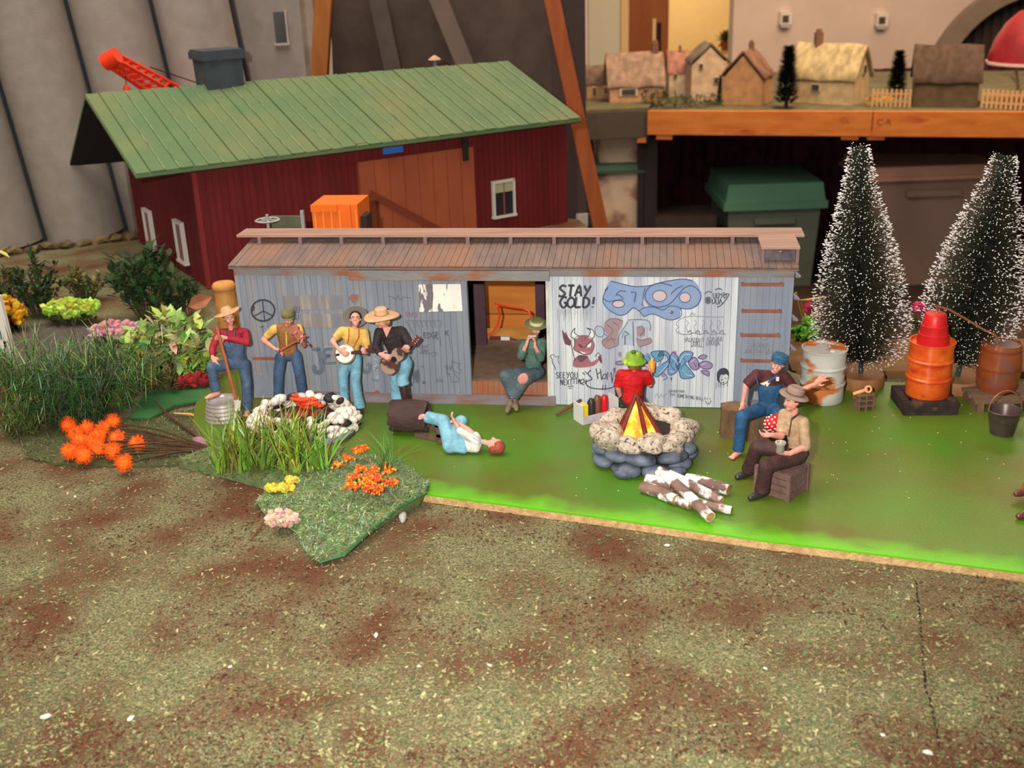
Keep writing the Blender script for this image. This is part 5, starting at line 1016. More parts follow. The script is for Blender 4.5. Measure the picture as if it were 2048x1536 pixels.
sleeve(F, sh, shB, J(494, 684, Y-.9), J(452, 676, Y-1.25), 1.95); F.hand(J(451, 675, Y-1.25), V(-1, -.1, .15), V(0, -1, -.3), -1, 1.2)
sleeve(F, sh, shA, J(425, 696, Y-.5), J(425, 714, Y-1.3), 1.9); F.hand(J(425, 714, Y-1.3), V(.35, -.5, -.7), V(.6, 0, -1), 1, .5)
cap(F.b, shc+V(0, 0, .1), J(459, 645, Y-.15), .2, .2); F.head(J(457, 634, Y-.2), V(.5, -.85, -.05), V(-.12, 0, 1), 1.0, hair=(120, 92, 74))
F.hat([(.1, .52), (.3, .5), (.42, .34), (.46, .06), (1.0, -.1), (1.02, -.06), (.98, .0), (.5, .14)], straw, .30, (-.12, -.3), .1, 'straw_hat', curl=.2)
for sx_, a0 in ((-1, .32), (1, .68)):
    p0 = shA+(shB-shA)*a0+V(0, -.30, .3); p1 = pel+(shc-pel)*.72+(shB-shA)*(a0-.5)*.7+V(0, -.58, 0)
    put('strap', MB().bar(p0, p1, .07, .22, up=V(0, -1, 0)), den, F.root)
bx = pel+(shc-pel)*.62+V(0, -.56, 0); put('bib_pocket', MB().box(bx, (.55, .08, .42)), den, F.root)
F.done()
p0, p1 = J(433, 652, Y-1.5), J(472, 800, Y-2.6)
sv = empty('shovel', J(475, 812, Y-2.7), 'wooden-handled shovel with pale blade held by the red-shirted farmer figurine', 'shovel')
put('handle', MB().tube([p0, p1], .13, 8), M('handle_wood', (172, 96, 60), (150, 82, 50), 1.5, rough=.6), sv, 40)
put('blade', MB().box(J(475, 811, Y-2.6), (.42, .12, .8), basis(V(1, .2, -.2))).box(J(473, 803, Y-2.6), (.3, .25, .3)), M('blade_pale', (206, 198, 186), rough=.4), sv)

# ---- 2 fiddler
Y = 80.2
F = Fig('figurine in cap, brown vest and jeans playing a fiddle', G(582, 812)*V(1, 1, 0))
hA, hB, pel = J(562, 714, Y), J(592, 712, Y), J(577, 708, Y); shA, shB = J(549, 657, Y), J(598, 656, Y); shc = (shA+shB)/2+V(0, 0, .05)
sh = F.part('shirt', yelc); ve = F.part('vest', brwn)
F.torso(pel, shc, shB-shA, 0, [F.b]); F.torso(pel+V(0, 0, .25), shc, shB-shA, 0, [ve], grow=.07); cap(sh, shA, shB, .31); F.torso(pel+V(0, 0, .4), shc, shB-shA, 0, [sh], grow=.02)
cap(ve, shA+(shc-shA)*.4, shB+(shc-shB)*.4, .36)
kA, aA, kB, aB = J(557, 750, Y-.2), J(556, 796, Y), J(599, 748, Y-.3), J(607, 796, Y-.1)
aA[2] = aB[2] = .45
legs(F, denm, hA, kA, aA, hB, kB, aB, flare=.05); F.torso(pel, pel+V(0, 0, .3), shB-shA, 0, [F.part('trousers', denm)], grow=.03, fat=.95)
for a, d in ((aA, V(-.3, -1, 0)), (aB, V(.35, -1, 0))): F.foot(a, d, [F.b, F.part('shoes', tanshoe)], grow=.03)
wA = J(551, 698, Y-1.2)
sleeve(F, sh, shA, J(526, 680, Y-.1), wA, .75); F.hand(wA, V(.85, -.3, -.25), V(0, -.6, -1), 1, 1.1)
wB = J(607, 684, Y-1.7)
sleeve(F, sh, shB, J(607, 690, Y-.6), wB, .7); F.hand(wB, V(.2, -.6, .6), V(-1, 0, .3), -1, 1.1, .9)
cap(F.b, shc, J(575, 646, Y-.1), .2, .2); F.head(J(576, 634, Y-.2), V(.35, -.85, -.4), V(0, -.1, 1), 1.0, hair=(104, 80, 54))
capm = cloth('cap_olive', (124, 116, 78))
F.hat([(.1, .42), (.38, .36), (.52, .18), (.5, .0)], capm, .22, (0, 0), .04, 'cap'); 
Tn = lambda x, y, z: F.hc+F.R @ V(x, y, z)
put('cap_brim', MB().ell(Tn(.46, 0, .24), (.26, .36, .05), F.R), capm, F.root, True)
for k in range(3): put('vest_button', MB().ell(J(567, 670+k*11, Y-.62), (.05, .03, .05), sub=1), M('button_dark', (92, 62, 36)), F.root)
put('shirt_front', MB().bar(J(573, 664, Y-.56), J(574, 694, Y-.57), .1, .3, up=V(0, -1, 0)), yelc, F.root)
F.done()
# fiddle and bow
fd = empty('fiddle', J(605, 682, Y-1.5), 'small reddish brown fiddle tucked under the chin of the capped figurine', 'fiddle')
fm = M('fiddle_wood', (154, 76, 62), (134, 62, 50), 1.5, rough=.35, spec=.5); A, Bq = J(583, 655, Y-1.0), J(607, 679, Y-2.0); ax = nrm(Bq-A); nn = nrm(V(-.3, -.7, .65)-ax*np.dot(V(-.3, -.7, .65), ax)); sd = np.cross(nn, ax); R = np.stack([ax, sd, nn], 1)
pr = [(0, .26), (.15, .4), (.42, .42), (.62, .28), (.8, .27), (1.0, .34), (1.25, .33), (1.4, .15)]
out = [A+ax*t+sd*w_ for t, w_ in pr]+[A+ax*t-sd*w_ for t, w_ in pr[::-1]]
bdy = put('fiddle_body', MB().prism([p-nn*.1 for p in out], nn*.22), fm, fd)
put('neck', MB().bar(A+ax*1.3+nn*.08, A+ax*2.15+nn*.12, .14, .12, up=nn), M('neck_dark', (86, 42, 36)), fd); put('scroll', MB().ell(A+ax*2.25+nn*.1, (.16, .1, .13), R), fm, fd, True)
put('bridge', MB().box(A+ax*.75+nn*.2, (.05, .24, .16), R), M('bridge_tan', (200, 150, 100)), fd)
bw = empty('fiddle_bow', J(561, 701, Y-1.6), 'reddish bow drawn across the fiddle', 'bow'); put('stick', MB().tube([J(556, 704, Y-1.5), J(612, 671, Y-2.4)], .075, 6), M('bow_wood', (176, 92, 66), rough=.5), bw); put('frog', MB().box(J(560, 702, Y-1.55), (.2, .15, .18)), M('neck_dark', (86, 42, 36)), bw)

# ---- 3 banjo player
Y = 78.6
F = Fig('figurine in yellow shirt with red suspenders playing a banjo', G(712, 824)*V(1, 1, 0))
hA, hB, pel = J(690, 718, Y), J(712, 717, Y), J(701, 712, Y); shA, shB = J(684, 661, Y), J(729, 665, Y); shc = (shA+shB)/2+V(0, 0, .05)
sh = F.part('shirt', yelc); F.torso(pel, shc, shB-shA, 0, [F.b]); F.torso(pel+V(0, 0, .2), shc, shB-shA, 0, [sh], grow=.04); cap(sh, shA, shB, .33)
kA, aA, kB, aB = J(686, 758, Y), J(688, 803, Y+.1), J(711, 763, Y-.2), J(719, 808, Y-.1)
aA[2] = aB[2] = .45
legs(F, denl, hA, kA, aA, hB, kB, aB, flare=.1, r=(.40, .34, .3)); F.torso(pel, pel+V(0, 0, .35), shB-shA, 0, [F.part('trousers', denl)], grow=.03, fat=.95)
for a, d in ((aA, V(.5, -1, 0)), (aB, V(.15, -1, 0))): F.foot(a, d, [F.b, F.part('shoes', blackshoe)], grow=.04)
wA = J(678, 699, Y-1.4); sleeve(F, sh, shA, J(665, 683, Y-.4), wA, .72); F.hand(wA, V(.8, -.3, -.5), V(.1, .9, -.3), 1, .7)
wB = J(733, 706, Y-1.2); sleeve(F, sh, shB, J(732, 692, Y-.2), wB, .98, r=(.34, .34, .2)); F.hand(wB, V(.0, -.6, .4), V(-1, 0, .2), -1, 1.1)
cap(F.b, shc, J(711, 650, Y), .2, .2); F.head(J(711, 638, Y-.05), V(.1, -.92, .38), V(0, .35, 1), 1.0, hair=(40, 32, 34), smile=True)
F.hat([(.1, .45), (.36, .42), (.46, .22), (.5, .04), (.92, .0), (.94, .05), (.5, .1)], greyhat, .22, (0, -.95), .34, 'felt_hat')
for t0, t1 in ((.34, .36), (.78, .60)):
    p0 = shA+(shB-shA)*t0+V(0, -.22, .30); pm = (shA+(shB-shA)*t0+V(0, -.54, -.2)); p1 = pel+(shB-shA)*(t1-.5)+V(0, -.58, .55)
    put('suspender', MB().bar(p0, pm, .06, .17, up=V(0, -1, .4)).bar(pm, p1, .06, .17, up=V(0, -1, 0)), M('suspender_red', (190, 62, 34), rough=.6), F.root)
F.done()
bj = empty('banjo', J(688, 712, Y-1.6), 'round white banjo with dark neck held by the yellow-shirted figurine', 'banjo')
c = J(689, 708, Y-1.35); nn = nrm(V(-.05, -1, .22)); R = np.stack(frame(nn), 1)
put('pot', MB().lathe(c-nn*.3, [(.62, 0), (.78, .02), (.8, .26), (.7, .3)], nn, 32), M('banjo_rim', (150, 136, 106), (120, 108, 84), 3, rough=.4, metal=.3), bj, 40)
put('head_skin', MB().lathe(c-nn*.02, [(.68, 0), (.66, .05)], nn, 32), M('banjo_white', (240, 234, 220), rough=.5), bj)
p0, p1 = J(702, 706, Y-1.75), J(738, 700, Y-1.5); put('neck', MB().bar(p0, p1, .12, .22, up=V(0, 0, 1)), M('banjo_neck', (74, 44, 40), rough=.5), bj); put('peghead', MB().bar(p1, p1+nrm(p1-p0)*.35, .14, .34), M('banjo_neck', (74, 44, 40)), bj)
put('tail_peg', MB().bar(J(672, 710, Y-1.5), J(678, 709, Y-1.6), .12, .16), M('banjo_neck', (74, 44, 40)), bj)

# ---- 4 cowboy with guitar, boot on the hollow log
Y = 77.6
F = Fig('figurine in wide tan cowboy hat and black shirt playing guitar, boot on the log', G(797, 838)*V(1, 1, 0))
hA, hB, pel = J(792, 729, Y), J(812, 727, Y-.2), J(801, 722, Y); shA, shB = J(758, 664, Y-.3), J(802, 661, Y+.1); shc = (shA+shB)/2+V(0, 0, .05)
sh = F.part('shirt', blk); F.torso(pel, shc, shB-shA, 0, [F.b]); F.torso(pel, shc, shB-shA, 0, [sh], grow=.06); cap(sh, shA, shB, .34)
kA, aA, kB, aB = J(792, 768, Y-.1), J(797, 812, Y), J(804, 757, Y-1.4), J(812, 803, Y-1.6)
aA[2] = .48
legs(F, denl, hA, kA, kA+(aA-kA)*.55, hB, kB, kB+(aB-kB)*.28, r=(.46, .42, .42), flare=.05); bo = F.part('boots', boot)
F.torso(pel, pel+V(0, 0, .2), shB-shA, 0, [F.part('trousers', denl)], grow=.02, fat=.95)
for k_, a in ((kA, aA), (kB, aB)):
    F.limb([F.b], [k_, a], (.25, .17)); bo.lathe(k_+(a-k_)*.30, [(.36, 0), (.34, .5), (.27, np.linalg.norm(a-k_)*.7)], nrm(a-k_), 14)
F.foot(aA, V(-.3, -1, 0), [F.b, bo], grow=.05); F.foot(aB, V(.25, -1, 0), [F.b, bo], grow=.05)
wA = J(761, 709, Y-1.5); sleeve(F, sh, shA, J(752, 692, Y-.6), wA, 1.9, r=(.36, .33, .26)); F.hand(wA, V(.85, -.4, -.2), V(.1, .9, -.3), 1, .8)
wB = J(805, 701, Y-1.6); sleeve(F, sh, shB, J(818, 690, Y-.6), wB, 1.75, r=(.36, .32, .27)); F.hand(wB, V(.35, -.6, .35), V(.6, .2, .7), -1, 1.1)
cap(F.b, shc, J(768, 652, Y-.35), .21, .2); F.head(J(765, 640, Y-.4), V(-.9, -.42, -.15), V(0, 0, 1), 1.0, hair=(206, 160, 80))
F.hat([(.08, .70), (.34, .72), (.46, .62), (.52, .1), (1.30, -.06), (1.32, -.02), (1.25, .03), (.55, .2)], tanhat, .26, (.0, -.10), .0, 'cowboy_hat', band=(.545, .53, .12, .1, band_d), curl=.14)
put('collar', MB().bar(J(762, 657, Y-.85), J(771, 676, Y-.72), .06, .2, up=V(0, -1, 0)).bar(J(786, 655, Y-.5), J(773, 676, Y-.70), .06, .2, up=V(0, -1, 0)), blk, F.root)
put('bare_chest', MB().prism([J(765, 655, Y-.62), J(783, 654, Y-.55), J(773, 675, Y-.69)], V(0, .12, 0)), skinm, F.root)
F.done()
gt = empty('guitar', J(775, 745, Y-1.4), 'dark brown guitar with pale worn face held by the cowboy figurine', 'guitar')
gm = M('guitar_brown', (88, 54, 46), (74, 44, 40), 1.5, rough=.35, spec=.5); A, Bq = J(773, 738, Y-1.5), J(802, 702, Y-1.75); ax = nrm(Bq-A); nn = nrm(V(-.25, -1, .15)-ax*np.dot(V(-.25, -1, .15), ax)); sd = np.cross(nn, ax)
pr = [(-.25, .3), (0, .66), (.35, .76), (.7, .66), (.95, .48), (1.2, .46), (1.5, .56), (1.8, .52), (2.0, .24)]
out = [A+ax*t+sd*w_ for t, w_ in pr]+[A+ax*t-sd*w_ for t, w_ in pr[::-1]]
put('guitar_body', MB().prism([p-nn*.3 for p in out], nn*.4), gm, gt)
o2 = [A+ax*t+sd*w_*.86 for t, w_ in pr]+[A+ax*t-sd*w_*.86 for t, w_ in pr[::-1]]
put('guitar_face', MB().prism([p+nn*.1 for p in o2], nn*.02), M('guitar_face', (158, 134, 118), (84, 54, 46), .9, rough=.5, lo=.48, hi=.54), gt)
put('sound_hole', MB().lathe(A+ax*1.05+nn*.11, [(.24, 0), (.22, .02)], nn, 20), M('hole_dark', (34, 24, 24)), gt)
Hd = J(827, 686, Y-1.9); put('neck', MB().bar(A+ax*1.7+nn*.14, Hd, .22, .14, up=nn), M('guitar_neck', (66, 42, 36), rough=.5), gt)
put('headstock', MB().bar(Hd-ax*.1, Hd+ax*.65, .4, .14, up=nn), M('headstock_red', (112, 52, 44), rough=.4), gt)
for k in range(3):
    for sgn in (-1, 1): put('tuning_peg', MB().ell(Hd+ax*(.1+.2*k)+sd*.13*sgn+nn*.1, (.045, .045, .045), sub=1), M('peg_silver', (210, 206, 196), rough=.3, metal=.6), gt)

# ---- 5 man lying on his side with a foot up on the log
F = Fig('red-haired figurine in white shirt and pale jeans lying on the ground', G(930, 905)*V(1, 1, 0))
hip = G(900, 888, .62); shp = G(958, 884, .72); up_ = nrm(shp-hip); ax = nrm(V(.1, .75, .65)-up_*np.dot(V(.1, .75, .65), up_))
sh = F.part('shirt', whit); tr = F.part('overalls', denl)
F.torso(hip, shp, ax, 0, [F.b]); F.torso(hip+(shp-hip)*.25, shp, ax, 0, [sh], grow=.04); F.torso(hip, hip+(shp-hip)*.55, ax, 0, [tr], grow=.06)
kA, aA = J(887, 842, hip[1]+1.2), J(853, 834, hip[1]+1.9); kB, aB = J(922, 843, hip[1]+1.7), J(908, 872, hip[1]+2.2)
legs(F, denl, hip+ax*.1, kA, aA, hip+ax*.4, kB, aB, 'overalls', r=(.52, .43, .37), flare=.03)
F.limb([F.b], [aA, J(846, 833, hip[1]+2.0)], (.18, .2)); F.b.ell(J(846, 833, hip[1]+2.1), (.34, .2, .22)); F.toes(J(848, 830, hip[1]+2.1), V(-1, 0, .1), F.b, .3)
s1, s2 = shp+ax*.42+V(0, -.25, .05), shp+ax*.55+V(0, .1, .1)
e1 = J(921, 862, hip[1]-.25); w1 = J(911, 846, hip[1]+.2); sleeve(F, sh, J(952, 882, shp[1]-.35), e1, w1, 1.15, r=(.33, .3, .26)); F.hand(w1, V(-.5, .3, .8), V(.6, .3, .3), 1, .8)
e2 = J(937, 861, hip[1]+.6); w2 = J(922, 850, hip[1]+.9); sleeve(F, None, J(948, 872, shp[1]+.3), e2, w2, .6, body=(.27, .24, .17)); F.hand(w2, V(-.7, .2, .4), V(-.2, 0, -1), -1, .6)
hc = G(991, 891, .62); cap(F.b, shp+up_*.3, hc, .2, .2); F.head(hc, V(-.05, .62, .75), V(.95, -.1, .15), 1.05, hair=(176, 84, 66))
put('strap', MB().bar(J(946, 876, shp[1]-.9), J(972, 890, shp[1]-.75), .06, .2, up=V(0, -1, .5)), denl, F.root)
F.done()

# ---- 6 harmonica player sitting in the boxcar doorway
Y = CT(21.5, .8, 0)[1]
F = Fig('figurine in green shirt and boater hat sitting in the boxcar doorway playing harmonica', V(J(1065, 750, Y)[0], Y, FLZ))
pel = J(1066, 742, Y); pel[2] = FLZ+.48; shA, shB = J(1048, 687, Y-.1), J(1086, 684, Y+.1); shc = (shA+shB)/2
hA, hB = pel+V(-.4, -.1, 0), pel+V(.4, -.1, 0); kA, kB = J(1012, 752, Y-1.5), J(1046, 760, Y-1.9)
aA, aB = J(1030, 792, Y-1.7), J(1025, 793, Y-2.1)
sh = F.part('shirt', grn); F.torso(pel, shc, shB-shA, 0, [F.b]); F.torso(pel+V(0, 0, .2), shc, shB-shA, 0, [sh], grow=.06); cap(sh, shA, shB, .33)
legs(F, cloth('slate_trouser', (92, 108, 116)), hA, kA, aA, hB, kB, aB, r=(.50, .50, .44), flare=.04); F.torso(pel, pel+V(0, 0, .25), shB-shA, 0, [F.part('trousers', gry)], grow=.06)
F.foot(J(1030, 800, Y-1.7), V(.1, -1, -.2), [F.b, F.part('shoes', tanshoe)], grow=.04, ln=1.1); F.foot(J(1020, 804, Y-2.1), V(-.3, -1, -.2), [F.b, F.part('shoes', tanshoe)], grow=.04, ln=1.1)
hm = J(1064, 674, Y-1.2)
for shx, el, wr, sg in ((shA, J(1042, 712, Y-1.1), J(1053, 690, Y-1.35), 1), (shB, J(1081, 716, Y-1.0), J(1070, 692, Y-1.35), -1)):
    sleeve(F, sh, shx, el, wr, 1.55, r=(.36, .34, .3)); F.hand(wr, hm+V(-.25*sg, 0, .1)-wr, V(sg, .4, 0), sg, .9, .95)
cap(F.b, shc, J(1072, 668, Y), .2, .2); F.head(J(1073, 655, Y-.25), V(-.2, -.92, -.2), V(.05, 0, 1), 1.0, hair=(120, 86, 62))
boater = M('boater_olive', (126, 128, 84), (110, 112, 74), 3, rough=.7)
F.hat([(.3, .44), (.48, .42), (.52, .05), (.92, .02), (.93, .06), (.9, .09), (.55, .1)], boater, .28, (.04, -.03), .0, 'boater_hat', band=(.545, .53, .1, .22, M('band_cream', (206, 200, 150), rough=.6)))
put('knee_patch', MB().ell(J(1046, 758, Y-2.42), (.42, .12, .5), euler(0, .5, 0)), M('patch_pink', (214, 150, 136), (200, 132, 120), 2, rough=.7), F.root, True)
F.done()
put('harmonica', MB().box(hm+V(.02, -.05, .12), (.62, .2, .16)), M('chrome', (214, 212, 206), rough=.2, metal=.8), label='tiny silver harmonica at the seated green-shirted figurine mouth', cat='harmonica')

# ---- 7 painter seen from behind in red shirt
Y = 75.2
F = Fig('figurine in bright red shirt and green hat seen from behind, facing the graffiti', G(1266, 824)*V(1, 1, 0))
pel = J(1264, 799, Y); shA, shB = J(1242, 748, Y), J(1292, 749, Y); shc = (shA+shB)/2
sh = F.part('shirt', redb); F.torso(pel, shc, shB-shA, 0, [F.b], fat=1.12); F.torso(pel, shc, shB-shA, 0, [sh], grow=.05, fat=1.15); cap(sh, shA, shB, .36)
hA, hB = pel+V(-.4, .2, -.2), pel+V(.4, .2, -.2); kA, kB = pel+V(-.8, 1.3, .7), pel+V(.8, 1.3, .7); aA, aB = pel+V(-.6, 1.7, -.6), pel+V(.6, 1.7, -.6)
aA[2] = aB[2] = .45
legs(F, cloth('dark_green_trouser', (56, 66, 58)), hA, kA, aA, hB, kB, aB); F.torso(pel+V(0, 0, -.3), pel, shB-shA, 0, [F.part('trousers', gry)], grow=.0, fat=1.1)
for a in (aA, aB): F.foot(a, V(0, 1, 0), [F.b, F.part('shoes', blackshoe)], grow=.03)
sleeve(F, sh, shA, J(1236, 776, Y+.1), J(1242, 798, Y+.5), .85, r=(.38, .38, .3)); F.hand(J(1242, 798, Y+.5), V(.1, .5, -.8), V(.9, 0, 0), -1, .7)
sleeve(F, sh, shB, J(1299, 769, Y+.3), J(1301, 748, Y+.7), .8, r=(.38, .38, .3)); F.hand(J(1301, 748, Y+.7), V(-.1, .25, 1), V(-.8, .3, 0), 1, 1.0)
cap(F.b, shc, J(1268, 735, Y+.05), .24, .22); F.head(J(1268, 722, Y+.1), V(.1, 1, .05), V(0, 0, 1), 1.05, hair=(168, 108, 46), hairlong=.22)
F.hat([(.1, .62), (.35, .58), (.55, .4), (.62, .1), (.84, -.12), (.82, -.16), (.6, -.06)], M('hat_lime', (134, 170, 44), (104, 148, 40), 1.6, rough=.6, c3=(196, 206, 70), scale3=1.4, t3=.62), .12, (0, 0), .03, 'bucket_hat')
put('hat_button', MB().ell(J(1267, 704, Y-.5), (.2, .16, .16)), M('button_green', (74, 104, 52)), F.root, True)
F.done()
sc_ = empty('spray_can', J(1300, 744, Y+1.15), 'orange spray can raised in the hand of the red-shirted figurine', 'spray can')
c = J(1302, 745, Y+1.0); put('can_body', MB().lathe(c, [(.2, 0), (.26, .05), (.26, .75), (.18, .85)], V(.1, .15, 1), 16), M('can_orange', (226, 150, 52), rough=.35), sc_, 40); put('nozzle', MB().lathe(c+V(.08, .12, .85), [(.1, 0), (.1, .16)], n=10), M('can_yellow', (236, 200, 60)), sc_)

# ---- 8 waving man sitting on the stump
Y = 70.2
F = Fig('figurine in blue overalls, maroon shirt and blue cap sitting and waving', G(1540, 868)*V(1, 1, 0))
pel = J(1536, 806, Y); pel[2] = 2.75; shA, shB = J(1507, 749, Y-.1), J(1573, 752, Y+.1); shA = shA+(shB-shA)*.1; shB = shB-(shB-shA)*.08; shc = (shA+shB)/2+V(0, 0, .05)
sh = F.part('shirt', maroon); ov = F.part('overalls', denb)
F.torso(pel, shc, shB-shA, 0, [F.b]); F.torso(pel+V(0, 0, .3), shc, shB-shA, 0, [sh], grow=.05); cap(sh, shA, shB, .36); F.torso(pel, pel+(shc-pel)*.74+V(0, -.1, 0), shB-shA, 0, [ov], grow=.10)
hA, hB = pel+V(-.42, -.1, 0), pel+V(.42, -.1, 0); kA, aA = J(1484, 832, Y-1.9), J(1477, 891, Y-1.7); kB, aB = J(1563, 838, Y-2.0), J(1566, 892, Y-1.8)
aA[2] = aB[2] = .42
legs(F, denb, hA, kA, aA, hB, kB, aB, 'overalls', r=(.46, .40, .31), flare=.04)
for a, d in ((aA, V(-.75, -.8, 0)), (aB, V(.2, -1, 0))): F.foot(a, d, [F.b]); F.toes(a, d, F.b)
eA, wA = J(1492, 770, Y-.2), J(1486, 803, Y-.4); sleeve(F, sh, shA, eA, wA, 1.0, r=(.40, .36, .3)); F.hand(wA, V(-.1, -.25, -1), V(-.2, 1, 0), 1, .5)
eB, wB = J(1594, 784, Y+.2), J(1630, 768, Y-.4); sleeve(F, sh, shB, eB, wB, 1.15, r=(.39, .34, .3)); F.hand(wB, V(.75, -.15, .75), V(-.2, -1, .1), 1, .12, 1.08, .5)
cap(F.b, shc, J(1556, 738, Y-.1), .22, .21); F.head(J(1556, 727, Y-.2), V(-.4, -.9, -.05), V(.22, 0, 1), 1.05, hair=(96, 62, 52), smile=True)
capb = cloth('cap_blue', (56, 98, 130)); F.hat([(.1, .50), (.42, .46), (.56, .28), (.52, .0)], capb, .20, (.1, -.1), .08, 'cap'); put('cap_brim', MB().ell(F.hc+F.R @ V(.44, .0, .27), (.28, .38, .05), F.R), capb, F.root, True)
put('shirt_collar', MB().prism([J(1521, 768, Y-.60), J(1537, 762, Y-.62), J(1544, 760, Y-.62), J(1535, 773, Y-.72)], V(0, .1, 0)), M('collar_cream', (220, 206, 170), rough=.7), F.root)
put('strap', MB().bar(J(1536, 765, Y-.7), J(1556, 749, Y-.45), .06, .22, up=V(0, -1, 0)).bar(J(1516, 770, Y-.6), J(1511, 752, Y-.4), .06, .18, up=V(0, -1, 0)), denb, F.root); put('buckle', MB().box(J(1555, 758, Y-.68), (.2, .08, .28)), M('buckle_white', (222, 214, 200)), F.root); put('bib_button', MB().ell(J(1531, 770, Y-.76), (.06, .04, .06), sub=1), M('button_dark', (92, 62, 36)), F.root)
F.done()

# ---- 9 man with hat sitting on the crate holding a jar
Y = 63.3
F = Fig('figurine in brown hat, tan shirt and dark trousers sitting on the crate with a jar', G(1580, 975)*V(1, 1, 0))
pel = J(1596, 908, Y); shA, shB = J(1572, 836, Y+.7), J(1603, 842, Y-.25); shc = (shA+shB)/2+V(0, 0, .1)
sh = F.part('shirt', tanc); tr = F.part('trousers', dkbr); ax = V(.55, -.8, 0)
F.torso(pel, shc, ax, 0, [F.b]); F.torso(pel+V(0, 0, .25), shc, ax, 0, [sh], grow=.06); shA, shB = shc-ax*.85, shc+ax*.85; cap(sh, shA, shB, .34)
hA, hB = pel+V(-.15, .4, 0), pel+V(-.05, -.35, 0); kA, kB = J(1514, 895, Y+1.3), J(1532, 932, Y-1.5)
aA, aB = G(1497, 941, .46), G(1524, 982, .46)
legs(F, dkbr, hA, kA, aA, hB, kB, aB, r=(.50, .44, .38), flare=.08); F.torso(pel, pel+V(0, 0, .25), ax, 0, [tr], grow=.06)
for a in (aA, aB): F.foot(a, V(-.9, -.4, 0), [F.b, F.part('shoes', blackshoe)], grow=.06, ln=1.15)
eB, wB = J(1611, 893, Y-.8), J(1580, 907, Y-1.5); sleeve(F, sh, shB, eB, wB, 1.12, r=(.36, .34, .3), body=(.27, .24, .17)); F.hand(wB, V(-.95, -.1, .15), V(-.1, .7, .6), 1, 1.0, 1.1)
eA, wA = J(1562, 872, Y+.3), J(1542, 870, Y-.3); sleeve(F, sh, shA, eA, wA, .85, r=(.36, .34, .3), body=(.27, .24, .17)); F.hand(wA, V(-1, -.3, .15), V(.1, -.3, 1), 1, .6, 1.05)
cap(F.b, shc, J(1590, 815, Y+.2), .22, .21); F.head(J(1586, 801, Y+.1), V(-.93, -.36, -.02), V(0, 0, 1), 1.1, hair=(58, 42, 40))
F.hat([(.1, .52), (.36, .55), (.5, .42), (.54, .08), (.84, -.06), (.87, -.02), (.82, .04), (.56, .14)], M('hat_taupe', (150, 126, 112), (134, 112, 100), 2, rough=.7), .30, (.12, -.26), .06, 'felt_hat', band=(.565, .55, .1, .1, M('band_brown', (86, 62, 54))), curl=.1)
put('suspender', MB().bar(J(1577, 872, Y-.75), J(1583, 838, Y-.6), .06, .2, up=V(-.4, -1, 0)).bar(J(1583, 838, Y-.6), J(1600, 826, Y-.35), .06, .2, up=V(0, -.7, 1)), M('suspender_brown', (82, 50, 44)), F.root)
put('belt', MB().lathe(pel+V(0, 0, .35), [(.62, 0), (.62, .2)], nrm(shc-pel), 20, sy=.9), M('belt_brown', (62, 38, 36)), F.root, 40)
F.done()
jr = empty('jar', J(1560, 903, Y-1.95), 'small metal-topped jar held by the seated man in the brown hat', 'jar'); c = J(1560, 903, Y-1.95)
put('jar_body', MB().lathe(c, [(.2, 0), (.26, .1), (.26, .5), (.3, .55)], n=16), M('jar_grey', (150, 142, 130), rough=.25), jr, 40); put('jar_rim', MB().lathe(c+V(0, 0, .52), [(.24, 0), (.33, 0), (.33, .12), (.24, .12)], n=18, closed=True), M('jar_metal', (196, 190, 170), rough=.3, metal=.5), jr, 40)
# ---- 10 figure cut by the right edge of the photograph
Y = 59.0
F = Fig('figurine with brown trousers and shiny brown shoe at the right edge', G(2085, 1070)*V(1, 1, 0))
pel = J(2120, 975, Y); pel[2] = 2.4; shA, shB = pel+V(-.7, 0, 2.4), pel+V(.9, .2, 2.4); shc = (shA+shB)/2; sh = F.part('shirt', tanc); F.torso(pel, shc, shB-shA, 0, [F.b]); F.torso(pel, shc, shB-shA, 0, [sh], grow=.05)
brt = cloth('tan_trouser', (172, 108, 62)); hA, hB = pel+V(-.35, 0, 0), pel+V(.4, 0, 0); kA, aA = J(2062, 975, Y+1.5), J(2052, 1004, Y+1.8); kB, aB = J(2080, 1000, Y-.6), J(2058, 1052, Y-.6); aA[2] = .75
legs(F, brt, hA, kA, aA, hB, kB, aB, r=(.48, .42, .36), flare=.06)
F.foot(aA, V(-1, -.2, 0), [F.b, F.part('shoes', M('shoe_brown', (96, 50, 42), rough=.2, spec=.6))], grow=.05); aB[2] = .5; F.foot(aB, V(-1, -.15, 0), [F.b, F.part('shoes', M('shoe_brown', (96, 50, 42)))], grow=.05)
for s_, sg in ((shA, -1), (shB, 1)): sleeve(F, sh, s_, s_+V(.1*sg, -.5, -1.2), s_+V(-.1*sg, -1.4, -1.6), 1.6); F.hand(s_+V(-.1*sg, -1.4, -1.6), V(0, -1, -.3), V(0, 0, -1), sg, .5)
cap(F.b, shc, shc+V(0, 0, .7), .2, .2); F.head(shc+V(0, 0, 1.1), V(-.8, -.4, 0), V(0, 0, 1), 1.0, hair=(70, 50, 40))
F.done()
put('wooden_stool', MB().box((pel[0], pel[1]+.1, 1.7), (1.7, 1.7, .35)).box((pel[0]-.6, pel[1]-.5, .77), (.25, .25, 1.53)).box((pel[0]+.6, pel[1]-.5, .77), (.25, .25, 1.53)).box((pel[0]-.6, pel[1]+.7, .77), (.25, .25, 1.53)).box((pel[0]+.6, pel[1]+.7, .77), (.25, .25, 1.53)), M('stool_wood', (120, 82, 54)), label='small wooden stool under the figurine at the right edge', cat='stool')

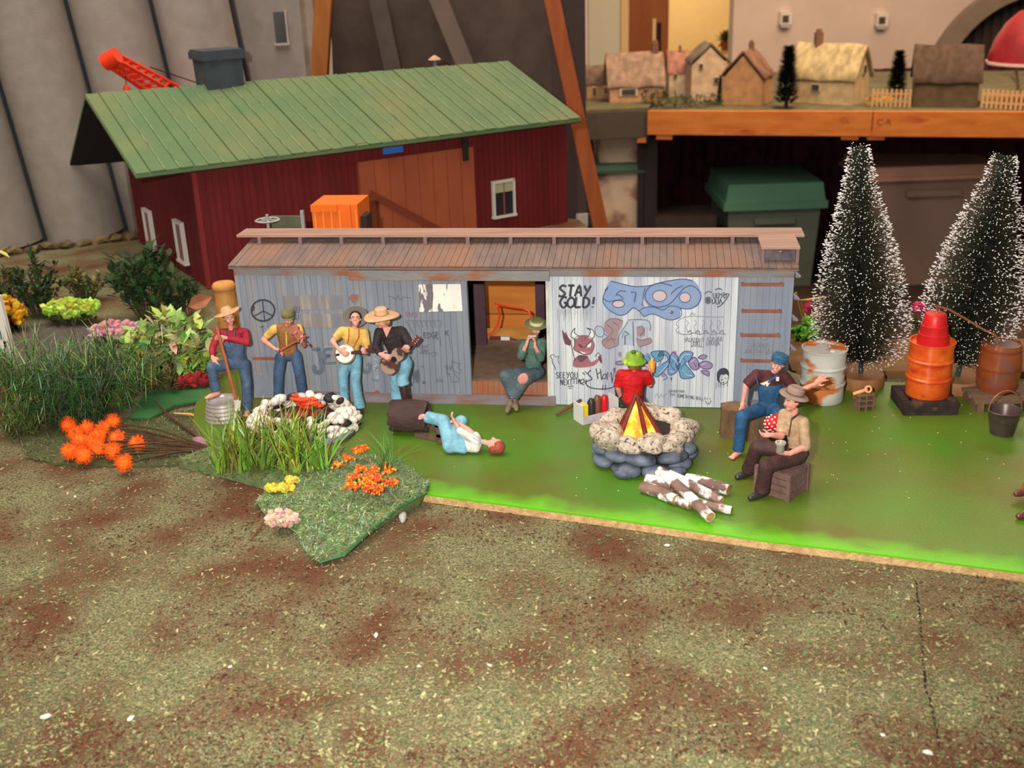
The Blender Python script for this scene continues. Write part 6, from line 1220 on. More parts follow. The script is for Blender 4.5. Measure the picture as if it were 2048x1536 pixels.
# ================================================================== camp props
def gxy(px, py, z=0.0): p = G(px, py, z); return V(p[0], p[1], z)
barkm = M('bark_brown', (112, 80, 62), (88, 62, 50), 1.5, rough=.85, bump=1, bscale=6)
# washtub
c = gxy(449, 836); tubm = M('zinc', (190, 180, 176), (166, 156, 152), 1.5, rough=.38, metal=.35)
tub = empty('washtub', c, 'ribbed silver metal washtub upside down under the farmer figurine foot', 'washtub')
put('tub_body', MB().lathe(c, [(1.38, 0), (1.42, .1), (1.32, .26), (1.40, .4), (1.29, .58), (1.36, .7), (1.24, .88), (1.31, 1.0), (1.18, 1.2), (1.24, 1.3), (1.12, 1.5), (1.1, 1.5), (1.05, 1.38), (.95, 1.36)], n=40), tubm, tub, 50)
put('tub_rim', MB().lathe(c, [(1.08, 1.46), (1.18, 1.46), (1.18, 1.58), (1.08, 1.58)], n=40, closed=True), tubm, tub, 40)
# hollow log with the cowboy's boot on it
c = G(819, 833, 1.2); ax = nrm(V(1, -.22, 0)); lg = empty('hollow_log', (c[0], c[1], 0), 'short dark hollow log lying below the cowboy figurine boot', 'log')
prof = [(1.12, -1.35), (1.2, -1.2), (1.22, 0), (1.17, 1.25), (1.1, 1.35), (.78, 1.36), (.72, .4), (.05, .3)]
darkbark = M('bark_dark', (82, 60, 56), (62, 46, 44), 1.2, rough=.85, bump=1, bscale=5, stretch=(.4, 1, 1))
mb = MB().lathe(c, prof, ax, 26); mb.v = [tuple(c+(V(p)-c)*(1+.05*math.sin(7*math.atan2(p[2]-c[2], (V(p)-c)[1])+(V(p)-c)[0]*2))) for p in mb.v]; zmin = min(p[2] for p in mb.v); mb.v = [(p[0], p[1], p[2]-zmin) for p in mb.v]
put('bark', mb, darkbark, lg, 45)
put('broken_rim', MB().lathe(c+ax*1.33-V(0, 0, zmin), [(.74, 0), (1.12, 0), (1.06, .08), (.8, .08)], ax, 24, closed=True), M('rim_wood', (104, 84, 74), (84, 64, 58), 2, rough=.9), lg)
for k, (a, b) in enumerate((((832, 868), (884, 878)), ((853, 853), (882, 858)), ((874, 850), (880, 884)))):
    put('wooden_bar', MB().bar(G(*a, .2), G(*b, .2), .42, .34), M('bar_wood', (108, 84, 66), (88, 68, 56), 1.4, rough=.85), label=('long brown bar lying in front of the hollow log', 'short brown bar behind the lying figurine hip', 'brown cross bar under the lying figurine leg')[k], cat='wooden bar', group='loose wooden bars by the hollow log')
# stumps
for px, py, r_, h_, lb in ((1466, 868, .98, 2.2, 'squat brown tree stump left of the waving figurine'), (1519, 878, 1.02, 2.1, 'squat brown tree stump under the waving figurine')):
    c = gxy(px, py); st = empty('tree_stump', c, lb, 'stump', 'stump seats'); mb = MB()
    mb.lathe(c, [(r_*1.05, 0), (r_, .3), (r_*.98, h_*.6), (r_, h_-.05), (r_*.9, h_)], n=22); mb.v = [tuple(V(c[0], c[1], p[2])+(V(p)-V(c[0], c[1], p[2]))*(1+.07*math.sin(5*math.atan2(p[1]-c[1], p[0]-c[0])+px)+.04*math.sin(11*math.atan2(p[1]-c[1], p[0]-c[0])))) for p in mb.v]
    put('bark', mb, M('stump_bark', (112, 84, 58), (84, 64, 48), 1.2, rough=.85, bump=1, bscale=5, stretch=(1.5, 1.5, .4)), st, 40)
    put('cut_face', MB().lathe(c+V(0, 0, h_), [(r_*.86, 0), (r_*.84, .02)], n=22), M('stump_top', (132, 100, 66), (112, 84, 56), 2.0, rough=.8), st)
# crate seat
A, Bc, Cc = gxy(1539, 991), gxy(1576, 1003), gxy(1613, 978)
d1, d2 = nrm(A-Bc), nrm(Cc-Bc); d1 = nrm(d1-d2*np.dot(d1, d2)*.5); ch = 1.85; w1, w2 = 2.3, np.linalg.norm(Cc-Bc)
cr_ = empty('wooden_crate', Bc+d1*w1/2+d2*w2/2, 'small weathered wooden crate under the seated man in brown hat', 'crate'); cm = M('crate_wood', (122, 92, 86), (104, 78, 72), 1.3, rough=.85, bump=.6, bscale=5)
put('crate_core', MB().prism([Bc+d1*.12+d2*.12+V(0, 0, .05), Bc+d1*.12+d2*(w2-.12)+V(0, 0, .05), Bc+d1*(w1-.12)+d2*(w2-.12)+V(0, 0, .05), Bc+d1*(w1-.12)+d2*.12+V(0, 0, .05)], V(0, 0, ch-.12)), M('crate_dark', (70, 50, 48)), cr_)
for k in range(4):
    z = .24+k*.46
    put('slat', MB().bar(Bc+V(0, 0, z)+d1*.05, Bc+d1*w1+V(0, 0, z), .12, .40), cm, cr_); put('slat', MB().bar(Bc+V(0, 0, z)+d2*.05, Bc+d2*w2+V(0, 0, z), .12, .40), cm, cr_)
for p in (Bc, Bc+d1*w1, Bc+d2*w2): put('corner_post', MB().box(p+V(0, 0, ch/2), (.26, .26, ch), rz(math.atan2(d2[1], d2[0]))), cm, cr_)
for k in range(4): put('top_slat', MB().bar(Bc+d1*(.28+k*.58)+V(0, 0, ch-.03), Bc+d1*(.28+k*.58)+d2*w2+V(0, 0, ch-.03), .5, .1), cm, cr_)
# polka dot bandana bundle
c = G(1547, 846, 2.62); bn = empty('bandana_bundle', c-V(0, 0, .5), 'red bandana bundle with white polka dots between the two seated figurines', 'bundle')
put('cloth', MB().ell(c, (.62, .5, .58), sub=3), M('bandana_red', (206, 24, 30), rough=.6), bn, True); v_, f_ = ico(2)
for k, p in enumerate([V(math.sqrt(1-(1-2*(i+.5)/52)**2)*math.cos(i*2.39996), math.sqrt(1-(1-2*(i+.5)/52)**2)*math.sin(i*2.39996), 1-2*(i+.5)/52) for i in range(52)]):
    if p[1] < .35: q = c+p*V(.595, .475, .555); put('dot', MB().ell(q, (.085, .085, .085), sub=1), M('dot_white', (240, 230, 226), rough=.6), bn)
put('knot', MB().ell(c+V(.2, 0, .58), (.16, .14, .16)), M('bandana_red', (206, 24, 30)), bn, True)
# stone fire pit with lit tepee fire
c = gxy(1287, 916); fp = empty('stone_fire_pit', c, 'round fire pit of slate stones topped with granite rocks around a glowing fire', 'fire pit')
slate = M('slate_blue', (112, 122, 136), (82, 90, 104), 1.0, rough=.55, c3=(48, 52, 60), scale3=.8, t3=.62, spec=.4); gran = M('granite', (206, 190, 168), (166, 150, 134), 3.0, rough=.85, bump=1, bscale=9, c3=(70, 62, 58), scale3=4.5, t3=.60, w3=.05)
put('core', MB().lathe(c, [(2.6, 0), (2.5, 1.9), (2.0, 2.1), (.3, 2.1)], n=24), M('ash_dark', (52, 46, 44), (34, 30, 30), 2, rough=.95), fp)
rs = np.random.RandomState(5)
for row, (n, zz, rr) in enumerate(((9, .45, 2.95), (9, 1.2, 2.9))):
    for k in range(n):
        a = 2*math.pi*(k+.5*row)/n+rs.uniform(-.1, .1); p = c+V(math.cos(a)*rr, math.sin(a)*rr, zz+rs.uniform(-.08, .08))
        put('slate_stone', MB().rock(p, (1.08+rs.uniform(-.1, .15), .75, .46), seed=k+row*20, amp=.12, R=rz(a+1.57)), slate, fp, True)
for k, (px, py, sx_, sz_) in enumerate(((1256, 728, 0, 0),)): pass
for k in range(11):
    a = 2*math.pi*k/11+.2+rs.uniform(-.1, .1); p = c+V(math.cos(a)*2.75, math.sin(a)*2.75, 2.05+rs.uniform(-.05, .2)); s_ = rs.uniform(.85, 1.15)
    put('granite_rock', MB().rock(p, (1.0*s_, .82*s_, .66*s_), seed=60+k, amp=.34, sub=3, R=rz(a+1.57+rs.uniform(-.4, .4))), gran, fp, 50)
for k in range(3): a = -1.57+(-.5, .1, .55)[k]; put('small_slate', MB().rock(c+V(math.cos(a)*3.6, math.sin(a)*3.3, .3), (.7, .5, .34), seed=90+k, amp=.1, R=rz(a+1.57)), slate, fp, True)
fc_ = c+V(-.55, -.5, 2.15); ff = empty('campfire', fc_, 'glowing yellow and orange tepee campfire with red-brown sticks', 'campfire')
flm = M('flame_glow', (255, 120, 20), rough=.5); nt = flm.node_tree; N = nt.nodes; L = nt.links; b = N['Principled BSDF']
tc = N.new('ShaderNodeNewGeometry'); nz = N.new('ShaderNodeTexNoise'); nz.inputs['Scale'].default_value = 90; nz.inputs['Detail'].default_value = 3; L.new(tc.outputs['Position'], nz.inputs['Vector'])
rp = N.new('ShaderNodeValToRGB'); rp.color_ramp.elements[0].position = .36; rp.color_ramp.elements[0].color = (*lin((232, 40, 8)), 1); rp.color_ramp.elements[1].position = .62; rp.color_ramp.elements[1].color = (*lin((255, 232, 90)), 1); e_ = rp.color_ramp.elements.new(.48); e_.color = (*lin((255, 130, 16)), 1)
L.new(nz.outputs['Fac'], rp.inputs[0]); L.new(rp.outputs[0], b.inputs['Emission Color']); b.inputs['Emission Strength'].default_value = 2.2
apex = fc_+V(-.05, 0, 2.85); bas = [fc_+V(math.cos(a)*1.5, math.sin(a)*1.35, 0) for a in (-2.5, -1.25, -.35, .9, 2.2)]
for i in range(5): p, q = bas[i], bas[(i+1) % 5]; put('flame', MB().add([p, q, apex+V(0, 0, -.15), (p+q)/2*.96+fc_*.04-V(0, 0, 0)+V(0, 0, .9)-((p+q)/2-fc_)*.15], [[0, 1, 3], [1, 2, 3], [2, 0, 3]]).add([p*.9+fc_*.1, q*.9+fc_*.1, apex-V(0, 0, .3)], [[2, 1, 0]]), flm, ff)
for p in bas: put('stick', MB().tube([p+(p-fc_)*.12+V(0, 0, -.1), apex+(apex-p)*.02], [.2, .12], 7), M('stick_red', (118, 46, 26), (92, 34, 22), 2, rough=.6), ff, 40)
o = lamp('campfire_bulb', 'POINT', fc_+V(0, 0, .9), .09, (1.0, .42, .12), shadow_soft_size=.008); o.parent = None
# ring of white shells with embers
c = gxy(607, 857); sh_ = empty('shell_fire_ring', c, 'ring of white shell-like stones around orange and red embers', 'fire ring')
shell = M('shell_white', (236, 226, 212), (216, 202, 188), 1.6, rough=.5, c3=(64, 52, 46), scale3=1.1, t3=.66, w3=.04); shdark = M('shell_char', (40, 36, 38), rough=.6)
put('slab', MB().lathe(c+V(1.0, -.4, 0), [(3.6, 0), (3.7, .3), (3.4, .4)], n=26, sx=1, sy=.85), M('slab_grey', (112, 118, 124), (92, 98, 104), 1, rough=.7), sh_, 40)
put('ash_bed', MB().lathe(c, [(3.3, 0), (3.1, .8), (1.2, .9), (.1, .8)], n=24, sy=.75), M('ash_red', (96, 46, 36), (54, 30, 28), 1.5, rough=.95), sh_)
rs = np.random.RandomState(11)
for row, (n, rr, zz) in enumerate(((34, 4.0, .36), (32, 3.75, .78), (28, 3.4, 1.18), (24, 3.0, 1.45))):
    for k in range(n):
        a = 2*math.pi*(k+.5*(row % 2))/n+rs.uniform(-.08, .08); s_ = rs.uniform(.75, 1.2)
        put('shell_stone', MB().rock(c+V(math.cos(a)*rr, math.sin(a)*rr*.76, zz+rs.uniform(-.1, .1)+(.3 if math.sin(a) > .2 else 0)), (.5*s_, .38*s_, .27*s_), seed=200+row*40+k, amp=.12, R=euler(rs.uniform(-.6, .6), rs.uniform(-.6, .6), rs.rand()*6)), shdark if rs.rand() < .1 else shell, sh_, True)
emb = M('ember_orange', (236, 84, 44), (216, 60, 34), 1, rough=.4); emr = M('ember_red', (128, 28, 26), (160, 40, 32), 1.5, rough=.5)
for k, (px, py, s_) in enumerate(((592, 797, .5), (604, 802, .62), (618, 806, .6), (632, 808, .42), (606, 812, .5), (590, 790, .3), (640, 812, .3), (624, 798, .35))):
    put('flame_chunk', MB().rock(P(px, py, c[1]+.3), (s_, s_*.5, s_*.42), seed=300+k, amp=.4, R=rz(rs.uniform(-.4, .4))), emb, sh_, 30)
for k in range(16): put('ember', MB().rock(c+V(rs.uniform(-1.2, 1.8), rs.uniform(-1.3, 1.0), 1.0+rs.uniform(0, .3)), (.4, .34, .3), seed=330+k, amp=.3), emr if k % 3 else barkm, sh_, 30)
# firewood
birch = M('birch', (142, 112, 98), (110, 86, 76), 1.0, rough=.75, bump=.8, bscale=5, c3=(240, 236, 230), scale3=.75, t3=.52, w3=.03, stretch=(1, 1, 1)); cutw = M('cut_wood', (186, 140, 94), (160, 114, 72), 2.5, rough=.8)
logs = (('thick log at the left of the pile, partly white', (1284, 974, .36), (1352, 1000, .36), .38), ('short brown log at the back of the pile', (1294, 958, .35), (1345, 974, .4), .36), ('long log lying diagonally on top of the pile', (1319, 942, .95), (1421, 1034, .5), .36), ('pale log crossing the top of the pile', (1338, 949, .8), (1444, 1002, .4), .32), ('brown log at the right back of the pile', (1372, 958, .4), (1457, 980, .4), .38), ('thin white log sticking out at the right front', (1384, 1003, .28), (1463, 1021, .28), .27), ('thin brown log under the diagonal one', (1320, 990, .3), (1380, 1012, .3), .28))
for k, (lb, a, b_2, r_) in enumerate(logs):
    p, q = G(*a), G(*b_2); mid = (p+q)/2+V(0, .12*(-1)**k, .06); t = empty('firewood_log', (p+q)/2-V(0, 0, r_), 'firewood '+lb, 'log', 'firewood pile beside the fire pit')
    put('bark', MB().tube([p, p+(mid-p)*.5+V(.02, .05, 0), mid, mid+(q-mid)*.5, q], [r_, r_*1.06, r_*.96, r_*1.04, r_*.95], 12), birch, t, 50)
    d = nrm(q-p); put('cut_end', MB().lathe(q, [(r_*.86, -.01), (r_*.84, .02)], d, 12), cutw, t); put('cut_end', MB().lathe(p, [(r_*.86, -.01), (r_*.84, .02)], -d, 12), cutw, t)
# tray of spray cans
t0, t1 = gxy(1166, 850), gxy(1236, 833); dv_ = nrm(t1-t0); dn = V(-dv_[1], dv_[0], 0); Lt = np.linalg.norm(t1-t0)
ty = empty('can_tray', (t0+t1)/2+dn*.6, 'small clear plastic tray with lilac front holding paint cans', 'tray'); cl = M('tray_clear', (200, 190, 196), (176, 150, 168), 1.0, rough=.15, spec=.6)
for a, b_2, h_ in ((t0, t1, .62), (t0+dn*1.3, t1+dn*1.3, .9)): put('tray_side', MB().bar(a+V(0, 0, h_/2), b_2+V(0, 0, h_/2), .08, h_), cl, ty)
put('tray_bottom', MB().prism([t0, t1, t1+dn*1.3, t0+dn*1.3], V(0, 0, .08)), cl, ty)
for p, nm in ((t0, 1), (t1, 1)): put('tray_end', MB().bar(p+V(0, 0, .75), p+dn*1.3+V(0, 0, .75), .1, 1.5), M('tray_rim', (214, 212, 210), rough=.2), ty)
for k, (px, colr, h_, r_, nm) in enumerate(((1174, (232, 204, 44), 1.25, .34, 'yellow'), (1191, (52, 46, 48), 1.45, .31, 'black'), (1203, (120, 78, 52), 1.6, .30, 'brown'), (1217, (206, 28, 40), 1.5, .30, 'red'))):
    f = (px-1166)/70; p = t0+(t1-t0)*f+dn*.62+V(0, 0, .08)
    if k == 0: put('paint_box', MB().box(p+V(0, 0, h_/2), (.66, .5, h_), basis(dv_)).box(p+V(0, 0, h_+.03), (.5, .36, .06), basis(dv_)), M('paint_yellow', colr, rough=.4), label='yellow box at the left end of the can tray', cat='paint box')
    else:
        t = empty('paint_can', p, nm+' paint can standing in the clear tray', 'paint can', 'paint cans in the tray'); put('can_body', MB().lathe(p, [(r_, 0), (r_, h_*.9), (r_*.75, h_)], n=18), M('paint_'+nm, colr, rough=.35), t, 40); put('can_top', MB().lathe(p+V(0, 0, h_), [(r_*.7, 0), (r_*.55, .12)], n=16), M('paint_'+nm, colr), t)
put('broken_twig', MB().tube([gxy(1113, 833)+V(0, 0, .15), gxy(1140, 822)+V(0, 0, .35), gxy(1162, 812)+V(0, 0, .5)], [.1, .16, .12], 7), M('twig_brown', (120, 78, 44), (100, 64, 38), 2, rough=.8), label='short brown stick leaning on the can tray', cat='stick')
# rusty pale drum
def drum(c, r_, h_, mt, par, name='drum_body', lid=True):
    prof = [(r_*.97, 0), (r_, .08)]
    for f in (.0,): pass
    for f in (.34, .67): prof += [(r_*.985, h_*f-.14), (r_*1.035, h_*f-.05), (r_*1.035, h_*f+.05), (r_*.985, h_*f+.14)]
    prof += [(r_*.985, h_-.12), (r_*1.04, h_-.06), (r_*1.04, h_), (r_*.96, h_), (r_*.94, h_-.2), (.05, h_-.2)]
    put(name, MB().lathe(c, prof, n=40), mt, par, 40)
c = gxy(1642, 796); dr_ = empty('oil_drum', c, 'pale grey oil drum with orange rust patches beside the boxcar end', 'oil drum')
drum(c, 1.66, 4.15, M('drum_rusty', (200, 198, 188), (184, 182, 174), .6, rough=.5, c3=(196, 112, 58), scale3=.36, t3=.545, w3=.03, stretch=(1, 1, 1.8)), dr_)
put('bung', MB().lathe(c+V(.5, -.4, 3.95), [(.22, 0), (.2, .1)], n=14), M('bung_grey', (214, 206, 190), rough=.3), dr_)
# snowy bottle-brush trees
def brush_tree(label, base, apex_, prof, seed, nb=7500):
    base, apex_ = V(base), V(apex_); ax = nrm(apex_-base); x, y, z = frame(ax); Lh = np.linalg.norm(apex_-base); rs = np.random.RandomState(seed)
    t = empty('snowy_tree', base-V(0, 0, 1.0), label, 'model tree', 'snowy bottle brush trees')
    cb = V(base[0], base[1], 0)
    put('wooden_base', MB().lathe(cb, [(1.78, 0), (1.82, .1), (1.82, .85), (1.74, .98), (.3, 1.0)], n=36), M('base_wood', (160, 110, 66), (140, 94, 54), .9, rough=.6, stretch=(1, 1, .4)), t, 40)
    put('trunk', MB().tube([base+V(0, 0, -.1), base+ax*Lh*.12, apex_], [.2, .16, .06], 8), M('tree_wire', (44, 62, 56), rough=.5), t)
    br = MB(); sn = MB()
    hs = [p[0] for p in prof]; rr = [p[1] for p in prof]
    for k in range(nb):
        f = rs.rand(); f = 1-(1-f)**.62 if k % 3 == 0 else f; f = .06+.94*f; r_ = np.interp(f, hs, rr)*rs.uniform(.82, 1.03); a = rs.rand()*6.2832
        d = nrm(x*math.cos(a)+y*math.sin(a)+z*rs.uniform(.0, .32)-V(0, 0, .1*(1-f)))
        if rs.rand() > np.interp(f, hs, rr)/max(rr)+.25: continue
        p = base+ax*Lh*f; q = p+d*r_; s1 = np.cross(d, z)*.022; s2 = np.cross(s1/.022, d)*.022
        br.add([p+s1, p-s1*.5+s2, p-s1*.5-s2, q], [[0, 1, 3], [1, 2, 3], [2, 0, 3]], ((52, 50, 34), (40, 46, 34), (62, 54, 36), (34, 40, 36))[rs.randint(4)])
        if rs.rand() < .58: u = rs.uniform(.018, .06); w_ = u*rs.uniform(1.2, 3.4); e = d*w_; s1 = nrm(s1)*u; s2 = nrm(s2)*u; m_ = q-e*.2; sn.add([m_-e, m_+s1, m_+s2, m_-s1, m_-s2, m_+e], [[0, 2, 1], [0, 3, 2], [0, 4, 3], [0, 1, 4], [5, 1, 2], [5, 2, 3], [5, 3, 4], [5, 4, 1]])
    put('bristles', br, MV('bristle', rough=.6), t, kind='stuff'); put('snow_tips', sn, M('snow_white', (238, 232, 226), rough=.6), t, kind='stuff')
bs = G(1722, 745, 1.0)
brush_tree('tall snow-tipped brush tree behind the pale oil drum', bs, P(1718, 293, bs[1]), [(0, .2), (.03, 1.5), (.08, 3.1), (.16, 3.9), (.28, 3.75), (.42, 3.3), (.58, 2.6), (.75, 1.75), (.9, 1.1), (1, .8)], 21)
bs = G(1915, 752, 1.0)
brush_tree('leaning snow-tipped brush tree behind the orange still', bs, P(2010, 312, bs[1]+1), [(0, .2), (.03, 1.2), (.08, 2.3), (.18, 3.3), (.3, 3.9), (.45, 3.6), (.6, 2.9), (.78, 2.0), (.9, 1.3), (1, .9)], 22)
# the still: drum over a fire box
c = gxy(1846, 812); q = rz(-.06); sb = empty('fire_box', c, 'square charred wooden fire box under the orange drum', 'fire box'); char = M('char_wood', (58, 44, 38), (40, 32, 30), 1.2, rough=.9, c3=(120, 90, 60), scale3=.7, t3=.64)
for dx, dy, sx_, sy_ in ((0, -1.55, 3.9, .5), (0, 1.55, 3.9, .5), (-1.7, 0, .5, 2.7), (1.7, 0, .5, 2.7)): put('board', MB().box(c+q @ V(dx, dy, .5), (sx_, sy_, 1.0), q), char, sb)
put('plinth', MB().box(c+V(0, 0, .12), (3.4, 3.0, .24), q), char, sb)
for k in range(14): put('coal', MB().rock(c+V(rs.uniform(-1.1, 1.1), rs.uniform(-1.2, .2), .6+rs.uniform(0, .25)), (.3, .28, .25), seed=500+k, amp=.3, sub=1), emr if k % 2 else M('coal_orange', (196, 84, 36), (150, 40, 26), 2), sb)
for dx in (-1.0, 1.0):
    for dy in (-1, 1): put('support_block', MB().box(c+V(dx, dy, .55), (.4, .4, .75)), char, sb)
dc = c+V(.25, .2, .95); od = empty('still_drum', dc, 'bright orange glazed drum with red stepped cone lid', 'drum still')
drum(dc, 1.6, 4.2, M('drum_orange', (226, 104, 34), (204, 70, 26), .7, rough=.22, spec=.6, c3=(190, 48, 26), scale3=.4, t3=.6, stretch=(1, 1, 2)), od)
lc = dc+V(0.02, 0, 4.0); put('cone_lid', MB().lathe(lc, [(1.12, 0), (1.14, .1), (1.06, .7), (1.08, .78), (1.0, .82), (.95, 1.35), (.97, 1.42), (.88, 1.46), (.78, 2.2), (.7, 2.3), (.1, 2.32)], n=32), M('lid_red', (206, 34, 36), (186, 28, 32), 1, rough=.4), od, 45)
Yp = lc[1]
pp = [lc+V(.05, 0, 2.3), P(1872, 611, Yp), P(1900, 620, Yp), P(1930, 637, Yp+.1), P(1968, 660, Yp), P(1990, 670, Yp-.2), P(1997, 682, Yp-.3), P(1991, 700, Yp-.3)]
put('copper_pipe', MB().tube(pp, .085, 8), M('copper', (176, 112, 76), rough=.3, metal=.5), label='thin copper pipe running from the red cone lid to the barrel', cat='pipe')
# pallets and barrel
def pallet(label, c, w_, d_, h_, n, mt, rot=0, layers=1):
    t = empty('wooden_pallet', c, label, 'pallet'); R = rz(rot)
    for L0 in range(layers):
        z0 = c[2]+L0*h_
        for k in range(3): put('runner', MB().box(V(c[0], c[1], z0+h_*.35)+R @ V((k-1)*w_*.42, 0, 0), (w_*.1, d_, h_*.7), R), mt, t)
        for k in range(n): put('slat', MB().box(V(c[0], c[1], z0+h_*.85)+R @ V(rs.uniform(-.06, .06), (k-(n-1)/2)*d_/n, 0), (w_+rs.uniform(-.1, .1), d_/n*.78, h_*.28), R), mt, t)
    return t
pal_ = M('pallet_wood', (126, 98, 76), (106, 82, 64), 1.0, rough=.85)
c = gxy(2000, 805); pallet('weathered wooden pallet under the brown barrel', c, 5.0, 3.6, .85, 6, pal_, -.05)
bc = V(c[0]-.1, c[1]+.75, .85); bt = empty('wooden_barrel', bc, 'shiny reddish brown wooden barrel with grey lid on the pallet', 'barrel')
put('staves', MB().lathe(bc, [(1.35, 0), (1.38, .1), (1.5, .7), (1.58, 1.6), (1.56, 2.4), (1.46, 3.2), (1.36, 3.7), (1.28, 3.72), (1.25, 3.6), (.1, 3.6)], n=40), M('barrel_brown', (150, 78, 38), (130, 62, 32), .8, rough=.25, spec=.5, c3=(112, 84, 84), scale3=.4, t3=.62), bt, 45)
for z_, r_ in ((.35, 1.46), (1.75, 1.6), (3.2, 1.48)): put('hoop', MB().lathe(bc+V(0, 0, z_), [(r_-.03, 0), (r_+.02, 0), (r_+.02, .16), (r_-.03, .16)], n=40, closed=True), M('hoop_brown', (128, 60, 34), rough=.35), bt, 40)
put('lid_patch', MB().lathe(bc+V(.1, -.1, 3.62), [(1.0, 0), (.95, .04)], n=24), M('barrel_lid', (122, 112, 116), (134, 84, 60), 1, rough=.5), bt)
# bucket
c = gxy(2003, 866); bk = empty('metal_bucket', c, 'dark brown metal bucket with wire handle in front of the pallet', 'bucket'); bkm = M('bucket_metal', (92, 76, 70), (78, 64, 60), 1, rough=.35, metal=.4)
put('bucket_body', MB().lathe(c, [(.78, 0), (.8, .06), (.98, 1.1), (1.02, 1.2), (1.0, 1.35), (1.14, 1.75), (1.2, 1.8), (1.14, 1.84), (1.06, 1.72), (.8, .15), (.05, .12)], n=32), bkm, bk, 45)
put('handle', MB().tube([c+V(-1.16*math.cos(a), -.05+.1*math.sin(a), 1.75+1.45*math.sin(a)) for a in np.linspace(0, math.pi, 13)], .06, 6), M('handle_copper', (140, 98, 74), rough=.4, metal=.4), bk, 40)
# little pallet stack with orange wrench
c = gxy(1727, 817); pallet('stack of tiny weathered pallets in front of the snowy tree base', c, 1.3, .9, .42, 4, pal_, .1, 3)
wr_ = empty('orange_wrench', c+V(0, 0, 1.3), 'pale orange hooked tool lying on the tiny pallet stack', 'tool'); a, b_2 = P(1706, 788, c[1]), P(1735, 779, c[1]); om = M('wrench_orange', (236, 164, 104), rough=.5)
put('shaft', MB().tube([a, b_2], .14, 8), om, wr_, True); put('jaw', MB().lathe(b_2+V(.05, 0, .02), [(.15, -.1), (.3, -.08), (.3, .1), (.15, .12)], V(.1, -1, .3), 16, closed=True), om, wr_, True)

# ================================================================== planting
def leafy(name, label, px, py, w_, d_, h_, cols, n, ll, lw, z=TZ, up=.5, droop=0, cat='shrub', group=None, stems=6, seed=0):
    c = gxy(px, py, z); rs = np.random.RandomState(int(px*7+py+seed)); t = empty(name, c, label, cat, group); st = MB(); lv = MB(); per = max(1, n//stems)
    for s_ in range(stems):
        a = rs.rand()*6.283; r_ = math.sqrt(rs.rand()); tip = c+V(math.cos(a)*r_*w_/2, math.sin(a)*r_*d_/2, h_*(1-.45*r_*r_)*rs.uniform(.7, 1.05)); b0 = c+V(math.cos(a)*r_*w_*.12, math.sin(a)*r_*d_*.12, 0)
        st.tube([b0, (b0+tip)/2+V(0, 0, h_*.1), tip], [.09, .07, .03], 5)
        for k in range(per):
            f = .15+.85*rs.rand()**.7; p = b0+(tip-b0)*f+V(0, 0, .2*h_*f*(1-f)); d = nrm(V(rs.randn(), rs.randn(), rs.randn()*.6+up-droop)+(tip-b0)/h_*.5)
            lv.leaf(p+nrm(rs.randn(3))*ll*.35, d, ll*rs.uniform(.6, 1.15), lw*rs.uniform(.7, 1.1), col=tuple(v*rs.uniform(.78, 1.08) for v in cols[rs.randint(len(cols))]))
    put('stems', st, M('stem_green', (74, 74, 40), (60, 56, 34), 1, rough=.8), t); put('leaves', lv, MV('leafy'), t, kind='stuff'); return t
def foam(name, label, px, py, w_, d_, h_, cols, n, r_, z=TZ, cat='flowering bush', under=(70, 84, 40), lift=.35):
    c = gxy(px, py, z); rs = np.random.RandomState(int(px*5+py)); t = empty(name, c, label, cat); bl = MB(); ul = MB()
    for k in range(n):
        a = rs.rand()*6.283; q = math.sqrt(rs.rand()); hh = h_*(lift+(1-lift)*rs.rand()*(1-.5*q*q)+.0)
        bl.rock(c+V(math.cos(a)*q*w_/2, math.sin(a)*q*d_/2, hh), (r_*rs.uniform(.7, 1.2),)*3, seed=k, amp=.5, sub=1, col=tuple(min(255, v*rs.uniform(.82, 1.1)) for v in cols[rs.randint(len(cols))]))
    for k in range(int(n*.6)):
        a = rs.rand()*6.283; q = math.sqrt(rs.rand()); ul.leaf(c+V(math.cos(a)*q*w_*.4, math.sin(a)*q*d_*.4, h_*.4*rs.rand()), nrm(V(rs.randn(), rs.randn(), .8)), h_*.35, h_*.1, col=tuple(v*rs.uniform(.7, 1.1) for v in under))
    put('blossoms', bl, MV('foam', rough=.9), t, kind='stuff'); put('undergrowth', ul, MV('leafy'), t, kind='stuff'); return t
def needles(label, px, py, w_, h_, n, cols, z=TZ, seed=0, spread=.75, per=34):
    c = gxy(px, py, z); rs = np.random.RandomState(int(px*3+py)+seed); t = empty('needle_bush', c, label, 'plant', 'green needle-leaved plastic bushes'); st = MB(); nd = MB()
    for s_ in range(n):
        a = rs.rand()*6.283; d = nrm(V(math.cos(a)*spread*rs.rand()*1.4, math.sin(a)*spread*rs.rand(), 1)); Ls = h_*rs.uniform(.55, 1.05); b0 = c+V(rs.uniform(-w_, w_)*.28, rs.uniform(-w_, w_)*.2, 0)
        st.tube([b0, b0+d*Ls*.5, b0+d*Ls], [.06, .05, .02], 4)
        for k in range(per):
            f = .1+.9*rs.rand(); p = b0+d*Ls*f; dd = nrm(d*.9+nrm(rs.randn(3))*1.15); nd.blade(p, dd, rs.uniform(.8, 1.7)*h_/5, .09, V(0, 0, -.25), seg=2, col=tuple(v*rs.uniform(.6, 1.15) for v in cols[rs.randint(len(cols))]))
    put('stems', st, M('stem_green', (74, 74, 40)), t); put('needles', nd, MV('needle', rough=.35, spec=.6), t, kind='stuff'); return t
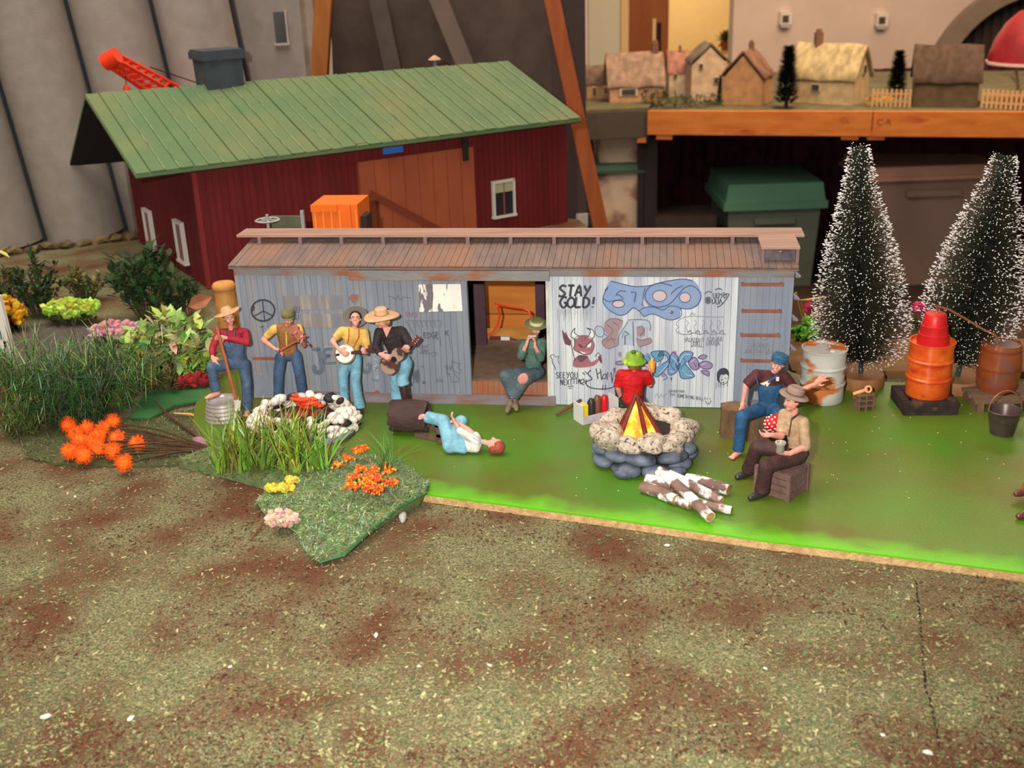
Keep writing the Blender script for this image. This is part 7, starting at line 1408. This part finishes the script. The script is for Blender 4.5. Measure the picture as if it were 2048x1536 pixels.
def grass(name, label, px, py, w_, d_, h_, n, cols, wd=.12, z=TZ, lean=.5, cat='grass tuft', kindparts=None):
    c = gxy(px, py, z); rs = np.random.RandomState(int(px+py)); t = empty(name, c, label, cat); bl = MB()
    for k in range(n):
        p = c+V(rs.uniform(-w_, w_)/2, rs.uniform(-d_, d_)/2, 0); d = V(rs.randn()*lean*.6, rs.randn()*lean*.5, 1); bl.blade(p, d, h_*rs.uniform(.45, 1.05), wd*rs.uniform(.7, 1.2), V(rs.randn()*lean, rs.randn()*lean*.6, -.25), seg=4, col=tuple(v*rs.uniform(.7, 1.1) for v in cols[rs.randint(len(cols))]))
    put('blades', bl, MV('needle', rough=.35, spec=.6), t, kind='stuff'); put('root_mat', MB().lathe(c, [(w_*.36, 0), (w_*.3, .25)], n=14, sy=max(.3, d_/w_)), M('root_mat', (74, 84, 40), (90, 96, 50), 2, rough=.95), t); return t
# paved road at the left
rp_ = [(-60, 700), (40, 660), (120, 640), (225, 660), (290, 700), (200, 760), (60, 780), (-60, 800)]
put('road_patch', MB().prism([G(x, y, TZ) for x, y in rp_], (0, 0, .08)), M('road_grey', (92, 80, 72), (82, 70, 64), 1.2, rough=.9, bump=.4, bscale=9), label='dark grey road surface curving between the bushes', cat='road')
DG = [(40, 62, 32), (52, 78, 38), (34, 52, 30), (64, 92, 44)]; MG = [(84, 126, 60), (104, 146, 70), (68, 104, 54), (132, 162, 84)]
leafy('leafy_shrub', 'tall dark green leafy shrub in front of the barn corner windows', 298, 640, 8, 5, 8.4, DG+[(50, 96, 46)], 520, 1.35, .6, stems=26)
leafy('leafy_shrub', 'dark green shrub at the left behind the yellow flower bush', 82, 636, 7, 4, 6.8, DG+[(72, 74, 40)], 480, 1.0, .38, stems=24)
leafy('leafy_shrub', 'olive green low shrub between the two dark shrubs at the silo foot', 172, 600, 6, 3, 3.8, [(112, 100, 48), (86, 84, 42), (60, 70, 36), (132, 122, 70)], 320, .8, .35, stems=18)
leafy('leafy_shrub', 'low dark shrub spreading right of the tall leafy shrub', 362, 630, 5, 3, 4.6, DG, 240, 1.0, .45, stems=14)
leafy('leafy_shrub', 'olive shrub cut by the left edge beside the silo', 12, 600, 5, 3, 4.5, [(96, 92, 44), (112, 104, 52), (70, 78, 38)], 240, .9, .36, stems=14)
foam('lime_bush', 'bright lime green foam bush in front of the dark shrub', 148, 648, 5.4, 2.6, 2.6, [(168, 196, 70), (150, 184, 58), (188, 206, 92)], 220, .34, lift=.5)
foam('pink_bush', 'pale pink foam flower bush left of the pale leafy plant', 238, 690, 5.2, 2.4, 2.3, [(196, 144, 150), (206, 156, 160), (184, 130, 140)], 150, .34, lift=.5)
foam('marigold_bush', 'golden yellow marigold bush at the left edge', 20, 662, 3.6, 2.6, 3.6, [(214, 150, 24), (226, 168, 34), (196, 126, 20)], 180, .38, lift=.3)
PG = [(176, 190, 120), (160, 180, 112), (196, 204, 140), (140, 162, 84), (204, 206, 110), (120, 146, 84)]
leafy('ivy_plant', 'large pale green leafy plant behind the farmer figurine', 345, 762, 8.8, 4.5, 6.2, PG, 760, 1.5, .74, stems=44, up=.3)
leafy('ivy_plant', 'yellow green leaf sprig beside the farmer figurine elbow', 398, 768, 3.4, 2.4, 3.6, [(178, 196, 84), (190, 204, 100), (150, 178, 66)], 80, 1.5, .65, stems=10, up=.2)
foam('red_flowers', 'dark red foam flowers beside the farmer figurine knee', 392, 782, 2.6, 1.5, 1.6, [(142, 34, 36), (160, 44, 44), (120, 26, 30)], 90, .26, lift=.4)
foam('rose_flowers', 'small rose pink flowers under the pale leafy plant', 286, 756, 1.8, 1.2, 1.8, [(206, 130, 116), (214, 150, 136)], 46, .2, lift=.5)
leafy('undergrowth_plant', 'brown green low undergrowth beneath the pale leafy plant', 330, 790, 6, 3, 2.6, [(92, 90, 44), (112, 92, 52), (74, 88, 42)], 260, .8, .22, stems=18, cat='plant')
needles('big glossy green needle bush at the far left', 70, 838, 5, 7.4, 56, MG)
needles('dark green needle bush in the middle of the left hedge', 165, 852, 4.5, 6.6, 54, [(60, 100, 54), (78, 120, 62), (48, 84, 48)])
needles('tall bright needle bush nearest the pale leafy plant', 222, 820, 4.5, 7.0, 56, MG+[(120, 152, 66)])
needles('low yellow-green needle tuft at the bottom left edge', 45, 872, 4, 3.4, 26, [(96, 120, 50), (120, 140, 64), (84, 104, 46)])
needles('thin olive needle sprig behind the rose flowers', 268, 778, 2, 4.6, 14, [(108, 124, 60), (84, 100, 48)])
foam('orange_flowers', 'orange flower cluster cut by the left edge under the window frame', 4, 800, 2.2, 1.4, 1.2, [(220, 140, 24), (206, 124, 20)], 60, .26, lift=.4)
put('yellow_leaf', MB().leaf(P(-8, 500, 118), V(.9, 0, -.55), 1.6, .9).leaf(P(-8, 500, 118)+V(0, .03, -.02), V(.9, 0, -.55), 1.6, .9), M('leaf_yellow', (206, 206, 120), rough=.6), label='pale yellow leaf poking in at the left edge by the silo', cat='leaf')
# white framed model window house at the left edge
wq = [P(-90, 575, 86), P(-4, 590, 86), P(27, 714, 86), P(27, 752, 86), P(-90, 790, 86)]
mh = empty('model_greenhouse', G(-20, 790, TZ), 'white framed model greenhouse with teal panes at the left edge', 'model greenhouse')
put('glazing', MB().prism(wq, (-2.4, 3.5, 0)), M('pane_teal', (62, 92, 98), (50, 80, 86), .5, rough=.2), mh)
wf = M('frame_white', (216, 210, 196), rough=.6)
for a, b_2 in ((wq[1], wq[2]), (wq[2], wq[3]), (wq[3], wq[4]), (P(-90, 690, 86), P(18, 686, 86)), (wq[0], wq[1])): put('frame_bar', MB().bar(a-V(0, .2, 0), b_2-V(0, .2, 0), .5, .62), wf, mh)
put('plinth', MB().prism([wq[3], wq[4], wq[4]*V(1, 1, 0)+V(0, 0, TZ), wq[3]*V(1, 1, 0)+V(0, 0, TZ)], (-2.4, 3.5, 0)), M('plinth_brown', (92, 66, 50), rough=.9), mh)
# turned wooden barrel and dry leaf behind the farmer
c = gxy(459, 660, TZ); wbq = empty('turned_barrel', c, 'tan turned wooden barrel behind the boxcar left corner', 'barrel'); tt = P(459, 565, c[1])[2]-TZ
put('barrel_body', MB().lathe(c, [(.85, 0), (.92, .2), (1.02, tt*.45), (.95, tt*.8), (.9, tt*.86), (.1, tt*.87)], n=28), M('barrel_tan', (206, 148, 80), (190, 130, 66), .8, rough=.5), wbq, 45); put('barrel_lid', MB().lathe(c+V(0, 0, tt*.86), [(1.02, 0), (1.12, .15), (1.1, tt*.1), (.95, tt*.14), (.1, tt*.14)], n=28), M('barrel_tan', (206, 148, 80)), wbq, 45)
c = P(404, 600, 98); put('dry_leaf', MB().leaf(c-V(1.4, 0, .6), V(1, .1, .35), 2.4, 1.4, up=V(0, -1, .3), cup=.5).leaf(c-V(1.4, -.08, .6), V(1, .1, .35), 2.4, 1.4, up=V(0, -1, .3), cup=.5).tube([c-V(1.5, 0, .7), V(c[0]-1.5, c[1], TZ)], .07, 5), M('leaf_brown', (166, 104, 72), (146, 88, 60), 1, rough=.7), label='curled brown dry leaf behind the pale leafy plant', cat='leaf')
# green base sheets
def mat_sheet(label, pts, z0, th, mt, name='turf_mat', wav=.0):
    q = [G(x, y, z0) for x, y in pts]; ctr = sum(q)/len(q); n = len(q)
    mb = MB(); top = [p+V(0, 0, th) for p in q]
    vs = q+top+[ctr+V(0, 0, th+wav)]; fs = [[(i+1) % n, i, n+i, n+(i+1) % n][::-1] for i in range(n)]+[[n+i, n+(i+1) % n, 2*n] for i in range(n)]+[list(range(n))[::-1]]
    if name != 'turf_mat': return put(name, mb.add(vs, fs), mt, label=label, cat='sheet')
    t = empty(name, V(ctr[0], ctr[1], z0), label, 'turf mat'); put('mat_base', mb.add(vs, fs), mt, t); rs = np.random.RandomState(int(pts[0][0])); fz = MB()
    for k in range(2400):
        i = rs.randint(n); a, b = rs.rand(2); a, b = (a, b) if a+b < 1 else (1-a, 1-b); p = ctr+V(0, 0, th+wav)+(top[i]-ctr-V(0, 0, th+wav))*a+(top[(i+1) % n]-ctr-V(0, 0, th+wav))*b
        if k % 4 == 0: p = top[i]+(top[(i+1) % n]-top[i])*rs.rand()-V(0, 0, th*rs.rand())
        w_ = rs.rand()*6.283; fz.blade(p, V(math.cos(w_), math.sin(w_), rs.uniform(.2, .9)), rs.uniform(.2, .6), .08, V(rs.randn()*.5, rs.randn()*.5, -.5), seg=2, col=tuple(v*rs.uniform(.65, 1.1) for v in ((112, 124, 74), (92, 104, 58), (134, 138, 96), (104, 90, 60))[rs.randint(4)]))
    put('turf_fibres', fz, MV('fibre', rough=.4, spec=.5), t, kind='stuff'); return t
turf = M('turf_green', (96, 116, 70), (120, 138, 88), 1.6, rough=.9, bump=1, bscale=7)
mat_sheet('dark green smooth sheet under the needle bushes near the washtub', [(262, 838), (290, 790), (318, 776), (360, 786), (424, 772), (424, 800), (352, 812), (300, 840)], TZ+.25, .18, M('sheet_green', (48, 96, 54), (60, 108, 60), .5, rough=.5), 'green_sheet', .1)
mat_sheet('rough olive turf patch beneath the orange pompom sprig', [(40, 880), (110, 838), (300, 838), (420, 815), (430, 850), (420, 925), (330, 935), (150, 935), (60, 920)], TZ, .14, M('turf_olive', (84, 84, 48), (68, 72, 42), 1.2, rough=.95, bump=1, bscale=8), 'turf_mat', .3)
mat_sheet('green turf strip with smooth edge under the spiky grass', [(360, 935), (440, 905), (600, 880), (690, 912), (640, 975), (545, 984), (470, 962), (405, 946)], TZ, .74, turf, 'turf_mat', .2)
grass('spiky_grass', 'clump of spiky olive green grass in front of the shell fire ring', 528, 930, 6.4, 2.6, 5.0, 300, [(150, 170, 66), (132, 156, 56), (166, 180, 84), (116, 138, 56)], .25, z=.1)
grass('spiky_grass', 'right part of the spiky grass clump beside the orange beads', 612, 938, 3.2, 2.0, 4.6, 110, [(154, 174, 72), (134, 156, 60)], .25, z=.1)
# mound: a thick tilted turf block with its own flowers
mp_ = [(512, 1012), (560, 968), (610, 945), (700, 925), (800, 935), (858, 988), (852, 1012), (800, 1035), (740, 1080), (690, 1120), (640, 1132), (612, 1112), (590, 1070), (535, 1045)]
md = empty('turf_block', G(680, 1030, TZ), 'thick tilted block of shaggy green turf lying on the sawdust', 'turf block')
q = [G(x, y, TZ) for x, y in mp_]; ctr = sum(q)/len(q); n = len(q); hts = [.35, .5, .6, .6, .7, .9, 1.0, .8, .6, .4, .3, .3, .35, .35]
ringo = [p+V(0, 0, h) for p, h in zip(q, hts)]
vs = [p*V(1, 1, 0)+V(0, 0, TZ+.05) for p in [ctr+(a-ctr)*.93 for a in q]]+[p+V(0, 0, -.12) for p in ringo]+ringo
def mh_(x, y, f): return 0
lay = []
for f in (.75, .45, .15): lay += [ctr+(p-ctr)*f+V(0, 0, h*f+(1-f*f)*1.0) for p, h in zip([a for a in q], hts)]
vs += lay; fs = [list(range(n))[::-1]]
for L0 in range(5):
    for i in range(n): fs.append([L0*n+i, L0*n+(i+1) % n, (L0+1)*n+(i+1) % n, (L0+1)*n+i])
fs.append([5*n+i for i in range(n)])
put('turf_body', MB().add(vs, fs), turf, md, 60)
put('sheet_edge', MB().tube([ringo[i]-V(0, 0, .05) for i in (5, 6, 7, 8, 9, 10)], .1, 6), M('sheet_green', (48, 96, 54)), md)
rs = np.random.RandomState(31); fb = MB()
def mound_pt(f, ang):
    t = ang*n; i = int(t) % n; u = t-int(t); p = q[i]*(1-u)+q[(i+1) % n]*u; h = hts[i]*(1-u)+hts[(i+1) % n]*u; return ctr+(p-ctr)*f+V(0, 0, h*f+(1-f*f)*1.0)
for k in range(5200):
    f = math.sqrt(rs.rand()); p = mound_pt(f, rs.rand()); a = rs.rand()*6.283; d = nrm(V(math.cos(a), math.sin(a), rs.uniform(.15, .9)))
    fb.blade(p, d, rs.uniform(.25, .6), rs.uniform(.05, .12), V(rs.randn()*.6, rs.randn()*.6, -.6), seg=3, col=tuple(v*rs.uniform(.7, 1.1) for v in ((126, 148, 100), (102, 124, 74), (168, 184, 138), (84, 106, 60))[rs.randint(4)]))
put('turf_fibres', fb, MV('fibre', rough=.4, spec=.5), md, kind='stuff')
put('packing_scrap', MB().rock(G(805, 1040, TZ)+V(0, 0, .2), (.6, .3, .25), seed=3, amp=.3), M('scrap_pale', (170, 168, 160), rough=.6), label='pale scrap of packing under the raised turf block edge', cat='scrap')
def beads(label, pts, r_, cols, n, seed, z, under=None):
    rs = np.random.RandomState(seed); c = G(*pts[0][:2], z); t = empty('bead_flowers', c, label, 'flowers', 'bead flower clusters'); bl = MB(); st = MB()
    for (px, py, wr__) in pts:
        cc = G(px, py, z+.5)
        for k in range(n):
            p = cc+V(*(rs.randn(3)*V(1, .8, .45)*wr__*.5)); bl.ell(p, (r_*rs.uniform(.7, 1.15),)*3, sub=1, col=cols[rs.randint(len(cols))])
        st.tube([G(px, py, z)-V(0, 0, .3), cc], [.06, .05], 5)
    put('beads', bl, MV('bead', rough=.3, spec=.5), t, True, kind='stuff'); put('stems', st, M('stem_green', (74, 74, 40)), t); return t
OB = [(244, 120, 20), (238, 92, 16), (248, 152, 32), (222, 70, 30)]
zm = 1.0
beads('big cluster of orange bead flowers on the turf block', [(712, 955, .62), (735, 972, .62), (760, 958, .7), (775, 940, .55), (748, 940, .5), (722, 938, .4), (705, 972, .4), (785, 965, .4), (755, 978, .5), (735, 955, .5), (745, 962, .5)], .1, OB, 38, 41, zm)
beads('small diagonal cluster of orange bead flowers behind the big one', [(678, 928, .42), (695, 915, .42), (712, 902, .42), (726, 895, .36)], .1, OB, 30, 42, zm-.3)
grass('arching_grass', 'fine arching green grass tuft behind the orange bead flowers', 772, 935, 1.0, .8, 3.4, 70, [(92, 140, 60), (120, 160, 84), (80, 124, 50)], .06, z=.5, lean=1.0)
foam('yellow_flowers', 'small yellow foam flowers on the left rim of the turf block', 560, 990, 2.0, .8, .8, [(232, 204, 80), (222, 188, 62)], 60, .17, z=-.1, lift=.5)
foam('yellow_flowers', 'tiny yellow foam tuft just behind the left yellow flowers', 585, 972, .9, .5, .7, [(232, 210, 96), (226, 196, 70)], 30, .16, z=.1, lift=.5)
foam('tan_lichen', 'pinkish tan lichen clump at the left corner of the turf block', 568, 1056, 2.0, 1.1, 1.3, [(214, 176, 148), (204, 164, 136), (224, 188, 160)], 170, .17, z=-.3, cat='lichen', under=(150, 110, 84), lift=.3)
put('dry_twig', MB().tube([G(500, 1084, TZ)+V(0, 0, .1), G(520, 1062, TZ)+V(0, 0, .2), G(538, 1036, TZ)+V(0, 0, .5)], [.05, .09, .05], 6), M('twig_brown', (120, 78, 44)), label='thin brown twig at the left corner of the turf block', cat='twig')
# orange pompom sprig lying down
sg = empty('pompom_sprig', G(300, 900, TZ), 'fluffy orange pompom flower sprig lying on the ground', 'flower sprig'); root = G(432, 908, TZ)+V(0, 0, .4); om = M('pompom_orange', (250, 112, 16), (240, 82, 10), 1.6, rough=.7); st = MB(); rs = np.random.RandomState(51)
for k, (px, py) in enumerate(((137, 850), (174, 857), (226, 845), (161, 881), (199, 872), (235, 877), (140, 902), (167, 911), (197, 897), (248, 926), (275, 888), (226, 902), (185, 884), (208, 858), (152, 868))):
    p = G(px, py, TZ+.9); mb = MB(); mb.ell(p, (.56, .56, .5), sub=2)
    for j in range(260):
        d = nrm(rs.randn(3)); mb.blade(p+d*.42, d, .36, .06, rs.randn(3)*.3, seg=2)
    put('pompom', mb, om, sg); mid = (p+root)/2+V(rs.uniform(-.4, .4), rs.uniform(-.4, .4), rs.uniform(0, .6)); st.tube([root, mid, p], [.08, .07, .05], 5)
    for j in range(3): f = rs.rand(); b0 = root+(p-root)*f; st.tube([b0, b0+V(rs.uniform(-1.4, .2), rs.uniform(-.6, .6), rs.uniform(-.1, .6))], [.05, .02], 4)
put('twigs', st, M('twig_dark', (84, 58, 36), (64, 44, 28), 2, rough=.9), sg)
beads_y = [(245, 180, 60)]
put('brown_branch', MB().tube([G(312, 822, TZ)+V(0, 0, .9), G(345, 850, TZ)+V(0, 0, .6), G(390, 878, TZ)+V(0, 0, .4), G(432, 902, TZ)+V(0, 0, .3)], [.05, .1, .13, .15], 7), M('branch_red', (92, 48, 40), (74, 40, 34), 2, rough=.7), label='reddish brown branch slanting beside the spiky grass', cat='branch')
put('tan_stick', MB().tube([G(350, 838, TZ)+V(0, 0, .5), G(382, 840, TZ)+V(0, 0, .5), G(416, 848, TZ)+V(0, 0, .4)], [.06, .09, .07], 6), M('stick_tan', (214, 160, 96), rough=.6), label='pale tan stick lying left of the washtub', cat='stick')
put('pink_stone', MB().rock(G(402, 894, TZ)+V(0, 0, .35), (.7, .45, .4), seed=8, amp=.25), M('stone_pink', (172, 118, 136), (154, 102, 122), 1, rough=.7), label='pinkish stone between the branch and the spiky grass', cat='stone')
# plants right of the boxcar
foam('green_bush', 'bright green foam bush right of the boxcar end', 1612, 690, 2.4, 1.8, 2.6, [(96, 156, 40), (80, 140, 34), (112, 170, 52)], 150, .22, z=TZ, cat='bush', lift=.2)
fr = empty('pink_flower_twigs', gxy(1622, 676, TZ), 'tan twigs with magenta flowers behind the green foam bush', 'flowers'); c = ORG[fr.name]; st = MB(); Yq = c[1]
for a, b_2 in (((1592, 585), (1612, 660)), ((1598, 602), (1650, 594)), ((1600, 600), (1625, 670)), ((1612, 660), (1640, 612)), ((1625, 628), (1650, 632)), ((1612, 660), (1614, 690))): st.tube([P(*a, Yq), P(*b_2, Yq)], .1, 5)
put('twigs', st, M('twig_tan', (196, 156, 96), rough=.7), fr)
for k, (x, y, r_) in enumerate(((1617, 612, .36), (1634, 620, .26), (1621, 640, .22), (1612, 620, .24), (1838, 598, .3))):
    if k < 4: put('blossom', MB().rock(P(x, y, Yq-.2), (r_, r_, r_), seed=k, amp=.4), M('magenta', (176, 40, 78), (150, 30, 64), 2, rough=.7), fr, True)
foam('magenta_flowers', 'small magenta flowers between the two snowy trees', 1832, 690, 1.2, 1.0, 4.0, [(170, 40, 70), (150, 34, 60), (190, 60, 90)], 26, .24, z=TZ, lift=.8)
# crumbs on the board
rs = np.random.RandomState(77)
mb = MB()
for k in range(46):
    x, y = rs.uniform(1640, 2040), rs.uniform(800, 1000)
    if k > 30: x, y = rs.uniform(900, 1500), rs.uniform(830, 1000)
    mb.rock(G(x, y, .03), (.05, .035, .03), seed=k, sub=1)
put('crumbs', mb, M('crumb_pale', (214, 206, 170), rough=.7), label='tiny pale crumbs scattered over the green board', cat='crumbs', kind='stuff')
